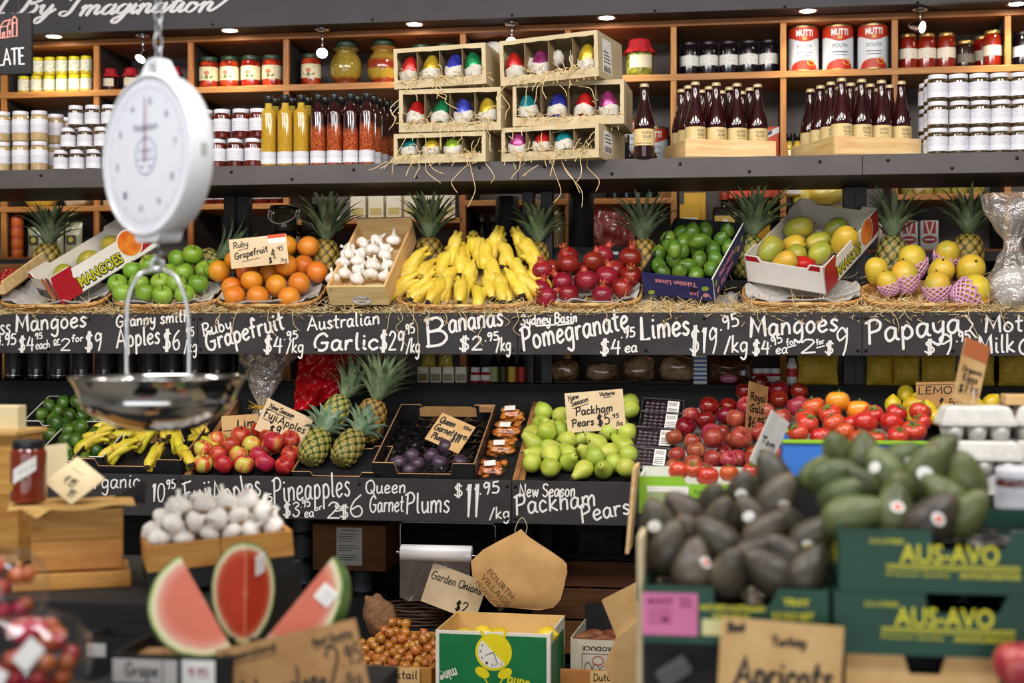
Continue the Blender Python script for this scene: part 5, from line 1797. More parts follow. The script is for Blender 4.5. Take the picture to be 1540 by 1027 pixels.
# bananas
def banana_mesh(L=.17,r=.0185,bend=1.0,seed=0):
 b = MB()
 pts,rs = [],[]
 n = 14
 for i in range(n + 1):
  t = i / n
  a = -bend * (t - .0)
  pts.append((0,-L * (math.sin(bend * t) / bend),-L * (1 - math.cos(bend * t)) / bend))
  if t < .12:
   k = .38 + .05 * t
  elif t < .3:
   k = .38 + (t - .12) / .18 * .58
  elif t < .82:
   k = .96 + .06 * math.sin((t - .3) / .52 * PI)
  elif t < .95:
   k = .96 - (t - .82) / .13 * .6
  else:
   k = .33
  rs.append(r * k)
 b.tube(pts,rs,10,0,caps=True)
 nf = len(b.f)
 for fi in range(nf):
  vv = sum((b.v[i].y for i in b.f[fi]),0) / len(b.f[fi])
  tip = pts[n - 1][1] * .5 + pts[n][1] * .5
  if fi >= (n - 1) * 10 and fi != nf - 2:
   b.m[fi] = 1
 return b

m_banana = fruit_mat('banana_skin',[(.25,'#cfae2e'),(.5,'#e0c544'),(.8,'#e8d566')],12,hue=.008,val=.06,rough=.4,stretch=(1,.5,1),speck=(70,'#9a7a22',.76),coat=.1)
m_banana_g = fruit_mat('banana_skin_green',[(.25,'#b3ae2c'),(.5,'#d2bd34'),(.8,'#dfc948')],12,hue=.014,val=.08,rough=.42,stretch=(1,.5,1),speck=(50,'#5a4416',.7),coat=.1)
m_tip = mat('banana_tip','#2a2013',rough=.8)
BAN = [banana_mesh(.150,.0215,1.0).mesh('banana',[m_banana,m_tip]),banana_mesh(.140,.022,1.25).mesh('banana',[m_banana,m_tip]),banana_mesh(.155,.021,.8).mesh('banana',[m_banana,m_tip])]
BANG = [banana_mesh(.165,.0175,.9).mesh('banana',[m_banana_g,m_tip]),banana_mesh(.15,.018,1.2).mesh('banana',[m_banana_g,m_tip])]
_c = MB(); _c.ball((0,.004,0),.013,10,8,0,(1.5,1,.9)); _c.tube([(0,.01,0),(0,.018,.004)],[.010,.008],8)
CROWNB = _c.mesh('bunch_crown',mat('banana_crown','#b39a34','#8a7428',scale=60,rough=.7))

def bunch(px,py,Y,yaw,pitch,label,fingers=5,mats=BAN,grp='banana bunches',roll=0):
 M = TR(at(px,py,Y)) @ RZ(yaw) @ RX(pitch) @ RY(roll)
 root = thing('banana_bunch',label,'bananas',M,grp)
 link('bunch_crown',CROWNB,root)
 lay = [(0,fingers)] if fingers <= 3 else [(0,(fingers + 1) // 2),(1,fingers // 2)]
 for l_,n in lay:
  for i in range(n):
   f = (i - (n - 1) / 2)
   Mx = TR(f * .020,0,-.012 + .028 * l_) @ RZ(-f * 11 + R.uniform(-3,3)) @ RX(-6 + 20 * l_ + R.uniform(-3,3)) @ RY(R.uniform(-12,12))
   link('banana',R.choice(mats),root,Mx)
 root['mid'] = (0,-.1,-.02)
 for _ in range(2):
  clear_of(root,zlow if grp.startswith('lower') else zmid,.004)
 return root

# ------------------------------------------------------------ piles
def clear_of(o,zfn,gap=.0015,only_up=True,skip=('crown',)):
 """lift a thing until none of it is under the sloping surface zfn(y)"""
 low = 9.0
 for q in [o] + list(o.children):
  if q.type == 'MESH' and q.data and not q.name.startswith(skip):
   M = o.matrix_basis if q is o else o.matrix_basis @ q.matrix_basis
   for v in q.data.vertices:
    c = M @ v.co
    low = min(low,c.z - zfn(c.y))
 if low < gap or not only_up:
  o.matrix_basis = TR(0,0,gap - low) @ o.matrix_basis

def pile(items,kit,name,label,cat,group,Yf,pyf,Yb,pyb,dia=None,nominal=.07,rot='any',relax=1.05,wob=.008,tries=160,base=None,ymin=None,inside=None,shrink=1.0):
 """items: (px, py[, diameter in px]) read from the front of a heap that slopes from (Yf, pyf) back to (Yb, pyb)"""
 P = []
 for it in items:
  px,py = it[0],it[1]
  f = (pyf - py) / (pyf - pyb)
  Y = Yf + (Yb - Yf) * f + R.uniform(-wob,wob)
  d = (it[2] if len(it) > 2 and it[2] else dia) / scl(px,Y)
  P.append([at(px,py,Y),d / 2 * shrink,it])
 for k_ in range(tries):
  for i in range(len(P)):
   for j in range(i):
    d = P[i][0] - P[j][0]
    m = (P[i][1] + P[j][1]) * relax
    L = d.length
    if 1e-6 < L < m:
     d.y *= 1.7
     d.x *= .8
     k = d.normalized() * (m - L) * .27
     P[i][0] += k
     P[j][0] -= k
  for q in P:
   c,r = q[0],q[1] * relax
   if ymin is not None:
    c.y = max(c.y,ymin + r)
   if inside:
    x0,x1 = xat(inside[0],c.y) + r,xat(inside[1],c.y) - r
    c.x = min(max(c.x,x0),x1)
    if len(inside) > 2:
     c.y = min(max(c.y,inside[2] + r),inside[3] - r)
   if base:
    c.z = max(c.z,base(c.y) + r * 1.09)
 out = []
 for pos,r,it in P:
  k = kit(it) if callable(kit) else kit
  s = r * 2 / nominal
  if rot == 'any':
   q = RZ(R.uniform(0,360)) @ RX(R.uniform(-75,75)) @ RZ(R.uniform(0,360))
  elif rot == 'up':
   q = RX(R.uniform(-30,45)) @ RY(R.uniform(-35,35)) @ RZ(R.uniform(0,360))
  else:
   q = rot(it)
  lab = label(it) if callable(label) else label
  o = spawn(k,name,TR(pos) @ q @ SC(s),lab,cat,group)
  if base:
   clear_of(o,base)
  out.append(o)
 return out

# baskets of cane, lined with grey moulded paper
def basket(px0,px1,pyc,Y,depth,label,h=.035,liner=True,handle=True):
 x0,x1 = xat(px0,Y),xat(px1,Y)
 a,bb = (x1 - x0) / 2,depth / 2
 M = TR((x0 + x1) / 2,Y + bb * .9,zmid(Y + bb * .9) + .004) @ RX(math.degrees(math.atan(SLOPE)))
 root = thing('cane_basket',label,'basket',M)
 se = lambda t,k: (math.copysign(abs(math.cos(t)) ** .6,math.cos(t)) * a * k,math.copysign(abs(math.sin(t)) ** .6,math.sin(t)) * bb * k)
 N = 72
 b = MB()
 for r_ in range(5):
  z = .004 + h * r_ / 5
  k = .93 + .06 * r_ / 4
  for ph in (0,1):
   b.tube([(*se(2 * PI * i / N,k + .012 * math.sin(PI * i + PI * (r_ + ph))),z + .003 * ph) for i in range(N)],.0032,5,0,closed=True)
 b.build('woven_side',m_wicker,root)
 b = MB()
 for q in range(3):
  b.tube([(*se(2 * PI * i / N,1.0 + .012 * math.cos(i * .9 + q * 2.1)),h + .004 * math.sin(i * .9 + q * 2.1)) for i in range(N)],.0042,6,0,closed=True)
 b.build('rim',m_wicker,root)
 b = MB(); b.add([(*se(2 * PI * i / N,.94),.003) for i in range(N)],[tuple(range(N))]); b.build('base',m_wicker,root)
 if handle:
  b = MB(); b.tube([(-.035,-bb * 1.02,h + .002),(-.012,-bb * 1.05,h + .004),(.012,-bb * 1.05,h + .004),(.035,-bb * 1.02,h + .002)],[.006,.0075,.0075,.006],8,0); b.build('handle_wrap',mat('cane_pale','#c99f5f','#dcb878',scale=30,rough=.5),root)
 if liner:
  b = MB()
  sd = px0
  def f(u,v):
   t = 2 * PI * u
   k = .25 + .72 * v
   x,y = se(t,k)
   z = .010 + (h * 1.15) * v ** 2.2 + .007 * math.sin(7 * t + sd) * v + .004 * math.sin(17 * t) * v
   return (x,y - .006 * v,z)
  b.grid(f,84,7,thick=.0025)
  b.build('paper_liner',m_fibre,root)
 return root

def card(px,py,Y,wpx,hpx,roll,texts,label,m=None,yaw=0,tilt=0,lines=(),name='price_card',ink=None,cat='price card',extra=None,wob=.2,slant=.08):
 s = scl(px,Y)
 w,h = wpx / s / max(.2,math.cos(rad(yaw))),hpx / s / math.cos(rad(tilt))
 M = TR(at(px,py,Y)) @ RZ(yaw) @ RX(-tilt) @ RY(-roll)
 b = MB(); b.box((-w / 2,0,-h / 2),(w / 2,.0016,h / 2),0)
 o = b.build(name,m or m_card,None,M)
 tag(o,label,cat)
 q = lambda u,v: Vector((-w / 2 + u * w,-h / 2 + v * h))
 for (t,u0,v0,u1,v1,hh,lw) in texts:
  c = MB(); write(c,t,q(u0,v0),q(u1,v1),hh * h,lw * h,flat(-.0008),slant=slant,wob=wob); c.build('handwriting',ink or m_ink,o)
 for pts,lw in lines:
  c = MB(); ribbon(c,[q(*p) for p in pts],lambda d: lw * h,flat(-.0008)); c.build('ruled_line',ink or m_ink,o)
 if extra:
  extra(o,w,h,q)
 return o

# ============================================================ middle tier
straw_rr = random.Random(3)

def straw_bed(zones,name_label,Y0,Y1,zfn,n_per,length=.055,lift=.02):
 b = MB()
 for (pa,pb,dens) in zones:
  for _ in range(int(n_per * dens * (pb - pa) / 100)):
   px = straw_rr.uniform(pa,pb)
   y = straw_rr.uniform(Y0,Y1)
   x = xat(px,y)
   z = zfn(y) + straw_rr.uniform(.003,lift)
   d = Vector((straw_rr.uniform(-1,1),straw_rr.uniform(-1,1) * .7,straw_rr.uniform(-.35,.35))).normalized()
   p = Vector((x,y,z))
   pts = [p.copy()]
   L = length * straw_rr.uniform(.5,1.3)
   for k in range(4):
    d = (d + Vector((straw_rr.uniform(-1,1),straw_rr.uniform(-1,1),straw_rr.uniform(-.6,.5))) * .5).normalized()
    p = p + d * L / 4
    p.z = max(p.z,zfn(min(p.y,.4)) + .001) if p.y > .015 else p.z
    pts.append(p.copy())
   b.tube(pts,.0014,3,0,caps=False)
 o = b.build('straw_bed',m_straw)
 tag(o,name_label,'straw',kind='stuff')

straw_bed([(-40,330,2.0),(330,480,2.2),(480,600,1.6),(600,830,4.5),(830,1000,3.4),(1000,1250,3.0),(1250,1540,4.0)],'bed of straw shreds along the middle tier under the baskets',.014,.12,zmid,125,lift=.026)
straw_bed([(-40,1560,1.0)],'thin straw scattered at the back of the middle tier',.13,.36,zmid,50,lift=.012)
b = MB()
for (x0,y0,x1,y1) in ((330,462,322,490),(360,464,350,500),(420,462,415,505),(405,465,408,490),(440,466,452,498),(590,462,580,500),(612,460,632,530),(622,462,612,520),(640,462,645,488),(662,463,668,490),(690,462,715,500),
                         (728,463,726,520),(752,464,760,490),(775,464,782,505),(600,465,600,500),(905,462,915,490),(1140,466,1160,500),(1335,462,1350,500),(1360,464,1352,480),(1456,470,1470,510),(1505,468,1520,495),(1010,464,1000,482),(745,462,735,478),(1345,462,1330,476),(1365,460,1372,482),(700,462,690,480)):
 a,c = at(x0,y0,-.004),at(x1,y1,-.010)
 a.z = max(a.z,ZM + .002)
 b.tube(smooth_line([a + Vector((R.uniform(-.02,.02),.03,.004)),a,a.lerp(c,.4) + Vector((R.uniform(-.02,.02),-.004,0)),a.lerp(c,.75) + Vector((R.uniform(-.025,.025),-.004,0)),c],5),.0011,4)
tag(b.build('loose_straw',m_straw),'straw shreds hanging over the middle price boards','straw',kind='stuff')

# strawberries crate at the far left
cr = thing('berry_crate','tilted wooden crate of red berries at the left picture edge','crate',TR(at(-40,436,.06)) @ RZ(-8) @ RX(26))
for nm,lo,hi in (('front_board',(-.1,-.0,-.02),(.135,.010,.015)),('side_board',(.125,.01,-.02),(.135,.3,.03)),('base_board',(-.1,.0,-.025),(.135,.3,-.02))):
 b = MB(); b.box(lo,hi,0,.0015); b.build(nm,m_plank if nm == 'base_board' else m_pale,cr)
K_berry = fruit([(0,-.014),(.005,-.012),(.010,-.004),(.0125,.004),(.011,.009),(.005,.0115),(0,.011)],fruit_mat('berry_skin',[(.3,'#8c0f12'),(.6,'#ab1a1a'),(.85,'#c22c22')],30,rough=.3,coat=.3,bump=.4,bscale=500),[],14)
for i in range(4):
 for j in range(7):
  o = spawn(K_berry,'strawberry',cr.matrix_basis @ TR(.02 + i * .0255 + .012 * (j % 2),.03 + j * .026,-.006) @ RX(R.uniform(-60,60)) @ RZ(R.uniform(0,360)),'red strawberry in the tilted crate at the left edge','strawberry','strawberries'); o['rows'] = 7

# pineapples behind the baskets
pineapple(K_pine[0],70,408,.365,4,5,'pineapple with dark crown behind the left mango carton',grp='pineapples')
pineapple(K_pineg[1],300,386,.37,62,12,'pineapple lying on its side behind the green apples',grp='pineapples')
pineapple(K_pine[2],488,393,.36,2,6,'upright pineapple between grapefruit and garlic box',1.02,grp='pineapples')
pineapple(K_pine[3],645,402,.37,0,5,'pineapple behind the bananas with tall crown by the garlic box',1.05,grp='pineapples')
pineapple(K_pine[0],806,400,.365,3,5,'pineapple between the bananas and pomegranates',.92,grp='pineapples')
pineapple(K_pine[1],968,392,.36,-1,6,'upright pineapple between pomegranates and lime carton',.95,grp='pineapples')
pineapple(K_pineg[2],1126,400,.37,8,5,'pineapple behind the lime carton, only crown and shoulder visible',1.02,grp='pineapples')
pineapple(K_pineg[3],1340,392,.37,4,5,'pineapple behind the right mango carton',.98,grp='pineapples')
pineapple(K_pine[0],1456,408,.36,2,5,'pineapple behind the papayas near the plastic bag',1.0,grp='pineapples')

# granny smith apples
basket(166,322,452,.05,.24,'cane basket with grey paper under the green apples')
pile([(181,427),(191,436),(203,410),(215,423),(226,397),(240,421),(247,404),(263,396),(277,411),(248,442),(280,438),(301,402),(314,408),(298,425),(219,440),(262,428),(232,410),(289,393)],
     lambda it: K_granny,'apple','glossy green apple in the paper lined basket','apple','green apples',.09,442,.25,393,31,.07,'up',base=lambda y: zmid(y) + .014,ymin=.02)
# ruby grapefruit
basket(320,474,452,.05,.24,'cane basket with grey paper under the grapefruit')
pile([(337,411),(369,411),(381,425),(407,411),(416,426),(448,396),(447,426),(435,371),(455,378),(356,438),(395,434),(349,429),(438,443),(431,405),(352,398),(470,412)],
     K_grapefruit,'grapefruit','orange ruby grapefruit in the basket behind its ticket','grapefruit','ruby grapefruit',.09,442,.27,372,33.5,.08,base=lambda y: zmid(y) + .014,ymin=.02)

def st(o,w,h,q):
 b = MB(); b.box((w * .18,-.0012,h * .22),(w * .49,-.0004,h * .52)); s = b.build('sticker',m_paper,o)
 b = MB(); b.box((w * .18,-.002,h * .40),(w * .49,-.0012,h * .52)); b.build('orange_band',mat('print_orange','#d4511f',rough=.4),s)

card(389,378,.075,88,44,5.5,[('Ruby',.07,.68,.33,.72,.20,.03),('Grapefruit',.08,.30,.66,.46,.21,.04),('$',.66,.06,.72,.07,.18,.03),('4.',.72,.20,.80,.21,.34,.035),('95',.83,.44,.93,.47,.15,.025),('/kg',.86,.06,.97,.08,.13,.02)],
     'pale ticket reading Ruby Grapefruit standing among the grapefruit',yaw=4,lines=[([(.15,.60),(.27,.63)],.02),([(.2,.2),(.5,.28)],.02)],extra=st)

# garlic box
Mg = TR(at(541,459,.035)) @ RZ(-5) @ RX(37)
gb = thing('garlic_box','open pine box of garlic tilted towards the aisle','box',Mg)
W2,LL,HH = .113,.42,.082
for nm,lo,hi,m in (('front_board',(-W2,0,0),(W2,.011,HH),m_pale),('rear_board',(-W2 * .98,LL - .011,0),(W2 * .98,LL,HH + .03),m_pale),('side_board',(-W2,.011,0),(-W2 + .009,LL - .011,HH),m_pale_y),('side_board',(W2 - .009,.011,0),(W2,LL - .011,HH),m_pale_y),('base_board',(-W2 + .009,.011,0),(W2 - .009,LL - .011,.008),m_pale)):
 b = MB(); b.box(lo,hi,0,.0012); f = b.build(nm,m,gb)
 if nm == 'front_board':
  b = MB(); poly2(b,disc2((.012,.022),.040,.021,28),flat(-.0008)); st_ = b.build('oval_sticker',mat('sticker_ivory','#e9e2d4',rough=.5),f)
  b = MB()
  typeset(b,'AUSTRALIAN',(-.018,.025),(.042,.025),.009,flat(-.0016),bold=.01); typeset(b,'GARLIC',(-.004,.011),(.03,.011),.009,flat(-.0016),bold=.01)
  pts = [Vector(p) for p in disc2((.012,.022),.037,.0185,28)]
  ribbon(b,pts + pts[:1],lambda d: .0012,flat(-.0016)); b.build('sticker_lettering',mat('print_grey','#4c4644',rough=.5),st_)
  b = MB(); typeset(b,'M',(-.1,.066),(-.092,.066),.007,flat(-.0008)); b.build('stamp',m_ink,f)
pile([(503,418),(519,409),(522,395),(537,408),(539,394),(540,381),(530,376),(554,395),(560,380),(564,366),(558,413),(577,371),(578,385),(576,402),(588,365),(566,402),(526,386),(543,416),(545,369),(575,414)],
     K_garlic,'garlic_bulb','white garlic bulb in the tilted pine box','garlic','garlic bulbs in the pine box',.10,418,.27,364,22,.047,relax=1.0)

# bananas
basket(592,806,458,.04,.22,'wide cane tray under the heap of bananas',liner=False)
brow = [(630,446,.12,-78,6),(665,438,.12,-62,10),(668,446,.13,-12,14),(694,446,.13,2,16),(722,444,.13,14,14),(748,440,.14,34,12),(776,430,.15,52,10),
  (626,424,.16,-66,8),(652,418,.17,-44,14),(680,422,.17,-16,18),(706,420,.17,4,18),(734,416,.18,22,16),(762,410,.18,36,14),(788,404,.19,48,12),
  (630,400,.20,-58,10),(656,396,.21,-34,16),(682,398,.21,-12,20),(708,396,.22,8,20),(736,392,.22,24,18),(764,386,.22,38,16),(790,382,.23,50,12),
  (644,378,.24,-40,14),(674,374,.25,-16,22),(700,372,.26,4,22),(728,366,.26,16,20),(756,362,.26,28,20),(782,362,.27,40,14),
  (690,354,.29,-14,30),(712,352,.29,16,30),(752,346,.30,-4,34),(774,348,.30,30,26)]
for i,(px,py,Y,yaw,pitch) in enumerate(brow):
 bunch(px,py,Y + .02,yaw + R.uniform(-8,8),pitch + R.uniform(-3,5),'bunch of ripe yellow bananas in the big heap',(4,3,5)[i % 3],roll=R.uniform(-16,16))
b = MB()
b.grid(lambda u,v: (xat(608 + 186 * u,.2),.10 + .22 * v,zmid(.10 + .22 * v) + (.0 + .12 * v) * math.sin(PI * u) ** .5 - .012),16,8)
tag(b.build('straw_mound',m_straw),'mound of packed straw inside the heap of bananas','straw',kind='stuff')

# pomegranates
basket(818,962,446,.05,.25,'cane basket with grey paper under the pomegranates')
pile([(851,404),(856,421),(874,402),(906,391,36),(907,413,37),(939,393,36),(940,414,35),(929,430,33),(902,437),(881,432),(875,421),(829,442),(822,420),(820,433),(836,406),(862,437),(920,407),(889,403),(857,392)],
     K_pome,'pomegranate','red pomegranate in the basket','pomegranate','pomegranates',.09,444,.27,391,33,.077,base=lambda y: zmid(y) + .014,ymin=.02)

# ------------------------------------------------------------ fruit cartons
def carton_walls(root,W,L,H,t,mats,cut=.5,end_cut=.5,names=('end_panel','side_panel')):
 """local: x from -W to 0, y from 0 to L, z from 0 to H; walls with stepped cut-outs"""
 out = {}
 def wall(name,length,M,m,cf):
  c0,c1,low = length * .22,length * .78,H * (1 - .34 * cf)
  poly = [(0,0),(length,0),(length,H),(c1 + .012,H),(c1,low),(c0,low),(c0 - .012,H),(0,H)]
  b = MB(); b.prism(poly,0,t,0,M)
  return b.build(name,m,root)
 out['near_end'] = wall(names[0],W,TR(-W,0,0),mats[0],end_cut)
 out['far_end'] = wall(names[0],W,TR(-W,L - t,0),mats[1],end_cut)
 out['near_side'] = wall(names[1],L,TR(0,0,0) @ RZ(90),mats[0],cut)
 out['far_side'] = wall(names[1],L,TR(-W + t,0,0) @ RZ(90),mats[1],cut)
 b = MB(); b.box((-W,0,0),(0,L,.003)); b.build('base_panel',mats[1],root)
 return out

m_mcart = mat('carton_white','#e9e4db','#dfd9cf',scale=8,rough=.55)
m_mcin = mat('carton_inside','#d7d0c4','#cbc3b6',scale=8,rough=.7)
m_cred = mat('print_deep_red','#a51520',rough=.4)
m_mangoprint = mat('print_mango','#d35f1a','#e98a2a',scale=22,rough=.4)
m_outline = mat('print_dark','#231a12',rough=.5)
m_lemon = mat('print_lime_yellow','#c8c332',rough=.4)

def mango_art(panel_root,L,H,side=True):
 """printed art; drawn in the plane u along the panel, v up; put maps it onto the panel"""
 put = side
 b = MB()
 poly2(b,[(.0,.0),(L * .2,.0),(L * .235,H * .35),(L * .19,H * .62),(L * .22,H * .98),(L * .02,H * .98),(.0,H * .7)],lambda p: put(p,.0004))
 b.build('red_print',m_cred,panel_root)
 b = MB()
 poly2(b,[(L * .82,H * .12),(L * .99,H * .2),(L * .99,H * .98),(L * .80,H * .98),(L * .86,H * .5)],lambda p: put(p,.0004))
 b.build('red_print',m_cred,panel_root)
 b = MB()
 poly2(b,disc2((L * .77,H * .60),L * .115,H * .50,26,rot=.25),lambda p: put(p,.0008)); b.build('print_outline',m_mcart,panel_root)
 b = MB()
 poly2(b,disc2((L * .77,H * .60),L * .105,H * .45,26,rot=.25),lambda p: put(p,.0013)); b.build('mango_print',m_mangoprint,panel_root)
 b = MB()
 typeset(b,'MANGOES',(L * .205,H * .16),(L * .655,H * .16),H * .40,lambda p: put(p,.0008),bold=.09); b.build('lettering_shadow',m_outline,panel_root)
 b = MB()
 typeset(b,'MANGOES',(L * .212,H * .175),(L * .648,H * .175),H * .36,lambda p: put(p,.0013),bold=.02); b.build('yellow_lettering',m_lemon,panel_root)

def mango_carton(px,py,Y,tilt,yaw,W,L,H,label,left=False,roll=0):
 M = TR(at(px,py,Y)) @ RY(-roll) @ RX(tilt) @ RZ(yaw)
 root = thing('mango_carton',label,'carton',M)
 o = carton_walls(root,W,L,H,.004,(m_mcart,m_mcin),.35,.45)
 mango_art(o['near_side'],L,H,lambda p,e: Vector((e,p.x,p.y)))
 e = o['near_end']
 b = MB()
 poly2(b,[(-W * .98,H * .8),(-W * .8,H * .8),(-W * .84,H * .98),(-W * .98,H * .98)],lambda p: Vector((p.x,-.0004,p.y)))
 b.build('red_print',m_cred,e)
 b = MB()
 poly2(b,[(-W * .05,H * .8),(-W * .2,H * .8),(-W * .16,H * .98),(-W * .05,H * .98)],lambda p: Vector((p.x,-.0004,p.y)))
 if left:
  poly2(b,[(-W * .3,.002),(-W * .02,.002),(-W * .02,H * .95),(-W * .34,H * .6)],lambda p: Vector((p.x,-.0004,p.y)))
 b.build('red_print',m_cred,e)
 if left:
  b = MB(); poly2(b,disc2((-W * .3,H * .52),W * .16,H * .42,22,rot=.3),lambda p: Vector((p.x,-.001,p.y))); b.build('mango_print',m_mangoprint,e)
  b = MB(); typeset(b,'MANGOES',(-W * .95,H * .1),(-W * .42,H * .1),H * .34,lambda p: Vector((p.x,-.0008,p.y)),bold=.06); b.build('yellow_lettering',m_outline,e)
 return root,M

# left mango carton leaning up to the right, on its basket
basket(-8,150,462,.05,.24,'cane basket with grey paper under the left mango carton')
mc,Mm = mango_carton(95,458,.03,28,-50,.23,.44,.115,'white and red mango carton tilted up behind the scale pan hanger',left=True,roll=19)
for i,(x,y) in enumerate(((-.06,.09),(-.16,.10),(-.06,.20),(-.16,.21),(-.06,.31),(-.16,.32))):
 o = spawn(K_mango_g if i % 2 else K_mango_y,'mango',Mm @ TR(x,y,.05) @ RZ(R.uniform(0,360)) @ RX(80),'mango in the left tilted carton','mango','mangoes in the left carton'); o['rows'] = 3
# right mango carton
basket(1118,1300,452,.05,.22,'cane basket with grey paper under the right mango carton')
mc,Mm = mango_carton(1243,443,.05,32,-33,.31,.44,.11,'white and red mango carton tilted up beside the papayas',roll=8)
pile([(1175,390,40,0),(1196,378,36,1),(1209,357,40,0),(1231,365,36,0),(1246,369,42,1),(1266,352,34,0),(1284,356,34,0),(1184,400,36,1),(1222,386,36,0),(1206,392,34,0)],
     lambda it: K_mango_y if it[3] else K_mango_g,'mango',lambda it: ('yellow' if it[3] else 'green') + ' mango in the right tilted carton','mango','mangoes in the right carton',.17,405,.31,352,None,.092,rot=lambda it: RZ(R.uniform(-40,40)) @ RY(R.uniform(40,80)) @ RZ(R.uniform(0,360)),relax=1.05,base=lambda y: zat(1243,443,.05) + .012 + (y - .05) * .56,inside=(1128,1292))
b = MB(); b.ball((0,0,0),1,18,12,0,(.05,.04,.03),fn=lambda q,t: q * (1 + .25 * mnoise.noise(q * 3)))
single('red_tissue',b.mesh('red_tissue',mat('tissue_red','#b5171c','#cc2a28',scale=20,rough=.35)),TR(at(1205,398,.16)),'crumpled red wrapping among the mangoes of the right carton','wrapping')

# lime carton
Ml = TR(at(1075,453,.045)) @ RX(37) @ RZ(-17) @ RY(-5)
lc = thing('lime_carton','dark blue carton of limes printed with upside down pink lettering','carton',Ml)
m_navy = mat('carton_navy','#262a5c','#2d3166',scale=8,rough=.45)
m_navyin = mat('carton_dark_inside','#1a191c','#232226',scale=8,rough=.6)
W3,L3,H3 = .265,.375,.092
b = MB(); b.box((-W3,0,0),(0,.004,H3)); e = b.build('end_panel',m_navy,lc)
b = MB(); b.box((-W3,L3 - .004,0),(0,L3,H3)); b.build('end_panel',m_navyin,lc)
b = MB(); b.box((-.004,.004,0),(0,L3 - .004,H3)); sd_ = b.build('side_panel',m_navy,lc)
b = MB(); b.box((-W3,.004,0),(-W3 + .004,L3 - .004,H3)); b.build('side_panel',m_navyin,lc)
b = MB(); b.box((-W3 + .004,.004,0),(-.004,L3 - .004,.003)); b.build('base_panel',m_navyin,lc)
m_pinkp = mat('print_salmon_pink','#d98a94',rough=.4)
m_limep = mat('print_lime_green','#9aa83a',rough=.4)
PS = lambda p: Vector((.0006,p.x,p.y))
b = MB(); typeset(b,'Tahitian Limes',(.07,.045),(.25,.045),.024,PS,bold=.03,flip=True); typeset(b,'Joseph Pak',(.075,.010),(.225,.010),.022,PS,bold=.02,flip=True)
for c in ((.045,.02),(.29,.035)):
 poly2(b,[(c[0] + .016 * math.sin(t) ** 3,c[1] + .013 * math.cos(t) - .004 * math.cos(2 * t)) for t in [2 * PI * k / 20 for k in range(20)]],PS)
b.build('pink_print',m_pinkp,sd_)
b = MB(); poly2(b,disc2((.03,.055),.014,.010,14,.4),PS); poly2(b,disc2((.335,.05),.014,.010,14,.4),PS); b.build('lime_print',m_limep,sd_)
b = MB(); b.box((-.004,.0,H3),(.0008,L3,H3 + .0015)); b.box((-.0005,0,0),(.0008,.006,H3)); b.build('white_edge',m_mcart,lc)
PE = lambda p: Vector((p.x,-.0006,p.y))
b = MB(); typeset(b,'Tahitian Limes',(-.215,.052),(-.06,.052),.019,PE,bold=.03,flip=True); typeset(b,'Jos',(-.09,.012),(-.055,.012),.017,PE,bold=.02,flip=True); poly2(b,disc2((-.03,.022),.012,.009,14,.3),PE); b.build('pink_print',m_pinkp,e)
b = MB(); poly2(b,disc2((-.03,.05),.014,.010,14,.4),PE); poly2(b,disc2((-.235,.012),.014,.009,14,.4),PE); b.build('lime_print',m_limep,e)
b = MB(); poly2(b,[(-.088,.034),(-.062,.034),(-.062,.048),(-.088,.048)],lambda p: Vector((p.x,-.0010,p.y))); b.build('hand_slot',m_outline,e)
b = MB(); b.grid(lambda u,v: (xat(958 + 175 * u,.03 + .2 * v),.03 + .2 * v,zmid(.03 + .2 * v) + .006 + .012 * math.sin(u * 19) * (1 - v) + .006 * math.sin(u * 41)),50,8,thick=.003)
tag(b.build('moulded_paper',m_fibre),'crumpled grey moulded paper sheet under the lime carton','packing paper')
pile([(988,416),(1001,422),(998,405),(1012,409),(1008,392),(1023,396),(1017,378),(1033,382),(1030,366),(1039,369),(1055,375),(1043,394),(1060,393),(1053,409),(1033,418),(1018,419),(1067,365),(1077,377),(1088,359),(1075,367),(1039,407),(1024,410),(1064,384),(1048,382),(1010,402)],
     K_lime,'lime','glossy green lime in the dark blue carton','lime','limes in the blue carton',.11,421,.29,359,24,.053,relax=1.04,inside=(978,1112,.08,.42),base=lambda y: zat(1075,453,.045) + .012 + (y - .045) * .75)

# papayas
basket(1300,1496,458,.04,.22,'wide cane tray under the papayas',liner=False)
for px,py,r_,k,q in ((1318,408,19,0,(10,20)),(1372,394,23,1,(-14,12)),(1361,416,22,1,(-6,4)),(1424,384,20,1,(16,20)),(1415,410,21,0,(0,40)),(1409,432,21,1,(-4,4)),(1459,408,24,0,(20,60)),(1461,440,26,1,(64,-10)),(1336,426,17,1,(-20,10))):
 Y = .075 + .2 * max(0,(440 - py) / 60)
 s = scl(px,Y)
 o = spawn(K_papaya_net if k else K_papaya,'papaya',TR(at(px,py,Y)) @ RY(q[0]) @ RX(q[1]) @ RZ(R.uniform(0,360)) @ SC(r_ / s / .05),'yellow papaya ' + ('in a pink foam net' if k else 'without a net, bare skin'),'papaya','papayas')

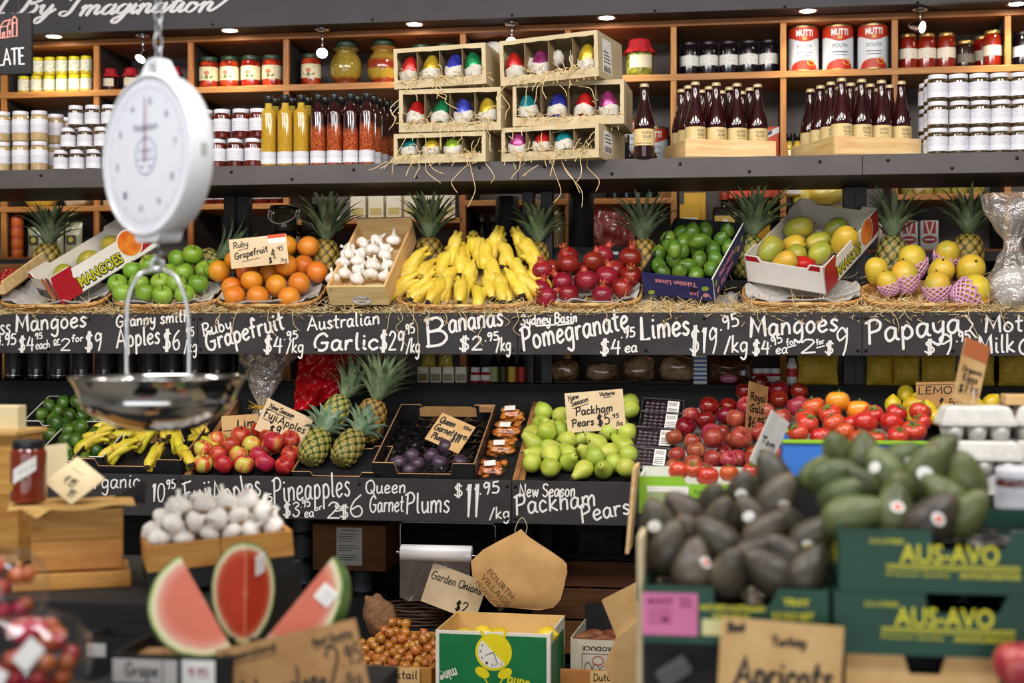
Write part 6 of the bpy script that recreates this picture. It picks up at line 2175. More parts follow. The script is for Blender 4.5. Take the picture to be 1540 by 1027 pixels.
# clear plastic bag with a white ball at the right edge
m_film = NT('clear_film')
_tr = m_film.n('ShaderNodeBsdfTransparent'); _gl = m_film.n('ShaderNodeBsdfGlossy'); _gl.inputs['Roughness'].default_value = .12
_df = m_film.n('ShaderNodeBsdfDiffuse'); _df.inputs['Color'].default_value = lin('#c9b8ad')
_m1 = m_film.n('ShaderNodeMixShader'); _m1.inputs[0].default_value = .12
m_film.l(_tr.outputs[0],_m1.inputs[1]); m_film.l(_df.outputs[0],_m1.inputs[2])
_fr = m_film.n('ShaderNodeLayerWeight')
_m2 = m_film.n('ShaderNodeMixShader'); m_film.l(m_film.math('MULTIPLY_ADD',m_film.math('POWER',_fr.outputs['Facing'],3.0),.45,.07),_m2.inputs[0]); m_film.l(_m1.outputs[0],_m2.inputs[1]); m_film.l(_gl.outputs[0],_m2.inputs[2])
m_film.l(_m2.outputs[0],m_film.nt.nodes['Material Output'].inputs[0])
m_film = m_film.m
t = NT('cellophane')
_a,_b,_c = t.n('ShaderNodeBsdfTransparent'),t.n('ShaderNodeBsdfGlossy'),t.n('ShaderNodeBsdfDiffuse')
_b.inputs['Roughness'].default_value = .1
_c.inputs['Color'].default_value = lin('#d8cdc4')
_n = t.noise(t.coord((1,1,1)),38,3)
_bp = t.n('ShaderNodeBump'); _bp.inputs['Strength'].default_value = 1.0; _bp.inputs['Distance'].default_value = .02
t.l(_n,_bp.inputs['Height'])
t.l(_bp.outputs[0],_b.inputs['Normal']); t.l(_bp.outputs[0],_c.inputs['Normal'])
_m1,_m2 = t.n('ShaderNodeMixShader'),t.n('ShaderNodeMixShader')
_m1.inputs[0].default_value = .22; _m2.inputs[0].default_value = .28
t.l(_a.outputs[0],_m1.inputs[1]); t.l(_c.outputs[0],_m1.inputs[2]); t.l(_m1.outputs[0],_m2.inputs[1]); t.l(_b.outputs[0],_m2.inputs[2])
t.l(_m2.outputs[0],t.nt.nodes['Material Output'].inputs[0])
m_cello = t.m
pb = thing('plastic_bag','clear plastic bag knotted above a white ball at the right picture edge','bag',TR(at(1523,432,.10)))
b = MB(); b.ball((0,0,0),.075,28,18,0,(1,.9,1),fn=lambda q,t: q * (1 + .03 * mnoise.noise(q * 4))); b.build('white_ball',mat('ball_white','#e7e4e4','#f0eeee',scale=30,rough=.7,bump=.4,bscale=60),pb)
b = MB()
def bagf(u,v):
 t = 2 * PI * u
 prof = [(.0,-.083),(.06,-.078),(.088,-.03),(.09,.03),(.06,.085),(.03,.13),(.026,.16),(.05,.2),(.085,.25),(.10,.32)]
 k = v * (len(prof) - 1); i = min(int(k),len(prof) - 2); f = k - i
 r = prof[i][0] + (prof[i + 1][0] - prof[i][0]) * f; z = prof[i][1] + (prof[i + 1][1] - prof[i][1]) * f
 r *= 1 + .3 * mnoise.noise(Vector((math.cos(t) * 2.5,math.sin(t) * 2.5,v * 8)))
 return (r * math.cos(t),r * math.sin(t),z)
b.grid(bagf,56,44); b.build('film',m_cello,pb)

# ============================================================ lower tier
SLA = math.degrees(math.atan(SLOPE))

def on_low(px,Y,lift=.0):
 return Vector((xat(px,Y),Y,zlow(Y) + lift))

def tray_carton(pxl,pxr,Yf,L,H,label,m_out,m_in,front=.5,edge=None,yaw=0,rear_low=.3,name='fruit_carton',lift=.002):
 x0,x1 = xat(pxl,Yf),xat(pxr,Yf)
 W = x1 - x0
 M = TR(x1,Yf,zlow(Yf) + lift) @ RX(SLA) @ RZ(yaw)
 root = thing(name,label,'carton',M)
 t = .004

 def wall(nm,length,Mx,m,low,th=t):
  c0,c1 = length * .24,length * .76
  poly = [(0,0),(length,0),(length,H),(c1 + .01,H),(c1,H * (1 - low)),(c0,H * (1 - low)),(c0 - .01,H),(0,H)]
  b = MB(); b.prism(poly,0,th,0,Mx); o = b.build(nm,m,root)
  if edge:
   b = MB()
   b.tube([Mx @ Vector((x,th / 2,z)) for x,z in poly[2:]],.0022,4,0,smooth=False); b.build('cut_edge',edge,o)
  return o
 wall('front_panel',W,TR(-W,0,0),m_out,front)
 wall('rear_panel',W,TR(-W,L - t,0),m_in,rear_low)
 wall('side_panel',L,TR(0,0,0) @ RZ(90),m_in,0)
 wall('side_panel',L,TR(-W + t,0,0) @ RZ(90),m_in,0)
 b = MB(); b.box((-W,0,0),(0,L,.003)); b.build('base_panel',m_in,root)
 return root,M,W

m_dcart = mat('carton_black','#17161a','#201f22',scale=10,rough=.55)
m_kedge = mat('card_edge','#b58a5c',rough=.8)
m_wedge = mat('card_edge_white','#d8d4cc',rough=.8)

# limes, two cartons one behind the other
tray_carton(40,158,.04,.22,.075,'dark lime carton with white cut edge, rear one of two',m_dcart,m_dcart,.25,m_wedge)
tray_carton(58,160,-.215,.235,.075,'dark lime carton with white cut edge, front one of two',m_dcart,m_dcart,.25,m_wedge)
pile([(65,621),(91,606),(115,606),(87,621),(105,624),(74,612),(52,637),(124,628),(117,638),(147,627),(131,615),(100,637),(140,637),(158,637),(78,634),(145,612)],
     K_limed,'lime','dark green lime in the rear lime carton','lime','limes in the rear carton',.09,640,.20,604,20.5,.053,inside=(48,154,.055,.235),base=zlow)
pile([(87,646),(108,648),(83,665),(98,662),(121,664),(134,653),(141,670),(100,679),(105,690),(125,680),(72,655),(120,648),(112,672),(145,684),(88,680),(130,694)],
     K_limed,'lime','dark green lime in the front lime carton','lime','limes in the front carton',-.16,700,-.02,645,22,.053,inside=(66,156,-.20,.0),base=zlow)

# lower bananas
tray_carton(112,276,-.22,.46,.07,'black carton of spotted bananas beside the limes',m_dcart,m_dcart,.4,m_kedge)
for px,py,Y,yaw,pitch,f in ((176,684,-.02,-78,-8,4),(214,676,-.01,-50,-4,4),(236,684,.0,-14,2,4),(262,682,.0,30,-4,4),(200,654,.07,-60,-10,4),(232,656,.07,-24,-4,4),(258,652,.08,10,0,4),(280,654,.08,46,-8,4),(216,632,.14,-46,-10,4),(246,630,.15,0,-6,4),(280,628,.16,40,-10,4),(302,620,.20,30,10,4),(166,700,-.11,-80,-6,4),(206,698,-.11,-40,-4,4),(240,700,-.12,10,0,4),(268,698,-.12,40,-6,4),(188,672,.02,-66,-8,4),(290,676,.0,60,-10,3)):
 bunch(px,py,Y,yaw,pitch,'bunch of small spotted bananas in the black lower carton',f,BANG,'lower banana bunches',roll=R.uniform(-14,14))
card(250,660,.02,50,32,28,[('Lady',.5,.68,.85,.72,.18,.035),('10.95',.1,.3,.6,.3,.3,.05),('/kg',.66,.28,.9,.3,.24,.035)],'kraft ticket tilted among the spotted bananas',m_kraft,tilt=20)

# fuji apples
def fj(it):
 return K_fuji_r if (len(it) > 3 and it[3]) else K_fuji_g

pile([(306,691),(332,689),(351,678,None,1),(332,704,None,1),(353,695,None,1),(370,692),(392,664,None,1),(398,676,None,1),(401,692),(428,674),(431,696,None,1),(305,712),(338,713,None,1),(370,713),(400,713,None,1),(425,715,None,1),(354,708),(448,688,None,1),(386,710,None,1),  (444,706,None,1)],
     fj,'apple',lambda it: 'mostly red fuji apple in the lower bin' if (len(it) > 3 and it[3]) else 'yellow green blushed fuji apple in the lower bin','apple','fuji apples',-.18,716,.0,664,30.5,.07,'up',base=zlow,ymin=YL + .015,inside=(290,452))
card(362,651,.03,58,54,4,[('Lim',.42,.66,.9,.68,.2,.045),('Seedless',.06,.28,.46,.3,.12,.025),('6',.62,.2,.78,.22,.26,.03)],'kraft ticket reading Lim, half hidden behind the apple ticket',m_kraft,lines=[([(.04,.58),(.96,.6)],.02),([(.5,.05),(.5,.58)],.02)])
card(427,638,-.02,78,52,-24,[('New Season',.1,.76,.62,.78,.14,.03),('Fuji',.06,.46,.34,.48,.24,.04),('Apples',.38,.46,.94,.50,.22,.035),('$',.26,.12,.36,.12,.2,.035),('9.',.4,.1,.54,.12,.3,.04)],
     'laminated ticket reading New Season Fuji Apples, tilted to the right',lines=[([(.1,.7),(.6,.72)],.02),([(.06,.4),(.3,.42)],.02)])

# cellophane bouquet with raffia, red bag and paper bag behind
cl = thing('cellophane_wrap','crinkled clear cellophane bundle tied with yellow raffia','wrapping',TR(at(394,612,.17)))
b = MB()

def cell(u,v):
 t = 2 * PI * u
 r = .012 + .095 * v ** .9
 r *= 1 + .28 * mnoise.noise(Vector((math.cos(t) * 3,math.sin(t) * 3,v * 5)))
 return (r * math.cos(t) + .02 * v,r * math.sin(t) * .6,.21 * v + .02 * mnoise.noise(Vector((math.cos(t) * 4,math.sin(t) * 4,3))) * v)

b.grid(cell,64,32)
b.grid(lambda u,v: ((.012 + .055 * v) * math.cos(2 * PI * u) * (1 + .3 * mnoise.noise(Vector((u * 20,v * 4,2)))),(.012 + .03 * v) * math.sin(2 * PI * u),-.05 * v),36,8)
b.build('film',m_cello,cl)
b = MB()
for k in range(16):
 a = R.uniform(0,2 * PI)
 b.tube(smooth_line([(0,-.012,.002),(.02 * math.cos(a),-.02,.004 + .008 * math.sin(a)),(.052 * math.cos(a) * R.uniform(.6,1.2),-.02,.006 + .034 * math.sin(a))],4),.0014,4)
b.tube([(.014 * math.cos(2 * PI * k / 16),.012 * math.sin(2 * PI * k / 16),.002 * math.sin(k)) for k in range(16)],.004,6,closed=True)
b.tube(smooth_line([(0,-.013,0),(.003,-.016,-.025),(-.002,-.016,-.05)],4),.0035,6)
b.build('raffia_bow',mat('raffia','#b3821f','#d0a748',scale=50,rough=.6),cl)
m_redbag = mat('red_plastic','#a00812','#b8101a',scale=6,rough=.22,coat=.5)
b = MB()
p0 = at(488,577,.2)

def redbag(u,v):
 xl = -.125 + .0 * v
 xr = .13 - .06 * (1 - v)
 xl = -.125 + .025 * v
 z0 = -.10 + .12 * max(0,u - .35)
 x = xl + (xr - xl) * u
 z = z0 + (.115 - z0) * v
 y = .05 * mnoise.noise(Vector((u * 3.2,v * 3.2,4))) + .02 * mnoise.noise(Vector((u * 9,v * 7,1)))
 return (x,y,z)

b.grid(redbag,40,34,thick=.003)
single('red_bag',b.mesh('red_bag',m_redbag),TR(p0),'crumpled glossy red plastic bag above the pineapples','bag')
b = MB(); b.grid(lambda u,v: (.20 * (u - .5) * (.75 + .25 * v),.05 * mnoise.noise(Vector((u * 3,v * 3,9))) - .03 * math.sin(PI * u),.13 * v - .02 * math.sin(u * 8) * (1 - v)),24,16,thick=.003)
single('paper_bag',b.mesh('paper_bag',mat('bag_paper_pale','#d9cdb6','#b89a74',scale=5,rough=.7)),TR(at(578,566,.24)),'pale and brown paper bag behind the tall pineapple crown','bag')

# pineapples of the lower tier
tray_carton(440,574,-.225,.2,.035,'low black cardboard tray under the two front pineapples',m_dcart,m_dcart,.45,m_kedge)
pineapple(K_pineg[1],503,634,.10,26,20,'pineapple leaning right under the red bag, green rind',.9,'lower pineapples')
pineapple(K_pine[2],556,640,.02,14,12,'golden pineapple with the tallest dark crown',1.0,'lower pineapples')
pineapple(K_pinep[0],474,692,-.12,10,48,'front pineapple with pale grey green crown beside the fuji apples',.9,'lower pineapples')
pineapple(K_pinep[1],524,692,-.12,22,46,'front pineapple with pale crown beside the plum carton',.9,'lower pineapples')

# plums in a black moulded tray
pc,Mp,Wp = tray_carton(563,716,-.225,.46,.075,'black carton of plums with brown cardboard inside',m_dcart,mat('carton_brown_inside','#17151a','#1c1a1d',rough=.5),.55,m_kedge)
b = MB()
b.prism([(-Wp * .8,.03),(-Wp * .2,.03),(-Wp * .2,.062),(-Wp * .26,.07),(-Wp * .74,.07),(-Wp * .8,.062)],.452,.455)
b.prism([(-Wp * .16,.055),(-.006,.055),(-.006,.076),(-Wp * .16,.076)],.44,.455)
b.build('brown_flap',m_kraftd,pc)
m_gloss = mat('black_gloss_plastic','#0b0a0d',rough=.12,coat=.6)
b = MB(); b.grid(lambda u,v: (-Wp + .006 + (Wp - .012) * u,.01 + .43 * v,.034 - .013 * (math.sin(u * PI * 5.5) ** 2) * (math.sin(v * PI * 7.5) ** 2) + .004 * mnoise.noise(Vector((u * 20,v * 20,2)))),70,90)
b.build('moulded_tray',m_gloss,pc)
for px,py,Y in ((619,690,-.10),(649,690,-.10),(628,703,-.15),(661,701,-.15),(600,701,-.15),(670,677,-.05),(692,700,-.15),(616,712,-.19)):
 spawn(K_plum,'plum',TR(at(px,py - 4,Y - .01)) @ RZ(R.uniform(0,360)) @ RX(R.uniform(-60,60)) @ SC(24 / scl(px,Y) / .054),'dusky purple plum in the black moulded tray','plum','plums')
card(677,651,-.045,60,42,-25,[('Queen',.08,.68,.5,.7,.22,.04),('Garnet',.06,.40,.58,.42,.22,.04),('Plums',.12,.12,.5,.14,.2,.04),('$11',.62,.26,.84,.3,.3,.04),('95',.87,.46,.97,.48,.13,.03),('NSW',.72,.8,.94,.8,.1,.03)],
     'kraft ticket reading Queen Garnet Plums lying on the tray',m_kraft,tilt=35)

# apricot tubs, one behind the other
def tub_mat(key,base):
 t = NT(key)
 tr_,gl = t.n('ShaderNodeBsdfTransparent'),t.n('ShaderNodeBsdfGlossy')
 gl.inputs['Roughness'].default_value = .08
 f = t.n('ShaderNodeLayerWeight')
 m1 = t.n('ShaderNodeMixShader'); t.l(t.math('MULTIPLY_ADD',t.math('POWER',f.outputs['Facing'],3.0),.5,base),m1.inputs[0]); t.l(tr_.outputs[0],m1.inputs[1]); t.l(gl.outputs[0],m1.inputs[2])
 t.l(m1.outputs[0],t.nt.nodes['Material Output'].inputs[0])
 return t.m

m_shell = tub_mat('clear_shell',.05)
m_lidfilm = tub_mat('tub_film',.13)
m_apricot = fruit_mat('apricot_dried',[(.3,'#c0601c'),(.55,'#d87e30'),(.8,'#e39a52')],30,hue=.015,val=.1,rough=.4)
for i,(px,py,Y,wpx) in enumerate(((770,621,.20,38),(763,646,.09,41),(754,673,-.02,44),(740,704,-.14,48))):
 s = scl(px,Y); w = wpx / s
 M = TR(at(px,py,Y)) @ RX(28)
 o = thing('apricot_tub','clear tub of dried apricots, ' + ('rearmost of the row of four','second from the rear of four','second from the front of four','frontmost of the row of four')[i],'punnet',M,'apricot tubs')
 b = MB()
 se = lambda t,k: (math.copysign(abs(math.cos(t)) ** .5,math.cos(t)) * w / 2 * k,math.copysign(abs(math.sin(t)) ** .5,math.sin(t)) * w * .42 * k)
 N = 40
 ringz = ((-.034,.82),(-.03,.86),(.0,.97),(.003,1.04),(.006,1.04),(.010,.95),(.022,.86),(.024,.8))
 vs = [(*se(2 * PI * j / N,k),z) for z,k in ringz for j in range(N)]
 fs = [(r_ * N + j,r_ * N + (j + 1) % N,(r_ + 1) * N + (j + 1) % N,(r_ + 1) * N + j) for r_ in range(len(ringz) - 1) for j in range(N)]
 fs.append(tuple((len(ringz) - 1) * N + j for j in range(N)))
 b.add(vs,fs,0,True); b.build('clear_shell',m_lidfilm,o)
 b = MB()
 for k in range(60):
  a = R.uniform(0,2 * PI); q = R.uniform(0,.84)
  x,y = se(a,q)
  b.ball((x,y,R.uniform(-.026,.012)),.0145,8,6,0,(1,1,.55),M=None,fn=lambda p,t: p * (1 + .2 * mnoise.noise(p * 3 + Vector((k,0,0)))))
 c = b.build('dried_apricots',m_apricot,o); c['kind'] = 'stuff'
 b = MB(); b.box((-.026,-.02,.0245),(.014,.012,.0252),0,0,RZ(R.uniform(-25,25))); b.build('sticker',m_paper,o)

# packham pears
pile([(814,641),(819,622),(841,624),(839,649),(808,662),(824,664),(805,678),(834,679),(854,666),(871,663),(867,688),(899,671),(883,687),(905,692),(914,664),(931,679),(944,655),(940,695),(953,625),(943,610),(792,709),(824,710),(857,708),(880,712),(901,712),(925,711),(808,694),(841,694),(946,713),(923,694),(862,645),(930,640),(890,650)],
     K_pear,'pear','light green pear in the pine bin','pear','packham pears',-.175,716,.16,612,29,.067,rot=lambda it: RZ(R.uniform(0,360)) @ RX(R.uniform(45,115)) @ RZ(R.uniform(0,360)),base=zlow,ymin=YL + .015,inside=(786,960),relax=1.08)
card(895,618,-.0,88,60,5,[('New',.06,.80,.24,.86,.12,.026),('Season',.10,.66,.40,.76,.13,.026),('Victoria',.60,.86,.86,.88,.09,.024),('Packham',.16,.42,.80,.46,.2,.035),('Pears',.08,.14,.46,.16,.18,.035),('$5',.52,.12,.74,.16,.26,.034),('.95',.76,.28,.90,.30,.1,.022),('/kg',.84,.08,.95,.10,.12,.018)],
     'laminated ticket reading New Season Packham Pears',lines=[([(.12,.60),(.40,.70)],.018),([(.66,.82),(.80,.83)],.018)])
hk = MB(); hk.tube([(.012 * math.cos(t),0,.012 * math.sin(t)) for t in [2 * PI * k / 24 for k in range(24)]],.0011,5,closed=True); hk.tube([(0,0,-.012),(0,0,-.07)],.0012,5)
single('card_spike',hk.mesh('card_spike',m_chrome),TR(at(904,655,-.01)),'wire spike with round clip holding the pear ticket','card holder')

# blackberry punnets
m_berryd = mat('blackberry','#17101a','#3a2430',scale=130,rough=.25,coat=.5,bump=.6,bscale=160,bdist=.004)
for i,(px,py,Y) in enumerate(((996,617,.16),(993,637,.09),(985,661,.01),(976,690,-.09))):
 w,d = 62 / scl(px,Y),.10
 M = TR(at(px,py,Y)) @ RZ(-6) @ RX(44) @ RY(5)
 o = thing('berry_punnet','black punnet of blackberries with white barcode label, ' + ('rearmost of the leaning row','second from the rear','second from the front','frontmost of the leaning row')[i],'punnet',M,'blackberry punnets')
 b = MB(); b.box((-w / 2,-d / 2,-.03),(w / 2,d / 2,0),0,.008); b.build('black_tray',m_gloss,o)
 b = MB(); b.grid(lambda u,v: (-w / 2 + .008 + (w - .016) * u,-d / 2 + .008 + (d - .016) * v,.001 + .006 * abs(math.sin(u * 22)) * abs(math.sin(v * 16))),40,30); b.build('blackberries',m_berryd,o)['kind'] = 'stuff'
 b = MB(); b.grid(lambda u,v: (-w / 2 + w * u,-d / 2 + d * v,.009 + .003 * math.sin(u * 7) + .002 * mnoise.noise(Vector((u * 8,v * 8,i)))),24,18); b.build('clear_film',m_lidfilm,o)
 b = MB(); b.tube([(-w / 2,-d / 2,.006),(w / 2,-d / 2,.006),(w / 2,d / 2,.006),(-w / 2,d / 2,.006)],.0034,6,closed=True); b.build('rim',mat('punnet_rim','#4a474c',rough=.12,coat=.6),o)
 b = MB(); b.box((w * .12,-d * .36,.0125),(w * .40,d * .36,.0132)); l = b.build('paper_label',m_paper,o)
 b = MB()
 for k in range(12):
  poly2(b,[(w * .15 + k * .0026,d * .12),(w * .15 + k * .0026 + R.choice((.0008,.0014)),d * .12),(w * .15 + k * .0026 + .001,d * .3),(w * .15 + k * .0026,d * .3)],lambda p: Vector((p.x,p.y,.0136)))
 for r_ in range(4):
  poly2(b,[(w * .15,-d * .28 + r_ * .008),(w * .36,-d * .28 + r_ * .008),(w * .36,-d * .28 + r_ * .008 + .003),(w * .15,-d * .28 + r_ * .008 + .003)],lambda p: Vector((p.x,p.y,.0136)))
 b.build('barcode',mat('print_black','#2a2828',rough=.6),l)

# red apples, the big heap
def ra(it):
 return K_darkapple if (len(it) > 3 and it[3]) else K_redapple

D = 1
pile([(1031,643,31,D),(1069,614,31,D),(1061,635,31,D),(1044,627,26),(1089,630,28,D),(1106,615,27,D),(1126,592,29,D),(1148,580,28,D),(1174,590,32,D),(1196,593,28,D),(1119,616,30),(1118,632),(1157,614,28),(1171,630),(1192,612,33),(1104,640,30),(1068,653,31),(1073,668,32),(1085,644,26),(1037,665,28),(1044,677,30),(1026,682,26),(1104,654,32),(1114,671,33),(1071,689,32),(1046,694,30),(1093,672,26),(1110,688,30),(1094,690,28),(1149,650,30),(1164,648,30),(1144,670,30),(1132,675,30),(1206,630,30),(1128,690,30),(1140,600,28,D),(1180,610,28,D),(1210,608,28,D),(1010,660,26),(1020,700,28),(1185,660,30),(1200,650,30),(1160,680,30),(1058,706,30)],
     ra,'apple',lambda it: 'deep red apple high in the heap' if (len(it) > 3 and it[3]) else 'rosy red apple in the big heap','apple','heap of red apples',-.17,704,.20,580,30,.08,'up',base=zlow,ymin=YL + .015,inside=(1000,1240))
b = MB(); b.grid(lambda u,v: (xat(1015 + 215 * u,-.12 + .34 * v),-.10 + .34 * v,zlow(-.10 + .34 * v) + .008 + .06 * v * math.sin(PI * u) ** .6),12,8)
tag(b.build('paper_liner',m_fibre),'grey paper liner under the heap of red apples','packing paper')
card(1138,621,.005,30,88,-10,[('Royal',.12,.70,.88,.72,.12,.03),('Gala',.14,.50,.84,.52,.12,.03),('$6.95',.1,.24,.9,.28,.16,.03),('kg',.5,.06,.8,.08,.1,.025)],'brown ticket turned nearly edge-on in the red apple heap',m_kraftd,yaw=62)

# lemons at the far right
pile([(1362,592),(1350,609),(1366,608),(1380,604),(1410,628),(1425,622),(1490,606),(1395,618),(1440,630),(1376,622),(1470,612)],
     fruit([(0,-.037),(.004,-.036),(.013,-.031),(.024,-.018),(.0285,0),(.0245,.018),(.013,.030),(.006,.035),(.004,.038),(0,.039)],fruit_mat('lemon_skin',[(.3,'#c8a81c'),(.6,'#dfc22e'),(.85,'#e5cd4a')],16,rough=.35,bump=.2,bscale=300)),
     'lemon','yellow lemon behind the tomatoes','lemon','lemons',-.02,630,.2,590,26,.057)
card(1418,598,.06,78,48,1,[('LEMONS',.04,.62,.98,.64,.22,.034),('$',.42,.2,.54,.22,.26,.034),('5',.60,.2,.72,.22,.26,.034),('.95',.76,.36,.94,.38,.12,.026),('kg',.44,.02,.6,.03,.1,.025)],'kraft ticket reading LEMONS behind the egg cartons',m_kraftd,lines=[([(.02,.9),(.96,.92)],.015)])

# ============================================================ under the lower tier
bench = thing('low_bench','low black bench under the display carrying stock boxes','bench')
ZB = .24
b = MB(); b.box((RX0,-.95,ZB - .03),(RX1,.396,ZB)); b.build('bench_top',m_black,bench)
for x in (-2.6,-1.2,.4,2.0):
 b = MB(); b.box((x - .03,-.9,0),(x + .03,-.84,ZB - .03)); b.build('leg',m_black,bench)

J_stock = jar('stock',.037,.098,liquid('stock_dark','#14171a','#23272b',18),m_lidb,print_mat('stock_label','#4a4e55','#1f2126',120,.02,.2,.5),lz=(.12,.86),lidr=1.0)
for col,px in enumerate((424,455)):
 for k in range(4):
  stand(J_stock,'stock_jar',px,.16,zat(440,880,.16) + k * .099,'dark jar with grey label stacked under the apple price board','jar','dark stacked jars',rows=4)
for px in (514,545):
 stand(J_stock,'stock_jar',px,.2,zat(440,880,.16) - .03,'dark jar half hidden under the cardboard box','jar','dark jars under the box',rows=1)
b = MB(); b.box((xat(405,.16),.1,ZB + .001),(xat(580,.16),.36,zat(440,880,.16) - .0005 - .03)); b.box((xat(405,.16),.1,zat(440,880,.16) - .031),(xat(473,.16),.25,zat(440,880,.16) - .0008))
tag(b.build('stock_crate',m_black,None),'black crate under the stacked dark jars','crate')

def cbox(px0,px1,py0,py1,Y,depth,m,label,name='cardboard_box'):
 x0,x1,z0,z1 = xat(px0,Y),xat(px1,Y),zat(px0,py1,Y),zat(px0,py0,Y)
 o = thing(name,label,'box',TR(x0,Y,z0))
 b = MB(); b.box((0,0,0),(x1 - x0,depth,z1 - z0),0,.003); b.build('box_body',m,o)
 return o,x1 - x0,z1 - z0

m_cardb = mat('cardboard_brown','#7d5230','#8d6038',scale=9,rough=.8)
o,w_,h_ = cbox(470,580,788,857,.12,.25,m_cardb,'closed brown cardboard box with white list taped to its front')
b = MB(); b.box((w_ * .33,-.0012,h_ * .12),(w_ * .68,0,h_ * .94)); l = b.build('white_list',m_paper,o)
b = MB()
q = lambda u,v: (w_ * (.33 + .35 * u),h_ * (.12 + .82 * v))
typeset(b,'Chef Direct',q(.2,.9),q(.8,.9),h_ * .05,flat(-.0018),bold=.02)
for k in range(12):
 v = .82 - k * .062
 if k in (4,8):
  continue
 poly2(b,[q(.08,v),q(R.uniform(.6,.95),v),q(R.uniform(.6,.9),v + .018),q(.08,v + .018)],flat(-.0018))
b.build('printing',mat('print_black','#2a2828',rough=.6),l)

# bag roll on a wire holder
hold = thing('bag_roll_holder','wire holder with white roll of clear plastic bags under the board','bag holder',TR(at(672,820,-.22)))
s_ = scl(672,-.22)
b = MB()
fr = [(-72,33),(73,33),(73,-24),(-72,-24)]
b.tube([(-72 / s_,0,0),(-72 / s_,0,30 / s_),(-68 / s_,0,34 / s_),(70 / s_,0,34 / s_),(74 / s_,0,30 / s_),(74 / s_,0,-14 / s_)],.0022,6); b.build('wire_frame',m_chrome,hold)
b = MB(); b.tube([(-76 / s_,0,-12 / s_),(76 / s_,0,-16 / s_)],.0035,8); b.ball((-76 / s_,0,-12 / s_),.006,10,8); b.build('rod',m_chrome,hold)
Mr = TR(-70 / s_,0,-12 / s_) @ RY(90)
b = MB(); b.lathe([(.008,0),(.0275,0),(.0275,108 / s_),(.008,108 / s_)],28,0,Mr); b.build('bag_roll',mat('roll_white','#e6e5e8','#f2f1f3',scale=40,rough=.35,stretch=(.2,4,4)),hold)
b = MB()
b.grid(lambda u,v: ((-70 + 108 * u) / s_,-.029 + .012 * math.sin(u * 14 + v * 3) * v + .01 * mnoise.noise(Vector((u * 6,v * 3,2))) * v,-.012 - (.165 + .02 * math.sin(u * 5) - .03 * u) * v),40,20)
b.build('hanging_bag',m_film,hold)
card(683,890,-.212,88,62,-19,[('Garden Onions',.04,.62,.94,.66,.2,.028),('$',.60,.1,.70,.12,.22,.03),('2',.72,.1,.82,.12,.26,.03)],'pale ticket tilted behind the hanging plastic bag',m_card,tilt=0)
# string bags
pbag = thing('paper_sack','brown paper carry bag hung by its corner on white string','paper bag',TR(at(785,858,-.28)))
s_ = scl(785,-.28)
b = MB()
out = [(-78,12),(-8,58),(0,61),(12,50),(62,18),(68,4),(66,-10),(48,-54),(-20,-56),(-50,-48)]
n_ = len(out)
P2 = [Vector((v.x,v.y)) for v in smooth_line([(x / s_,y / s_,0) for x,y in out],3,True)]
n_ = len(P2)

def sackz(p,sgn):
 return sgn * (.006 + .018 * max(0,1 - (p.length / .17) ** 2))

ringsv,fsv = [],[]
for sgn in (-1,1):
 base = len(ringsv)
 for f in (1.0,.75,.5,.25):
  for p in P2:
   c = p * f
   ringsv.append((c.x,(sackz(c,sgn) if f < 1 else 0) + .003 * mnoise.noise(Vector((c.x * 40,c.y * 40,sgn))),c.y))
 ringsv.append((0,sackz(Vector((0,0)),sgn),0))
 for r_ in range(3):
  for i in range(n_):
   j = (i + 1) % n_
   f4 = (base + r_ * n_ + i,base + r_ * n_ + j,base + (r_ + 1) * n_ + j,base + (r_ + 1) * n_ + i)
   fsv.append(f4)
 for i in range(n_):
  fsv.append((base + 3 * n_ + i,base + 3 * n_ + (i + 1) % n_,base + 4 * n_))
b.add(ringsv,fsv,0,True)
m_sackp = mat('sack_paper','#b98f58','#c69d66',scale=12,rough=.8,bump=.2,bscale=50)
b.build('bag_body',m_sackp,pbag)
b = MB()
PB = lambda p: Vector((p.x,-.027,p.y))
ang = rad(-47)
def rot2(c,du,dv):
 return (c[0] / s_ + (du * math.cos(ang) - dv * math.sin(ang)) / s_,c[1] / s_ + (du * math.sin(ang) + dv * math.cos(ang)) / s_)
typeset(b,'FOURTH',rot2((-52,-2),0,0),rot2((-52,-2),54,0),9 / s_,PB)
typeset(b,'VILLAGE',rot2((-62,-10),0,0),rot2((-62,-10),60,0),9 / s_,PB)
typeset(b,'PROVIDORE',rot2((-70,-19),0,0),rot2((-70,-19),58,0),7 / s_,PB)
b.build('lettering',mat('print_brown','#4e3520',rough=.7),pbag)
b = MB(); b.tube(smooth_line([(-6 / s_,-.004,44 / s_),(-10 / s_,-.006,62 / s_),(0,-.004,80 / s_),(8 / s_,-.004,66 / s_),(2 / s_,-.006,46 / s_)],5),.0011,5)
b.tube(smooth_line([(0,-.008,52 / s_),(-4 / s_,-.01,44 / s_),(2 / s_,-.012,38 / s_),(-3 / s_,-.01,34 / s_)],5),.0024,5); b.build('string',mat('string_white','#d8cbb0',rough=.8),pbag)

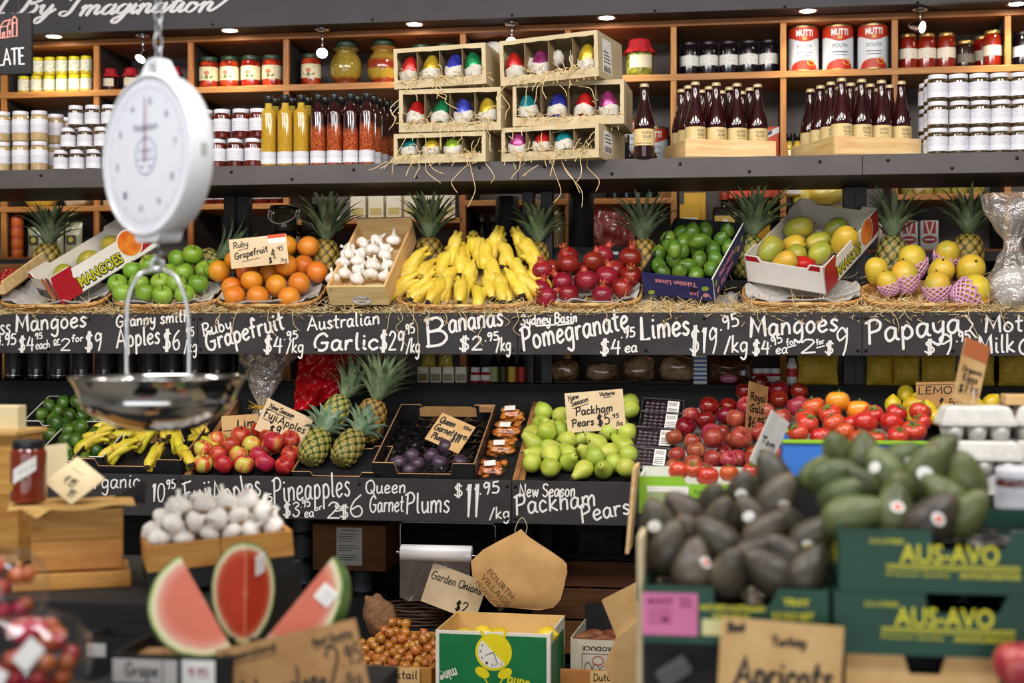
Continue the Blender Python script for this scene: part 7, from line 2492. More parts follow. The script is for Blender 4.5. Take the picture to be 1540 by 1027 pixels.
# upright green carton with an upside down alarm clock
Yg = -.62
sg = scl(742,Yg)
G0 = at(655,947,Yg)
Wg,Dg = 176 / sg,.30
gz = zat(655,947,Yg) - ZB - .001
gc = thing('green_carton','tall green and white carton of lemons with an upside down alarm clock print','carton',TR(G0.x,Yg,ZB + .001) @ RZ(-2))
m_wcart = mat('carton_offwhite','#e2ded2','#d6d1c2',scale=7,rough=.55)
m_tanin = mat('carton_tan_inside','#c9a463','#d6b273',scale=7,rough=.75)
for nm,lo,hi,m in (('front_panel',(0,0,0),(Wg,.005,gz),m_wcart),('rear_panel',(0,Dg - .005,0),(Wg,Dg,gz),m_tanin),('side_panel',(0,.005,0),(.005,Dg - .005,gz),m_tanin),('side_panel',(Wg - .005,.005,0),(Wg,Dg - .005,gz),m_wcart),('base_panel',(.005,.005,0),(Wg - .005,Dg - .005,.005),m_tanin)):
 b = MB(); b.box(lo,hi,0,.001); f = b.build(nm,m,gc)
 if nm == 'front_panel':
  fp = f
 if nm == 'side_panel' and lo[0] > 0:
  b = MB(); poly2(b,[(.02,0),(Dg - .03,0),(Dg - .03,gz - .035),(.02,gz - .035)],lambda p: Vector((Wg + .0005,p.x,p.y))); b.build('green_print',mat('carton_green','#176b3a','#1c7642',scale=6,rough=.45),f)
b = MB(); poly2(b,[(.012,0),(Wg - .012,0),(Wg - .012,gz - .010),(.012,gz - .010)],flat(-.0004)); b.build('green_print',mat('carton_green','#176b3a','#1c7642',scale=6,rough=.45),fp)
cc = (Wg * .51,gz - .062)
rc = 28 / sg
b = MB(); poly2(b,disc2(cc,rc,rc,36),flat(-.0008))
for sx in (-1,1):
 poly2(b,[(cc[0] + sx * rc * .62,cc[1] + rc * .75),(cc[0] + sx * rc * .75,cc[1] + rc * 1.12),(cc[0] + sx * rc * .62,cc[1] + rc * 1.15),(cc[0] + sx * rc * .45,cc[1] + rc * .85)],flat(-.0008))
 poly2(b,disc2((cc[0] + sx * rc * .62,cc[1] - rc * 1.12),rc * .42,rc * .26,18,rot=sx * .5),flat(-.0008))
 ribbon(b,[Vector((cc[0] + sx * rc * .62,cc[1] - rc * 1.2)),Vector((cc[0] + sx * rc * .3,cc[1] - rc * 1.75))],lambda d: .004,flat(-.0008))
b.build('clock_print',mat('print_bright_yellow','#e0cf1e',rough=.45),fp)
b = MB(); poly2(b,disc2(cc,rc * .86,rc * .86,30,a0=rad(135),a1=rad(315)),flat(-.0013)); b.build('clock_dial',m_wcart,fp)
b = MB()
for n_t,a in (('4',150),('3',178),('2',208),('1',238),('12',268),('11',297)):
 x,y = cc[0] + rc * .70 * math.cos(rad(a)),cc[1] + rc * .70 * math.sin(rad(a))
 ww = .0035 * len(n_t)
 typeset(b,n_t,(x - ww,y - .004),(x + ww,y - .004),.008,flat(-.0018),flip=True)
ribbon(b,[Vector(cc),Vector((cc[0] + rc * .22,cc[1] - rc * .62))],lambda d: .0022,flat(-.0018))
ribbon(b,[Vector(cc),Vector((cc[0] - rc * .42,cc[1] - rc * .18))],lambda d: .0022,flat(-.0018))
b.build('clock_numerals',m_ink,fp)
b = MB(); typeset(b,'ming',(.02,gz - .165),(.075,gz - .145),.03,flat(-.0009),bold=.03,flip=True); b.build('white_lettering',m_wcart,fp)
b = MB(); typeset(b,'Sunti',(Wg * .62,gz - .165),(Wg * .62 + .07,gz - .178),.03,flat(-.0009),bold=.03,flip=True); b.build('yellow_lettering',mat('print_bright_yellow','#e0cf1e',rough=.45),fp)
K_lemon = Kit(bpy.data.objects['lemon'].data)
for i,(px,py,Y) in enumerate(((726,950,Yg + .06),(822,952,Yg + .06),(790,962,Yg + .07),(690,962,Yg + .06),(757,964,Yg + .05),(750,952,Yg + .14),(700,954,Yg + .15))):
 spawn(K_lemon,'lemon',TR(at(px,py + 4,Y)) @ RZ(R.uniform(0,360)) @ RX(80) @ SC(1.05),'yellow lemon inside the tall green carton','lemon','lemons in the green carton')['rows'] = 1
b = MB(); b.box((.008,.008,.006),(Wg - .008,Dg - .008,gz - .075)); b.build('packing',m_tanin,gc)

# cocktail onions
Yo = -.50
so = scl(600,Yo)
oc = thing('onion_crate','pine crate of small cocktail onions with a handwritten card','crate',TR(xat(530,Yo),Yo,ZB + .001))
Wo,ho = 122 / so,zat(600,1003,Yo) - ZB
for nm,lo,hi in (('front_board',(0,0,0),(Wo,.012,ho)),('rear_board',(0,.30,0),(Wo,.312,ho + .05)),('side_board',(0,.012,0),(.010,.30,ho + .02)),('side_board',(Wo - .01,.012,0),(Wo,.30,ho + .02)),('filling_board',(.010,.012,0),(Wo - .010,.30,ho - .03))):
 b = MB(); b.box(lo,hi,0,.0015); b.build(nm,wood('amber_pine','#a4692c','#c58c48',scale=4,grain=(1.5,14,14)),oc)
card(598,1020,Yo - .008,68,34,0,[('Cocktail',.06,.46,.94,.52,.36,.045)],'kraft card reading Cocktail on the onion crate',m_kraft)
it = []
ro = random.Random(5)
for r_ in range(8):
 py = 1000 - r_ * 8.6
 n = 10 if r_ < 6 else 6
 for i in range(n):
  px = 548 + (i + .5 * (r_ % 2)) * 11.2 + ro.uniform(-2,2)
  if px < 656 and not (r_ >= 5 and px < 575):
   it.append((px,py + ro.uniform(-2,2),ro.uniform(13,17)))
pile(it,K_onion,'cocktail_onion','small golden onion in the cocktail crate','onion','cocktail onions',Yo + .03,1000,Yo + .26,935,None,.03)
m_burlap = mat('burlap','#6b4a30','#8a6344',scale=90,rough=.9,bump=.5,bscale=300)
b = MB(); b.ball((0,0,0),1,22,14,0,(.055,.05,.085),fn=lambda q,t: q * (1 + .22 * mnoise.noise(q * 2.1)))
single('burlap_sack',b.mesh('burlap_sack',m_burlap),TR(at(572,930,Yo + .26)) @ RY(-28),'folded brown burlap sack behind the cocktail onions','sack')
b = MB()
for k in range(5):
 b.tube([(.15 * math.cos(t),.10 * math.sin(t),-.012 * k + .002 * math.sin(9 * t + k * 3)) for t in [2 * PI * i / 40 for i in range(40)]],.006,5,closed=True)
single('dark_basket',b.mesh('dark_basket',mat('cane_dark','#2c1a10','#4a2f1c',scale=40,rough=.5)),TR(at(628,912,-.05)),'dark brown cane basket behind the plastic bag','basket')
b = MB(); b.box((xat(575,-.05),-.16,ZB + .001),(xat(690,-.05),.06,zat(628,912,-.05) - .055)); tag(b.build('stock_crate',m_black),'black crate under the dark cane basket','crate')

# planks, produce carton and papers right of the green carton
for k,(y0,y1) in enumerate(((845,883),(886,932),(935,985))):
 Y = .08
 b = MB(); b.box((xat(800,Y),Y,zat(900,y1,Y)),(xat(1010,Y),Y + .018,zat(900,y0,Y)),0,.002)
 tag(b.build('wall_plank',m_plank),('upper','middle','lower')[k] + ' brown plank of the dark boarding behind the produce carton','plank',None)
b = MB(); b.box((xat(880,.08) - .02,.1,ZB + .001),(xat(880,.08) + .02,.13,zat(900,845,.08))); tag(b.build('plank_batten',m_plank),'upright batten holding the brown planks','batten')
o,w_,h_ = cbox(868,935,788,832,.14,.2,m_black,'dark box with faint upside down lettering under the pear board')
b = MB(); typeset(b,'FRAGILE',(w_ * .1,h_ * .45),(w_ * .62,h_ * .45),h_ * .24,flat(-.0006),flip=True); b.build('faint_lettering',mat('print_faint','#3c3c38',rough=.7),o)
b = MB(); b.box((xat(850,.14),.14,zat(868,844,.14) - .01),(xat(960,.14),.36,zat(868,832.6,.14) - .001)); b.box((xat(935,.14),.2,ZB),(xat(950,.14),.23,zat(868,844,.14) - .008)); tag(b.build('dark_shelf_board',m_black),'dark board under the box with faint lettering','board')
Yq = -.42
sq = scl(905,Yq)
pq = thing('produce_carton','open whitish carton with upside down PRODUCE print, brown roots inside','carton',TR(xat(858,Yq),Yq,ZB + .001) @ RZ(-3))
Wq,hq = 110 / sq,zat(880,962,Yq) - ZB
m_prod = mat('carton_grey_white','#b9b09d','#c6bdaa',scale=7,rough=.7)
for nm,lo,hi,m in (('front_panel',(0,0,0),(Wq,.004,hq),m_prod),('rear_panel',(0,.30,0),(Wq,.304,hq + .06),m_black),('side_panel',(0,.004,0),(.004,.30,hq + .005),m_prod),('side_panel',(Wq - .004,.004,0),(Wq,.30,hq + .005),m_black),('filling',(.004,.004,0),(Wq - .004,.30,hq - .045),m_black)):
 b = MB(); b.box(lo,hi); f = b.build(nm,m,pq)
 if nm == 'front_panel':
  b = MB(); typeset(b,'PRODUCE',(Wq * .16,hq - .035),(Wq * .62,hq - .035),.014,flat(-.0006),bold=.03,flip=True)
  for pts in ([(.16,.05),(.16,.17),(.66,.17)],):
   ribbon(b,[Vector((Wq * u,hq - .045 - (.17 - v) * .9)) for u,v in pts],lambda d: .002,flat(-.0006))
  for k in range(3):
   p = [Vector(t) for t in disc2((Wq * (.25 + .11 * k),hq - .095 - .004 * k),.011,.022,18,rot=.2)]
   ribbon(b,p + p[:1],lambda d: .0022,flat(-.0006))
  b.build('black_print',m_ink,f)
  b = MB(); p = [Vector(t) for t in disc2((Wq * .38,hq - .066),.018,.014,18)]; ribbon(b,p + p[:1],lambda d: .0025,flat(-.0007)); b.build('red_print',m_cred,f)
K_root = fruit(oval(.08,.018)[0],fruit_mat('root_skin',[(.3,'#5a2f18'),(.6,'#7d4726'),(.85,'#94603a')],20,rough=.7,bump=.3,bscale=200),[],16)
for i,(px,py) in enumerate(((878,955),(892,950),(905,958),(918,950),(884,962),(900,964),(915,962))):
 spawn(K_root,'root_vegetable',TR(at(px,py + 4,Yq + .07 + .03 * (i % 2))) @ RZ(R.uniform(40,130)) @ RX(85),'brown knobbly root vegetable in the produce carton','root vegetable','roots in the produce carton')['rows'] = 1
b = MB(); b.box((xat(842,-.56),-.56,ZB + .001),(xat(1000,-.56),-.545,zat(880,1008,-.56)),0,.002); tag(b.build('front_board',wood('amber_pine','#a4692c','#c58c48',scale=4,grain=(1.5,14,14))),'amber pine board in front of the produce carton','board')
card(913,1022,-.565,52,26,2,[('Dutch',.1,.42,.72,.46,.42,.05),('C',.84,.42,.96,.44,.4,.05)],'kraft card reading Dutch on the amber board',m_kraft)
b = MB()
cp = [(905,903),(958,876),(966,1040),(925,1040),(908,1000),(927,958)]
Yc = -1.15
b.prism([(at(x,y,Yc).x,at(x,y,Yc).z) for x,y in cp],Yc,Yc + .012)
b.prism([(at(x,y,Yc).x,at(x,y,Yc).z) for x,y in ((927,958),(962,930),(966,1040),(925,1040))],Yc - .012,Yc - .001)
tag(b.build('cardboard_sheet',m_kraft),'folded sheets of kraft cardboard leaning by the avocado stand','cardboard')

# ============================================================ right foreground: tomato crates, avocado trays, egg cartons
YA = -2.72
ZT_ = zat(1400,987,YA)
sa = scl(1400,YA)
stand_r = thing('market_stand','dark market stand under the avocado trays','stand')
xs0 = xat(968,YA)
b = MB(); b.box((xs0,YA + .02,0),(xs0 + .95,YA + .5,ZT_ - .165)); b.build('lower_body',m_black,stand_r)
b = MB(); b.box((xs0 - .005,YA + .52,0),(xs0 + 1.2,-1.06,.78)); b.build('rear_body',m_black,stand_r)
b = MB(); b.box((xs0 - .012,YA + .03,.3),(xs0 - .004,YA + .40,zat(968,812,YA))); b.build('side_panel',mat('panel_cream','#c9b48a','#d6c39c',scale=6,rough=.7),stand_r)

m_avbox = mat('avocado_tray_green','#0e3d2c','#124634',scale=6,rough=.45)
m_avin = mat('avocado_tray_inside','#22332b',rough=.7)
m_avyel = mat('print_avocado_yellow','#d8cf2a',rough=.45)

def avo_tray(x0,z,W,D,H,label,art):
 root = thing('avocado_tray',label,'tray',TR(x0,YA,z))
 t = .004
 c0,c1 = W * .39,W * .69
 poly = [(0,0),(W,0),(W,H),(c1 + .012,H),(c1,H - .026),(c1 - .012,H - .030),(c0 + .012,H - .030),(c0,H - .026),(c0 - .002,H),(0,H)]
 b = MB(); b.prism(poly,0,t); f = b.build('front_panel',m_avbox,root)
 for nm,lo,hi,m in (('rear_panel',(0,D - t,0),(W,D,H),m_avbox),('side_panel',(0,t,0),(t,D - t,H),m_avbox),('side_panel',(W - t,t,0),(W,D - t,H),m_avbox),('base_panel',(t,t,0),(W - t,D - t,.003),m_avin)):
  b = MB(); b.box(lo,hi); p = b.build(nm,m,root)
  if nm == 'side_panel' and lo[0] == 0:
   b = MB(); PP = lambda v: Vector((-.0006,v.x,v.y)); typeset(b,'AUS-AVO',(.05,H * .35),(.22,H * .35),H * .34,PP,bold=.04); b.build('yellow_lettering',m_avyel,p)
 b = MB(); b.grid(lambda u,v: (t + (W - 2 * t) * u,t + (D - 2 * t) * v,H * .72 - .01 * (math.sin(u * 16) ** 2) * (math.sin(v * 12) ** 2)),48,36); b.build('moulded_insert',m_gloss,root)
 art(f,W,H)
 return root

def art_ausavo(f,W,H):
 b = MB()
 FL = flat(-.0006)
 typeset(b,'AUS-AVO',(W * .255,H * .48),(W * .665,H * .48),H * .30,FL,bold=.015)
 b.build('yellow_lettering',m_avyel,f)
 b = MB()
 for v,t in ((.42,.025),(.375,.02)):
  poly2(b,[(W * .20,H * v),(W * .75,H * v),(W * .75,H * (v + t)),(W * .20,H * (v + t))],FL)
  b.build('printed_stripe',m_avyel,f)
  b = MB()
 typeset(b,'Premium Quality',(W * .20,H * .265),(W * .46,H * .265),H * .07,FL)
 b.build('small_lettering',m_avyel,f)
 b = MB()
 typeset(b,'AVOCADOS',(W * .50,H * .25),(W * .75,H * .25),H * .085,FL,bold=.03)
 b.build('yellow_print',m_avyel,f)
 b = MB()
 typeset(b,'5.5 LITRES',(W * .13,H * .78),(W * .27,H * .78),H * .07,FL,bold=.02)
 b.build('small_lettering',m_avyel,f)
 b = MB()
 poly2(b,[(W * .86,H * .16),(W * .93,H * .12),(W * .955,H * .22),(W * .945,H * .40),(W * .90,H * .46),(W * .865,H * .36)],FL)
 b.build('fruit_emblem',m_avyel,f)

def art_left(f,W,H):
 b = MB(); FL = flat(-.0006)
 typeset(b,"NATURE'S AUSTRALIAN",(W * .315,H * .60),(W * .66,H * .60),H * .10,FL,bold=.03)
 typeset(b,'AVOCADOS',(W * .38,H * .45),(W * .58,H * .45),H * .10,FL,bold=.03)
 b.build('yellow_lettering',m_avyel,f)
 b = MB()
 typeset(b,'TRAY',(W * .76,H * .72),(W * .90,H * .72),H * .12,FL,bold=.03)
 b.build('small_lettering',m_avyel,f)
 b = MB()
 typeset(b,'5.5 KG NET',(W * .70,H * .48),(W * .92,H * .48),H * .12,FL,bold=.03)
 b.build('small_lettering',m_avyel,f)
 b = MB(); b.box((W * .0,-.0012,H * .14),(W * .30,0,H * .88)); p = b.build('pink_label',mat('label_pink','#cf6f9c','#d67ba6',scale=8,rough=.5),f)
 b = MB(); F2 = flat(-.0018)
 typeset(b,'MARKET',(W * .03,H * .68),(W * .17,H * .68),H * .12,F2,bold=.03); typeset(b,'22',(W * .20,H * .66),(W * .27,H * .66),H * .16,F2,bold=.03)
 for k in range(3):
  poly2(b,[(W * .03,H * (.56 - .1 * k)),(W * .16,H * (.56 - .1 * k)),(W * .16,H * (.585 - .1 * k)),(W * .03,H * (.585 - .1 * k))],F2)
 poly2(b,disc2((W * .125,H * .42),W * .02,H * .05,14),F2)
 b.build('pink_print',mat('print_magenta','#8f2a5c',rough=.5),p)
 b = MB(); b.box((W * .325,-.0012,H * .16),(W * .44,0,H * .44)); b.build('cream_label',mat('label_pale_yellow','#ddd79a',rough=.5),f)

Wt = 352 / sa
Ht = 95 / sa - .001
xr = xat(1254,YA)
o,w_,h_ = cbox(1272,1502,988,1150,YA + .01,.3,m_kraft,'open kraft cardboard box under the stacked avocado trays')
for c in list(o.children):
 bpy.data.objects.remove(c)
b = MB()
poly = [(0,0),(w_,0),(w_,h_),(w_ * .72,h_),(w_ * .68,h_ - .035),(w_ * .58,h_ - .035),(w_ * .55,h_ - .012),(w_ * .50,h_ - .012)]
poly = [(0,0),(w_,0),(w_,h_),(w_ * .66,h_),(w_ * .62,h_ - .03),(w_ * .42,h_ - .03),(w_ * .38,h_),(0,h_)]
b.prism(poly,0,.005); b.box((0,.295,0),(w_,.3,h_)); b.box((0,.005,0),(.005,.295,h_)); b.box((w_ - .005,.005,0),(w_,.295,h_)); b.box((.005,.005,0),(w_ - .005,.295,.005)); b.build('box_body',m_kraft,o)
b = MB(); b.box((.006,.08,.006),(w_ - .006,.29,h_ - .02)); b.build('dark_filling',m_black,o)
o.location.z = ZT_ - .001 - h_
avo_tray(xr,ZT_,Wt,.30,Ht,'dark green avocado tray with yellow lettering, lower of two stacked',art_ausavo)
avo_tray(xr + .008,ZT_ + Ht + .0012,Wt,.30,Ht,'dark green avocado tray with yellow lettering, upper, heaped with avocados',art_ausavo)
Wl = 283 / sa
zl = zat(1100,970,YA)
avo_tray(xat(966,YA),zl,Wl,.30,zat(1100,884,YA) - zl,'dark green avocado tray with pink label heaped with dark avocados',art_left)
b = MB(); b.box((xat(966,YA),YA + .02,ZT_ - .16),(xat(1268,YA),YA + .32,zl - .001)); tag(b.build('tray_riser',m_black),'black riser under the left avocado tray','riser')

def avopile(items,Yf,pyf,Yb,pyb,kits,label,grp,inside,nominal=.078):
 pile(items,lambda it: kits[it[3]] if len(it) > 3 else kits[0],'avocado',label,'avocado',grp,Yf,pyf,Yb,pyb,None,nominal * .92,rot=lambda it: (RZ(R.uniform(-30,30)) @ RX(R.uniform(-20,40)) @ RY(R.choice((-1,1)) * R.uniform(0,50))) if len(it) < 5 else (RZ(it[4][0]) @ RX(it[4][1]) @ RY(it[4][2])),relax=.95,wob=.004,inside=inside,shrink=.87)

KD = [K_avo,K_avo_s,K_avo_s2,K_avo_y]
avopile([(988,795,66,2),(1014,817,66,0),(1050,801,62,2),(1035,767,56,0),(1074,760,56,1),(1111,745,58,2,(0,20,10)),(1162,714,60,0),(1166,752,68,1,(0,10,30)),(1080,788,60,0),(1122,786,60,2),(1146,806,64,0),(1181,797,54,0),(1090,814,66,0),(1052,849,68,1),(1098,853,68,0),(1149,853,72,0),(1212,810,68,3),(1213,858,70,0),(1120,820,60,0),(1180,835,62,0)],
  YA + .075,855,YA + .27,715,KD,lambda it: ('dark avocado in the left tray','dark avocado with orange and white sticker in the left tray','dark avocado with white sticker in the left tray','dark avocado with yellow sticker in the left tray')[it[3]],'dark avocados',(962,1256,YA + .01,YA + .36))
KG = [K_avog,K_avog_s,K_avog_s2,K_avo_s]
avopile([(1281,684,56,0),(1305,688,60,0),(1328,693,56,2),(1340,709,64,2),(1386,716,80,2,(0,15,12)),(1436,720,68,0),(1412,682,56,0),(1303,722,50,0),(1264,742,64,0),(1295,771,76,0,(0,10,70)),(1338,772,70,1),(1397,778,74,3),(1449,773,66,0),(1215,716,48,2),(1243,720,60,0,(0,0,70)),(1350,740,60,0),(1420,745,62,0)],
  YA + .08,778,YA + .27,683,KG,lambda it: ('green avocado in the upper right tray','green avocado with orange and white sticker in the upper tray','green avocado with white sticker in the upper tray','dark avocado with sticker among the green ones')[it[3]],'green avocados',(1206,1500,YA + .015,YA + .36))
# big kraft price card in front of the left tray
card(1173,1000,YA - .05,182,130,-3,[('Best',.06,.84,.20,.86,.10,.03),('Turkey',.42,.72,.70,.74,.10,.03),('Apricots',.14,.22,.92,.24,.32,.055)],'large kraft card reading Apricots in front of the avocado trays',m_kraft,name='price_card')
b = MB(); b.box((0,0,0),(.055,.06,.03),0,.004); tag(b.build('dark_clip',mat('grey_plastic','#4a484a',rough=.5),None,TR(at(1000,1040,YA - .02)) @ RY(-35)),'grey plastic ticket clip beside the apricot card','clip')

# crates behind: light green box with tomatoes, blue crate heaped with tomatoes
YT = -1.5
m_lgreen = mat('crate_lime_green','#82b51f','#8cbf2a',scale=6,rough=.45)
m_crblue = mat('crate_blue','#2f6ec4','#3978cc',scale=6,rough=.45)
st_ = scl(1050,YT)

def tcrate(px0,px1,pyt,pyb,Y,D,label,m,lip=None,cut=None,inside=None):
 x0,x1,z1,z0 = xat(px0,Y),xat(px1,Y),zat(px0,pyt,Y),zat(px0,pyb,Y)
 W,H = x1 - x0,z1 - z0
 root = thing('tomato_crate',label,'crate',TR(x0,Y,z0))
 b = MB()
 poly = [(0,0),(W,0),(W,H)] + ([(W * cut[1],H),(W * (cut[1] - .03),H - .018),(W * (cut[0] + .03),H - .018),(W * cut[0],H)] if cut else []) + [(0,H)]
 b.prism(poly,0,.006); f = b.build('front_panel',m,root)
 for nm,lo,hi in (('rear_panel',(0,D - .006,0),(W,D,H + .01)),('side_panel',(0,.006,0),(.006,D - .006,H)),('side_panel',(W - .006,.006,0),(W,D - .006,H)),('base_panel',(.006,.006,0),(W - .006,D - .006,.004))):
  b = MB(); b.box(lo,hi); b.build(nm,inside or m,root)
 if lip:
  b = MB(); b.box((-.003,-.004,H),(W + .003,.010,H + .010),0,.002); b.box((-.003,D - .01,H + .01),(W + .003,D + .004,H + .020),0,.002); b.build('lip',lip,root)
 return root,f,W,H

rt,f,W_,H_ = tcrate(961,1182,716,772,YT,.16,'light green carton of tomatoes with a notch in its front',m_lgreen,None,(.30,.66),mat('carton_pale_inside','#cfd1c4',rough=.7))
b = MB(); b.box((W_ * .055,-.0012,H_ * .1),(W_ * .34,0,H_ * .74)); l = b.build('white_label',m_paper,f)
b = MB(); b.box((W_ * .055,-.002,H_ * .1),(W_ * .28,-.0012,H_ * .60)); b.build('green_label',mat('label_green','#6fbf6a',rough=.5),l)
b = MB(); typeset(b,'Red Gold',(W_ * .38,H_ * .55),(W_ * .52,H_ * .55),H_ * .12,flat(-.0008)); typeset(b,'TOMATO',(W_ * .38,H_ * .30),(W_ * .54,H_ * .30),H_ * .14,flat(-.0008),bold=.03); b.build('dark_print',mat('print_forest','#3f6a1e',rough=.5),f)
b = MB(); b.box((.01,.02,H_ * .2),(W_ - .01,.14,H_ * .62)); b.build('packing',mat('carton_pale_inside','#cfd1c4',rough=.7),rt)
for px,py,d in ((1020,709,30),(1064,716,36),(1132,709,32),(1096,712,30),(1042,706,28),(1150,712,30)):
 spawn(K_tomato,'tomato',TR(at(px,py,YT + .075)) @ RX(R.uniform(-60,60)) @ RZ(R.uniform(0,360)) @ SC(d / scl(px,YT) / .072),'red tomato in the light green carton','tomato','tomatoes in the green carton')['rows'] = 1
b = MB(); b.box((xat(958,YT) - .002,YT + .0,.7812),(xat(1188,YT),YT + .16,zat(961,772,YT) - .001)); tag(b.build('crate_riser',m_black),'black riser under the light green carton','riser')
b = MB(); b.bar(at(957,700,YT - .05),at(946,826,YT - .05),.008,.14,up=(0,1,0)); tag(b.build('thin_board',m_pale),'thin pale board standing edge-on beside the pear price board','board')
rt,f,W_,H_ = tcrate(1178,1402,667,716,YT + .17,.24,'blue crate with lime green lip heaped with tomatoes',m_crblue,m_lgreen)
b = MB()
for k in range(2):
 for j in range(2):
  poly2(b,disc2((W_ * (.30 + .06 * k),H_ * (.42 + .2 * j)),.008,.005,10,rot=.8),flat(-.0008))
b.build('leaf_print',mat('print_teal','#146a7a',rough=.5),f)
b = MB(); b.box((xat(1192,YT + .17),YT + .165,.7812),(xat(1405,YT + .17),YT + .41,zat(1178,716,YT + .17) - .001)); tag(b.build('crate_riser',m_black),'black riser under the blue tomato crate','riser')
YT2 = YT + .19
pile([(1231,621,37),(1237,648,36),(1206,652,32),(1267,654,32),(1246,624,34),(1281,636,36),(1299,640,36),(1313,630,34),(1335,635,36),(1360,622,32),(1377,622,34),(1371,648,38),(1317,656,34),(1345,655,32),(1220,640,34),(1290,658,34),(1255,640,34),(1386,636,30),(1215,628,32)],
     K_tomato,'tomato','bright red tomato with green calyx heaped on the blue crate','tomato','tomatoes on the blue crate',YT + .20,660,YT + .36,618,34,.072,'up',inside=(1180,1402))
for px,py,d in ((1260,604,37),(1291,618,38)):
 spawn(K_tomato_o,'tomato',TR(at(px,py,YT + .36)) @ RX(-8) @ RZ(30) @ SC(d / scl(px,YT + .36) / .072),'orange yellow tomato on top of the red heap, ' + ('higher one' if py < 610 else 'lower one'),'tomato')
b = MB(); b.grid(lambda u,v: (xat(1186 + 212 * u,YT + .18 + .2 * v),YT + .19 + .2 * v,zat(1300,664,YT + .18) + .055 * v * math.sin(PI * u) ** .5 - .034),10,8); tag(b.build('packing_sheet',m_fibre),'grey packing sheet under the heap of tomatoes','packing paper')
card(1158,664,YT + .05,34,82,-24,[('Tom',.1,.40,.8,.42,.12,.03),('7.9',.2,.1,.8,.12,.16,.03)],'white ticket leaning beside the blue crate',m_paper,yaw=52,tilt=-12)

# pulp egg cartons
m_pulp = mat('egg_pulp','#c9c6be','#d8d5cd',scale=50,rough=.9,bump=.3,bscale=200)

def egg_box(px,py,Y,z,w,label,rot=0):
 root = thing('egg_box',label,'egg box',TR(xat(px,Y),Y,z) @ RZ(rot))
 d,h = .10,.034
 b = MB()
 def fr(z0,z1,k0,k1):
  vs = [(sx * w / 2 * k,sy * d / 2 * k,zz) for zz,k in ((z0,k0),(z1,k1)) for sx,sy in ((-1,-1),(1,-1),(1,1),(-1,1))]
  b.add(vs,[(0,3,2,1),(4,5,6,7),(0,1,5,4),(1,2,6,5),(2,3,7,6),(3,0,4,7)])
 for i in range(3):
  for j in range(2):
   x,y = (i - 1) * w * .31,(j - .5) * d * .46
   b.lathe([(.0,0),(w * .11,.0),(w * .155,h),(0,h)],14,0,TR(x,y,0))
 b.box((-w / 2,-d / 2,h - .003),(w / 2,d / 2,h + .004),0,.002); b.build('base',m_pulp,root)
 b = MB()
 vs = [(sx * w / 2 * k,sy * d / 2 * k,zz) for zz,k in ((h + .0045,.99),(h + .034,.86),(h + .040,.78)) for sx,sy in ((-1,-1),(1,-1),(1,1),(-1,1))]
 fs = [(0,3,2,1),(8,9,10,11)]
 for r_ in (0,4):
  fs += [(r_ + i,r_ + (i + 1) % 4,r_ + 4 + (i + 1) % 4,r_ + 4 + i) for i in range(4)]
 b.add(vs,fs); b.build('lid',m_pulp,root)
 return root

YE = -1.72
ze = zat(1470,762,YE)
for k in range(3):
 egg_box(1468 + (0,10,-2)[k],0,YE + (0,-.01,.0)[k],ze + k * .0752,.160,'grey pulp egg box, ' + ('bottom','middle','top')[k] + ' of the nearer stack',rot=(3,-5,2)[k])
 egg_box(1575 + (0,-6,3)[k],0,YE + .03,ze + k * .0752,.160,'grey pulp egg box, ' + ('bottom','middle','top')[k] + ' of the stack at the picture edge',rot=(0,4,-3)[k])
b = MB(); b.box((xat(1405,YE),YE - .09,.7812),(xat(1640,YE),YE + .12,ze - .001)); tag(b.build('egg_riser',m_black),'black riser under the pulp egg boxes','riser')
b = MB(); b.box((0,0,0),(.12,.07,.022),0,.002); tag(b.build('kraft_block',m_kraft,None,TR(xat(1513,YE),YE,ze + 3 * .0752 + .0005)),'small kraft box lying on the egg boxes at the edge','box')
cz = ze + 3 * .0752
o = card(1461,560,YE,42,96,-17,[('Organic',.12,.48,.9,.5,.08,.02),('Eggs',.2,.34,.8,.36,.1,.022),('$7.95',.14,.14,.9,.16,.12,.022)],'tall kraft ticket leaning in a clear holder above the egg boxes',m_kraft,yaw=38,extra=lambda o,w,h,q: (lambda b: (b.box((-w / 2,-.0012,h * .22),(w / 2,-.0006,h / 2)),b.build('orange_band',mat('print_terracotta','#b5653a',rough=.6),o)))(MB()))
b = MB(); b.lathe([(0,0),(.018,0),(.020,.003),(.006,.010),(.005,.035),(.0,.036)],18); single('ticket_holder',b.mesh('ticket_holder',m_shell),TR(xat(1464,YE),YE,cz + .0006),'clear plastic ticket holder on the top egg box','ticket holder')
# olive oil bottle neck and small goods behind
J_fg = jar('fgjar',.041,.084,liquid('jam_maroon','#3a140f','#5a2418',40),m_lidw,m_labelw,lz=(.16,.62),lidr=1.0,lidh=.017)
YJ = -2.36
sj = scl(1520,YJ)
zj = zat(1520,846,YJ)
for k in range(2):
 stand(J_fg,'jam_jar',1529 + 4 * k,YJ,zj + .0845 * k,'small jam jar with white lid and label, ' + ('lower' if k == 0 else 'upper') + ' of two beside the avocados','jar',None,rot=10)
b = MB(); b.box((xat(1492,YJ),YJ - .06,ZT_ - .1),(xat(1492,YJ) + .25,YJ + .06,zj - .0006)); tag(b.build('jar_riser',m_black),'black riser behind the avocado tray under two jam jars','riser')
b = MB(); b.box((xat(1492,YJ) + .01,YJ - .055,0),(xat(1492,YJ) + .24,YJ + .055,ZT_ - .1005)); tag(b.build('jar_plinth',m_black),'black plinth under the jam jar riser','plinth')
spawn(K_redapple,'apple',TR(at(1532,1000,YA - .06)) @ SC(.95),'red apple at the lower right picture corner','apple')
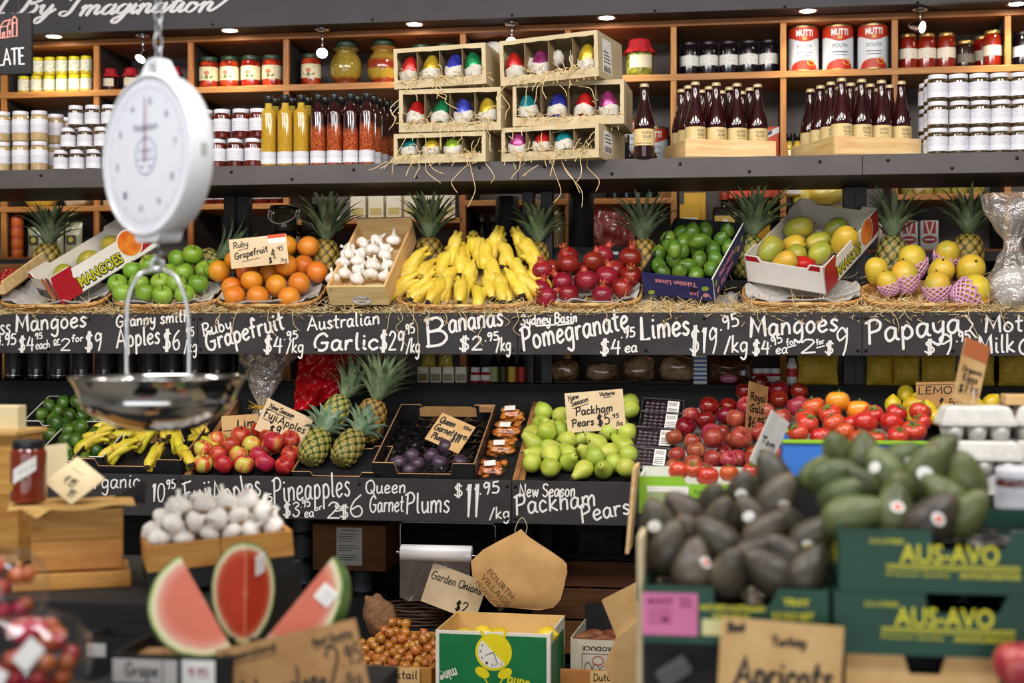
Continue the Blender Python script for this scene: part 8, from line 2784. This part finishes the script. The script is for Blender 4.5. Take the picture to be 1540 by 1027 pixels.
spawn(K_redapple,'apple',TR(at(1560,1040,YA - .05)) @ SC(1.0),'red apple below the corner apple, mostly outside the picture','apple')
b = MB(); b.box((xat(1508,YA) + .0,YA - .13,.2),(xat(1508,YA) + .3,YA - .02,zat(1550,1068,YA - .06))); tag(b.build('apple_box',m_black),'black box holding apples at the lower right corner','box')

# ============================================================ left foreground
YW_ = -2.30
m_oldpine = wood('honey_pine','#a86c28','#cf9a4e',scale=3.5,grain=(1.5,12,12),rough=.55)
ZTB = zat(60,886,YW_)
tb = thing('left_stand','black stepped stand under the garlic crate and melons','stand')
xl0,xl1 = xat(-60,-2.3),xat(414,-2.05)
b = MB(); b.box((xl0 - .3,-2.42,0),(xl1,-1.86,ZTB)); b.build('upper_step',m_black,tb)
zst = zat(440,985,-2.62)
b = MB(); b.box((xat(118,-2.7),-2.80,0),(xat(545,-2.7),-2.44,zst - .055)); b.build('lower_step',m_black,tb)

s_w = scl(47,YW_)
MW = TR(xat(47,YW_),YW_,ZTB + .001) @ RZ(26)
Wf,Hf,Df = 113 / s_w / math.cos(rad(26)) * 1.06,92 / s_w,.17
bx = thing('base_frame','low pine frame under the honey pine box','wooden frame',MW)
for nm,lo,hi in (('front_board',(-.02,-.035,0),(Wf + .015,-.02,.032)),('side_board',(-.035,-.035,0),(-.02,Df,.032)),('top_board',(-.02,-.02,.012),(Wf + .015,Df,.024))):
 b = MB(); b.box(lo,hi,0,.002); b.build(nm,m_oldpine,bx)
M2 = MW @ TR(0,0,.0325)
bx = thing('pine_box','honey pine box with kraft paper on top, carrying the jam jar','wooden box',M2)
for nm,lo,hi in (('front_board',(0,0,0),(Wf,.012,Hf * .5 - .0006)),('front_board',(0,0,Hf * .5 + .0006),(Wf,.012,Hf)),('side_board',(0,.012,0),(.012,Df,Hf)),('side_board',(Wf - .012,.012,0),(Wf,Df,Hf)),('rear_board',(.012,Df - .012,0),(Wf - .012,Df,Hf)),('top_board',(.012,.012,Hf - .012),(Wf - .012,Df - .012,Hf))):
 b = MB(); b.box(lo,hi,0,.0018); b.build(nm,m_oldpine,bx)
b = MB()
b.grid(lambda u,v: (-.045 + (Wf + .07) * u,-.02 + (Df + .02) * v,Hf + .002 + .004 * math.sin(u * 9) * (1 - v) + .003 * mnoise.noise(Vector((u * 4,v * 4,1))) - (.022 * max(0,1 - abs(u - .22) * 9) * (1 if v < .08 else 0))),44,14,thick=.0016)
single('kraft_sheet',b.mesh('kraft_sheet',mat('kraft_sheet','#b78f4e','#c79f5e',scale=7,rough=.8)),M2 @ TR(0,0,.0035),'wrinkled kraft paper sheet on the honey pine box','paper')
zt = (M2 @ Vector((0,0,Hf))).z + .012
J_honey = jar('honey',.0365,.128,liquid('quince_red','#6d1f0e','#8f2f14',6,rough=.08),mat('lid_grey_dark','#2c2a2c',rough=.35,metal=.4),None,lidh=.016,shoulder=.09,lidr=.9)
l = MB()
def diag(u,v):
 return ((-.022 + .05 * u),.038 + .030 * v + .030 * u)
vs = [wrap(.0372)(Vector(diag(i / 12,j))) for j in (0,1) for i in range(13)]
l.add(vs,[(i,i + 1,14 + i,13 + i) for i in range(12)],0,True)
d2 = MB(); poly2(d2,disc2((.006,.049),.0035,.0035,10),wrap(.0378))
for k in range(3):
 poly2(d2,[(-.008 + .012 * k,.060 + .007 * k),(.0 + .012 * k,.065 + .007 * k),(.0 + .012 * k,.0665 + .007 * k),(-.008 + .012 * k,.0615 + .007 * k)],wrap(.0378))
J_honey.parts.append(('diagonal_label',l.mesh('diagonal_label',m_paper),[('label_print',d2.mesh('label_print',mat('print_grey','#4c4644',rough=.5)))]))
y3 = MB(); poly2(y3,disc2((-.030,.032),.005,.008,12),wrap(.0372)); J_honey.parts.append(('yellow_spot',y3.mesh('yellow_spot',mat('spot_yellow','#d9c61e',rough=.4))))
stand(J_honey,'quince_jar',43,YW_ + .055,zt,'red jelly jar with slanted white label on the pine box','jar',rot=8)
# second pine box behind at the left edge, with a pale card
Y2 = -2.02
z2b = zat(14,745,Y2)
b = MB(); b.box((xat(-60,Y2),Y2,ZTB + .001),(xat(27,Y2),Y2 + .14,z2b - .0005)); tag(b.build('stack_crate',m_oldpine),'lower pine crate behind the jelly jar','crate')
b = MB(); b.box((xat(-60,Y2),Y2,z2b),(xat(26,Y2),Y2 + .12,zat(14,655,Y2)),0,.003); tag(b.build('pine_crate',m_oldpine),'upper pine crate at the left edge behind the jelly jar','crate')
b = MB(); b.box((xat(-60,Y2),Y2 - .02,zat(14,655,Y2) + .0006),(xat(30,Y2),Y2 + .13,zat(14,648,Y2)),0,.001); tag(b.build('kraft_sheet',mat('kraft_sheet','#b78f4e','#c79f5e',scale=7,rough=.8)),'kraft paper on the upper pine crate at the left edge','paper')
b = MB(); b.box((xat(-50,Y2),Y2 + .02,zat(14,648,Y2) + .0006),(xat(20,Y2),Y2 + .06,zat(14,611,Y2)),0,.002); tag(b.build('cream_box',mat('cream_card','#d8c79a','#e0d1a8',scale=6,rough=.6)),'small cream box on top of the upper pine crate','box')
card(82,694,YW_ + .16,40,50,8,[],'blank cream ticket standing behind the jelly jar',mat('ticket_cream','#d3bf92','#dccba2',scale=8,rough=.6),tilt=15)
card(112,722,YW_ + .12,72,44,-36,[('4.95',.3,.3,.62,.32,.22,.03),('95',.66,.12,.84,.13,.18,.03)],'cream ticket lying tilted on the pine box behind the jar',mat('ticket_cream','#d3bf92','#dccba2',scale=8,rough=.6),tilt=45,lines=[([(.2,.7),(.55,.72)],.012)])
b = MB(); b.prism([(-.035,0),(.055,0),(.058,.045),(.05,.047)],0,.01); tag(b.build('ticket_wedge',m_black,None,TR(at(178,757,-2.1)) @ RZ(15)),'black wedge shaped ticket holder behind the garlic crate','ticket holder')

# garlic crate
YGc = -2.34
MG = TR(xat(222,YGc),YGc,zat(222,862,YGc)) @ RZ(27) @ RY(-4)
sgc = scl(300,YGc)
gcr = thing('garlic_crate','low honey pine crate heaped with white garlic','crate',MG)
Wg2,Hg2,Dg2 = .29,.052,.17
for nm,lo,hi in (('front_board',(0,0,0),(Wg2 * .5 - .0008,.011,Hg2)),('front_board',(Wg2 * .5 + .0008,0,0),(Wg2,.011,Hg2)),('side_board',(0,.011,0),(.011,Dg2,Hg2)),('side_board',(Wg2 - .011,.011,0),(Wg2,Dg2,Hg2)),('rear_board',(.011,Dg2 - .011,0),(Wg2 - .011,Dg2,Hg2)),('base_board',(.011,.011,0),(Wg2 - .011,Dg2 - .011,.008))):
 b = MB(); b.box(lo,hi,0,.0015); b.build(nm,m_oldpine,gcr)
b = MB(); b.box((.012,.012,.009),(Wg2 - .012,Dg2 - .012,Hg2 * .55)); b.build('paper_packing',m_fibre,gcr)
z_r = (MG @ Vector((0,0,0))).z
b = MB(); b.box((0,0,-(z_r - ZTB) + .006),(Wg2,Dg2,-.001)); tag(b.build('crate_riser',m_black,None,MG),'black sloping riser under the garlic crate','riser')
gl = []
rg = random.Random(11)
for (nx,ny,zz) in ((6,3,Hg2 + .006),(5,3,Hg2 + .036),(4,2,Hg2 + .062)):
 for i in range(nx):
  for j in range(ny):
   x = Wg2 * (.5 + (i - (nx - 1) / 2) * .160) + rg.uniform(-.006,.006)
   y = Dg2 * (.5 + (j - (ny - 1) / 2) * .285) + rg.uniform(-.005,.005)
   o = spawn(K_garlic,'garlic_bulb',MG @ TR(x,y,zz + rg.uniform(-.003,.003)) @ RZ(rg.uniform(0,360)) @ RX(rg.uniform(-80,80)) @ SC(rg.uniform(.88,.98)),'white garlic bulb heaped in the low pine crate','garlic','garlic bulbs in the low crate')

# watermelon wedges
def melon_mat(key,flesh,mid_,pale):
 t = NT(key)
 a = t.n('ShaderNodeAttribute'); a.attribute_name = 'tone'
 n = t.noise(t.coord((1,1,1)),40,3)
 f = t.math('MULTIPLY_ADD',n,.06,t.math('SUBTRACT',a.outputs['Fac'],.03))
 col = t.ramp(f,[(0,pale),(.10,flesh),(.66,flesh),(.82,mid_),(.89,'#e9dcb8'),(.955,'#d3d69a'),(.985,'#5d7f3a'),(1,'#3c5a28')])
 t.base(col); t.set(.35,coat=.4); t.bump(t.noise(t.coord((1,1,1)),160,2),.2,.001)
 return t.m

def melon(a,r,ang,m,name='flesh'):
 """core edge on the local z axis, faces open towards -y by half the angle each side"""
 b = MB(); tone = []
 NU,NV = 14,26
 for sgn in (-1,1):
  th = PI / 2 + sgn * rad(ang) / 2
  vs = []
  for j in range(NV + 1):
   p = -PI / 2 + PI * j / NV
   for i in range(NU + 1):
    q = i / NU
    zz,rr_ = a * math.sin(p),r * math.cos(p)
    # straight lines from the core chord to the rind
    vs.append((math.cos(th) * rr_ * q,math.sin(th) * rr_ * q,zz))
    rho = math.sqrt((math.sin(p)) ** 2 + (q * math.cos(p)) ** 2)
    tone.append(min(1,rho))
  W = NU + 1
  fs = [(j * W + i,j * W + i + 1,(j + 1) * W + i + 1,(j + 1) * W + i) for j in range(NV) for i in range(NU)]
  b.add(vs,fs,0,False)
 flesh = b
 flesh.a = tone
 me = flesh.mesh(name,m)
 rb = MB()
 th0,th1 = PI / 2 - rad(ang) / 2,PI / 2 + rad(ang) / 2
 rb.grid(lambda u,v: (r * math.cos(-PI / 2 + PI * v) * math.cos(th0 + (th1 - th0) * u) * 1.001,r * math.cos(-PI / 2 + PI * v) * math.sin(th0 + (th1 - th0) * u) * 1.001,a * math.sin(-PI / 2 + PI * v) * 1.001),20,26)
 fb = MB()
 for sgn in (-1,1):
  th = PI / 2 + sgn * rad(ang) / 2
  off = Vector((math.sin(th),-math.cos(th),0)) * (-sgn * .0015)
  fb.grid(lambda u,v: Vector((math.cos(th) * r * math.cos(-PI / 2 + PI * v) * u,math.sin(th) * r * math.cos(-PI / 2 + PI * v) * u,a * math.sin(-PI / 2 + PI * v))) + off,6,18)
 return me,rb.mesh('rind',mat('melon_rind','#3a5c2a','#7d9a56',scale=10,rough=.4,stretch=(3,3,.4))),fb.mesh('cling_film',m_shell)

m_melon_red = melon_mat('melon_red','#bb3a22','#cc6242','#d88a68')
m_melon_glare = melon_mat('melon_glare','#d8765f','#e0a08a','#e09a84')  # glare of the cling film painted into a paler flesh colour
YM = -2.60
sm = scl(370,YM)

def wedge(px,py,Y,a,r,ang,m,Mrot,label,sticker=None,film=True):
 fl,rd,fm = melon(a,r,ang,m)
 k = Kit(None,[('flesh',fl),('rind',rd)] + ([('cling_film',fm)] if film else []))
 o = spawn(k,'watermelon_wedge',TR(at(px,py,Y)) @ Mrot,label,'watermelon',None)
 if sticker:
  sgn,q0,q1,z0,z1 = sticker
  th = PI / 2 + sgn * rad(ang) / 2
  off = Vector((math.sin(th),-math.cos(th),0)) * (.0028 * -sgn)
  b = MB(); b.add([Vector((math.cos(th) * q,math.sin(th) * q,z)) + off for q,z in ((q0,z0),(q1,z0 + .006),(q1,z1 + .006),(q0,z1))],[(0,1,2,3)]); l = b.build('sticker',m_paper,o)
  b = MB()
  for kk in range(4):
   za = z0 + (z1 - z0) * (.2 + .18 * kk)
   b.add([Vector((math.cos(th) * q,math.sin(th) * q,z)) + off * 1.3 for q,z in ((q0 + .004,za),(q1 - .004,za + .004),(q1 - .004,za + .0055),(q0 + .004,za + .0015))],[(0,1,2,3)])
  b.build('sticker_print',mat('print_grey_light','#9a9a9e',rough=.6),l)
 return o

# middle wedge: core edge towards the viewer
wedge(369,893,YM + .02,.091,.105,66,m_melon_red,RZ(22) @ RX(-4) @ RY(1),'red watermelon wedge standing upright in the middle, core edge forward',(-1,.030,.062,.028,.064),film=False)
b = MB(); b.tube([(0,-.0004,.082 * math.sin(t)) for t in [-1.4 + 2.8 * i / 12 for i in range(13)]],.0009,6); b.build('core_edge_glint',mat('melon_edge_glint','#d99478',rough=.4),bpy.data.objects['watermelon_wedge'])  # pale tube added to paint the light caught along the core edge
# left wedge: one cut face to the viewer, rind to the left
wedge(309,905,YM - .03,.093,.100,66,m_melon_glare,RY(-31) @ RZ(75 + 33 - 14),'pink watermelon wedge with film glare painted in, leaning left, rind on the left',None)
wedge(448,902,YM - .02,.100,.086,66,m_melon_glare,RY(40) @ RZ(-75 - 33 + 24),'pink watermelon wedge with film glare painted in, leaning right with white price sticker',(-1,.022,.058,.028,.06))
card(440,1012,YM - .10,224,116,14,[('Queensland',.04,.82,.42,.84,.10,.022),('Best Quality',.68,.78,.96,.80,.08,.02),('Watermelon',.05,.10,.66,.14,.44,.036),('$',.66,.12,.73,.13,.22,.03),('2',.73,.20,.84,.21,.52,.035),('.95',.85,.44,.99,.46,.24,.028),('/kg',.84,.16,.96,.17,.2,.024)],
     'big kraft card reading Watermelon in front of the wedges',m_kraftd,lines=[([(.04,.77),(.42,.79)],.015),([(.68,.74),(.95,.76)],.012)],tilt=6)
# black crates under the wedges with white tags
for px0,px1,pyt,Y,txt,lab in ((168,345,982,-2.72,'Grape','black plastic crate with white Grape tag below the left wedge'),(122,232,958,-2.55,'','black plastic crate with small white tag behind the Grape crate')):
 x0,x1,z1 = xat(px0,Y),xat(px1,Y),zat(px0,pyt,Y)
 h = min(.1,z1 - (zst - .055) - .001) if Y < -2.44 else .1
 h = z1 - (zst - .055) - .001
 o = thing('black_crate',lab,'crate',TR(x0,Y,zst - .0545))
 b = MB(); W = x1 - x0
 dd = .15 if Y < -2.6 else .1
 b.box((0,0,0),(W,.006,h)); b.box((0,dd,0),(W,dd + .006,h)); b.box((0,.006,0),(.006,dd,h)); b.box((W - .006,.006,0),(W,dd,h)); b.box((.006,.006,0),(W - .006,dd,.006)); b.build('crate_body',m_black,o)
 b = MB(); b.box((.006,.02,.007),(W - .006,dd - .01,h - .02)); b.build('brown_liner',m_kraftd,o)
 b = MB(); hh = min(h,.05)
 if txt:
  b.box((.002,-.0012,h - .050),(W * .56,0,h - .008)); t1 = b.build('white_tag',mat('tag_grey','#c9c5c0',rough=.6),o)
  b = MB(); write(b,txt,(W * .12,h - .036),(W * .40,h - .036),.022,.0024,flat(-.002)); ribbon(b,[Vector((W * .44,h - .049)),Vector((W * .44,h - .009))],lambda d: .0015,flat(-.002)); b.build('handwriting',m_ink,t1)
  b = MB(); b.box((W * .60,-.0012,h - .055),(W * .88,0,h - .006)); t2 = b.build('white_tag',m_paper,o)
  b = MB(); write(b,'9.95',(W * .66,h - .034),(W * .82,h - .034),.015,.002,flat(-.002)); b.build('red_handwriting',m_cred,t2)
 else:
  b.box((W * .08,-.0012,h - .034),(W * .34,0,h - .010)); b.build('white_tag',mat('tag_grey','#c9c5c0',rough=.6),o)

# bags of small red tomatoes at the lower left corner
YBg = -3.05
m_cherry = fruit_mat('cherry_tomato',[(.3,'#8e1710'),(.6,'#b02a18'),(.85,'#c95a2c')],12,hue=.03,val=.2,rough=.25,coat=.4)
K_cherry = Kit(fruit(ballprof(.0135,.95,10),m_cherry,[],14).own,[])
rb = random.Random(2)
for bi,(px,py,rx_,rz_,n,lab) in enumerate(((52,985,.070,.056,34,'lower'),(8,886,.050,.052,20,'upper'))):
 c = at(px,py,YBg + .05 * bi)
 bag = thing('tomato_bag','clear bag of small red tomatoes with white stickers, ' + lab + ' one at the left corner','bag',TR(c))
 b = MB(); b.ball((0,0,0),1,30,20,0,(rx_ * 1.16,.072,rz_ * 1.16),fn=lambda q,t: Vector((math.copysign(abs(q.x) ** .8,q.x),q.y,math.copysign(abs(q.z) ** .85,q.z))) * (1 + .10 * mnoise.noise(q * 3 + Vector((bi * 4,0,0))))); b.build('film',m_shell,bag)
 for (u,v,rr_) in (((-.35,-.2,25),(.45,.35,-50)) if bi == 0 else ((-.1,.5,-10),)):
  b = MB(); b.box((-.022,-.001,-.014),(.022,0,.014)); b.build('sticker',m_paper,bag,TR(u * rx_,-.078,v * rz_) @ RY(rr_))
 k = 0
 while k < n:
  a_,e_ = rb.uniform(-PI,0),rb.uniform(-1.2,1.25)
  p = Vector((rx_ * .88 * math.cos(a_) * math.cos(e_),.055 * math.sin(a_) * math.cos(e_),rz_ * .88 * math.sin(e_)))
  spawn(K_cherry,'cherry_tomato',TR(c + p),'small red tomato inside the ' + lab + ' clear bag','tomato','tomatoes in the ' + lab + ' bag')
  k += 1
cb = at(58,985,YBg)
b = MB(); b.box((cb.x - .25,YBg - .1,0),(cb.x + .125,YBg + .12,cb.z - .066)); tag(b.build('corner_box',m_black),'black box under the bags of small tomatoes','box')

# ============================================================ hanging scale
YS = -2.35
ss = scl(238,YS)
C0 = at(222,235,YS)
Cx = at(238,235,YS)
MS = TR(Cx) @ RZ(-35)
sc = thing('hanging_scale','white hanging dial scale with steel weighing bowl','scale',MS)
rS = 122 / ss
dS = .062
m_enamel = mat('enamel_white','#e3e5e6','#dcdee0',scale=4,rough=.3,coat=.3)
MF = RX(90)   # local z of the lathe towards -y
b = MB()
b.lathe([(0,-dS / 2),(rS * .90,-dS / 2),(rS * .97,-dS / 2 + .006),(rS,-dS / 2 + .016),(rS,dS / 2 - .004),(rS * .985,dS / 2),(rS * .955,dS / 2 + .001),(rS * .945,dS / 2 - .004),(0,dS / 2 - .004)],64,0,MF)
b.build('housing',m_enamel,sc)
b = MB(); b.prism([(-.047,-rS * .93),(.047,-rS * .93),(.040,-rS * 1.03),(.034,-rS * 1.06),(-.034,-rS * 1.06),(-.040,-rS * 1.03)],-.026,.026); b.build('lower_neck',m_enamel,sc)
b = MB()
for sx in (-1,1):
 b.prism([(sx * .056,rS * .90),(sx * .022,rS * .94),(sx * .009,rS * 1.15),(sx * .014,rS * 1.19),(sx * .022,rS * 1.17)],-.014,.014)
b.prism([(-.014,rS * 1.14),(.014,rS * 1.14),(.012,rS * 1.20),(-.012,rS * 1.20)],-.014,.014); b.prism([(-.034,rS * .96),(.034,rS * .96),(.03,rS * .99),(-.03,rS * .99)],-.014,.014)
b.build('top_bracket',m_enamel,sc)
yf = -dS / 2 + .0035
b = MB(); poly2(b,disc2((0,0),rS * .94,rS * .94,64),flat(yf)); dial = b.build('dial',mat('dial_white','#eff1fa','#f6f7fc',scale=3,rough=.4),sc)
b = MB()
for k in range(100):
 a = 2 * PI * k / 100
 r0 = rS * (.74 if k % 10 == 0 else .78 if k % 5 == 0 else .81)
 ribbon(b,[Vector((r0 * math.sin(a),r0 * math.cos(a))),Vector((rS * .84 * math.sin(a),rS * .84 * math.cos(a)))],lambda d: .0011,flat(yf - .0008))
for k in range(10):
 a = 2 * PI * (k + .25) / 10
 x,y = rS * .66 * math.sin(a),rS * .66 * math.cos(a)
 typeset(b,str((k + 5) % 10 or 10),(x - .008,y - .007),(x + .006,y - .007),.014,flat(yf - .0008))
b.build('tick_marks',mat('print_dial_grey','#8b8fa0',rough=.6),dial)
b = MB(); typeset(b,'Wedderburn',(-.045,rS * .30),(.042,rS * .30),.015,flat(yf - .0008),bold=.01); b.build('maker_lettering',mat('print_dial_grey','#8b8fa0',rough=.6),dial)
b = MB()
ov = [Vector(p) for p in disc2((0,-.002),.036,.036,36)]
ribbon(b,ov + ov[:1],lambda d: .0016,flat(yf - .0008))
ribbon(b,[Vector((-.033,-.008)),Vector((.033,-.008))],lambda d: .0012,flat(yf - .0008))
ribbon(b,[Vector((v.x,v.y)) for v in smooth_line([(-.024,.008,0),(-.012,.011,0),(0,.008,0),(.012,.011,0),(.024,.008,0)])],lambda d: .0016,flat(yf - .0008))
for sx in (-1,1):
 poly2(b,disc2((sx * .014,-.021),.006,.004,12,a0=PI,a1=2 * PI),flat(yf - .0008))
 ribbon(b,[Vector((sx * .014,.008)),Vector((sx * .014,-.004))],lambda d: .001,flat(yf - .0008))
b.build('emblem',mat('print_dial_blue','#5b64a8',rough=.6),dial)
b = MB(); poly2(b,[(-.0022,-.012),(.0022,-.012),(.0012,rS * .72),(-.0012,rS * .72)],flat(yf - .004)); b.build('needle',mat('needle_red','#7c1f2e',rough=.5),sc)
b = MB(); b.grid(lambda u,v: (rS * .945 * v * math.cos(2 * PI * u),-dS / 2 - .004 - .004 * (1 - v * v),rS * .945 * v * math.sin(2 * PI * u)),48,8); b.build('glass_cover',m_shell,sc)
b = MB(); b.box((rS * .995,-.008,-.012),(rS * 1.0025,.006,.012)); b.build('side_plate',mat('plate_grey','#a9aaa4',rough=.5),sc)

def lifted(px,py):
 p = at(px,py,YS)
 return MS.inverted() @ p

m_zinc = mat('zinc_steel','#a9abad',rough=.35,metal=.85)
b = MB()
top = lifted(238,86)
lk = .030
z = rS * 1.155
k = 0
while z < (MS.inverted() @ Vector((Cx.x,Cx.y,3.45))).z:
 vertical = k % 2 == 0
 pts = []
 for i in range(16):
  t = 2 * PI * i / 16
  x,zz = .0085 * math.cos(t),.018 * math.sin(t)
  pts.append((x if vertical else 0,0 if vertical else x,z + .012 + zz))
 b.tube(pts,.0024,6,0,closed=True)
 z += .0275
 k += 1
b.build('chain',m_zinc,sc)
b = MB()
zn = -rS * 1.06
b.tube(smooth_line([(0,0,zn + .004),(0,0,zn - .012),(.010,0,zn - .022),(0,0,zn - .034),(-.010,0,zn - .024)],5),.003,8)
b.tube([(.011 * math.cos(t),0,zn - .045 + .013 * math.sin(t)) for t in [2 * PI * i / 18 for i in range(18)]],.003,8,closed=True)
b.build('hook',m_zinc,sc)
# bail and bowl, turned square to the aisle
Bc = at(238,567,YS)
MB2 = MS.inverted() @ TR(Bc) @ RZ(14)
hb = (567 - 404) / ss
wb = 44 / ss
b = MB()
pts = [(-wb * 1.06,0,-.012),(-wb * 1.05,0,hb * .5),(-wb * .98,0,hb * .74),(-wb * .7,0,hb * .92),(-wb * .25,0,hb * .995),(0,0,hb),(wb * .25,0,hb * .99),(wb * .65,0,hb * .9),(wb * .95,0,hb * .68),(wb * 1.03,0,hb * .4),(wb * 1.03,0,-.012)]
b.tube(smooth_line(pts,5),.0042,8)
b.tube([(.012 * math.cos(t) - .001,.0,hb + .008 + .012 * math.sin(t)) for t in [2 * PI * i / 18 for i in range(18)]],.003,8,closed=True)
b.build('bail',m_chrome,sc,MB2)
b = MB()
rB = 129 / ss
dB = 80 / ss
pr = [(rB,.0),(rB * 1.012,.002),(rB * 1.012,-.001),(rB * .985,-.006),(rB * .93,-.022),(rB * .885,-.045),(rB * .89,-.048),(rB * .88,-.051),(rB * .80,-.068),(rB * .66,-.083),(rB * .45,-dB * .965),(rB * .2,-dB),(0,-dB)]
inn = [(0,-dB + .002),(rB * .2,-dB + .002),(rB * .45,-dB * .945),(rB * .65,-.080),(rB * .79,-.066),(rB * .87,-.049),(rB * .92,-.020),(rB * .975,-.004),(rB,0)]
b.lathe(pr[::-1],72); b.lathe(inn[::-1],72)
b.build('weighing_bowl',mat('bowl_steel','#c4c4c2',rough=.09,metal=1),sc,MB2)

# hanging blackboard sign at the upper left
YH = -1.3
sh = scl(20,YH)
o = thing('hanging_sign','small blackboard hanging at the upper left with a pink barn drawing','sign',TR(at(-20,67,YH)))
w2,h2 = 72 / sh,46 / sh
b = MB(); b.box((-w2,0,-h2),(w2,.012,h2),0,.002); b.build('board',mat('sign_black','#0b0b0d',rough=.7),o)
b = MB()
q = lambda px,py: Vector(((px + 20) / sh,(67 - py) / sh))
write(b,'CHOCOLATE',q(-64,101),q(41,98),24 / sh,2.2 / sh,flat(-.001)); b.build('white_lettering',m_chalk,o)
b = MB()
for pts in (((2,58),(2,42),(14,40),(14,57),(2,58)),((2,42),(8,33),(18,31),(14,40)),((14,57),(22,56),(22,34),(14,40)),((22,56),(29,56),(29,30),(25,26),(21,31),(22,34)),((6,57),(6,50),(9,49),(9,57)),((16,48),(18,47),(18,54)),((24,36),(27,36))):
 ribbon(b,[q(*p) for p in pts],lambda d: 1.5 / sh,flat(-.001))
b.build('pink_drawing',mat('chalk_pink','#d38f84',rough=.8),o)
b = MB()
for px in (-70,30):
 b.tube([(q(px,22).x,.006,h2 - .001),(q(px,22).x,.006,3.45 - o.location.z)],.0012,5)
b.build('cord',m_zinc,o)

# ------------------------------------------------------------ a label of its own for each of several like things
ORD = ('first second third fourth fifth sixth seventh eighth ninth tenth eleventh twelfth thirteenth fourteenth fifteenth sixteenth seventeenth '
       'eighteenth nineteenth twentieth').split()

def number_labels():
 by = {}
 for o in scene.objects:
  if o.parent is None and o.get('label') and o.get('kind') is None:
   by.setdefault(o['label'],[]).append(o)
 for lab,os_ in by.items():
  n = len(os_)
  if n < 2:
   continue
  it = []
  for o in os_:
   c = o.matrix_basis @ Vector(o.get('mid',(0,0,0)))
   x,y = proj(c)
   it.append((x,y,o))
  it.sort(key=lambda t: t[1])
  ys = [t[1] for t in it]
  xs = [t[0] for t in it]
  H = max(ys) - min(ys)
  W = max(xs) - min(xs)
  nr = os_[0].get('rows',0)
  if not nr:
   nr = 1 if n < 4 or H < 12 else max(1,min(6,round(math.sqrt(n * H / max(W,1.0)))))
  rows = [[] for _ in range(nr)]
  if os_[0].get('rows',0):
   for t in it:
    k = min(nr - 1,int((t[1] - min(ys)) / max(H,1e-6) * (nr - 1) + .5)) if nr > 1 else 0
    rows[k].append(t)
  else:
   for i,t in enumerate(it):
    rows[i * nr // n].append(t)
  rows = [r for r in rows if r]
  nr = len(rows)
  for k,r in enumerate(rows):
   r.sort(key=lambda t: t[0])
   rn = '' if nr == 1 else ('top row' if k == 0 else 'bottom row' if k == nr - 1 else 'middle row' if nr == 3 else ORD[k] + ' row down')
   for j,(x,y,o) in enumerate(r):
    if len(r) == 1:
     e = rn
    elif j == 0:
     e = (rn + ' ' if rn else '') + 'leftmost'
    elif j == len(r) - 1:
     e = (rn + ' ' if rn else '') + 'rightmost'
    else:
     e = (rn + ' ' if rn else '') + ORD[j] + ' from left'
    o['label'] = lab + ', ' + e

number_labels()
for o in scene.objects:
 for k in ('mid','rows'):
  if k in o:
   del o[k]
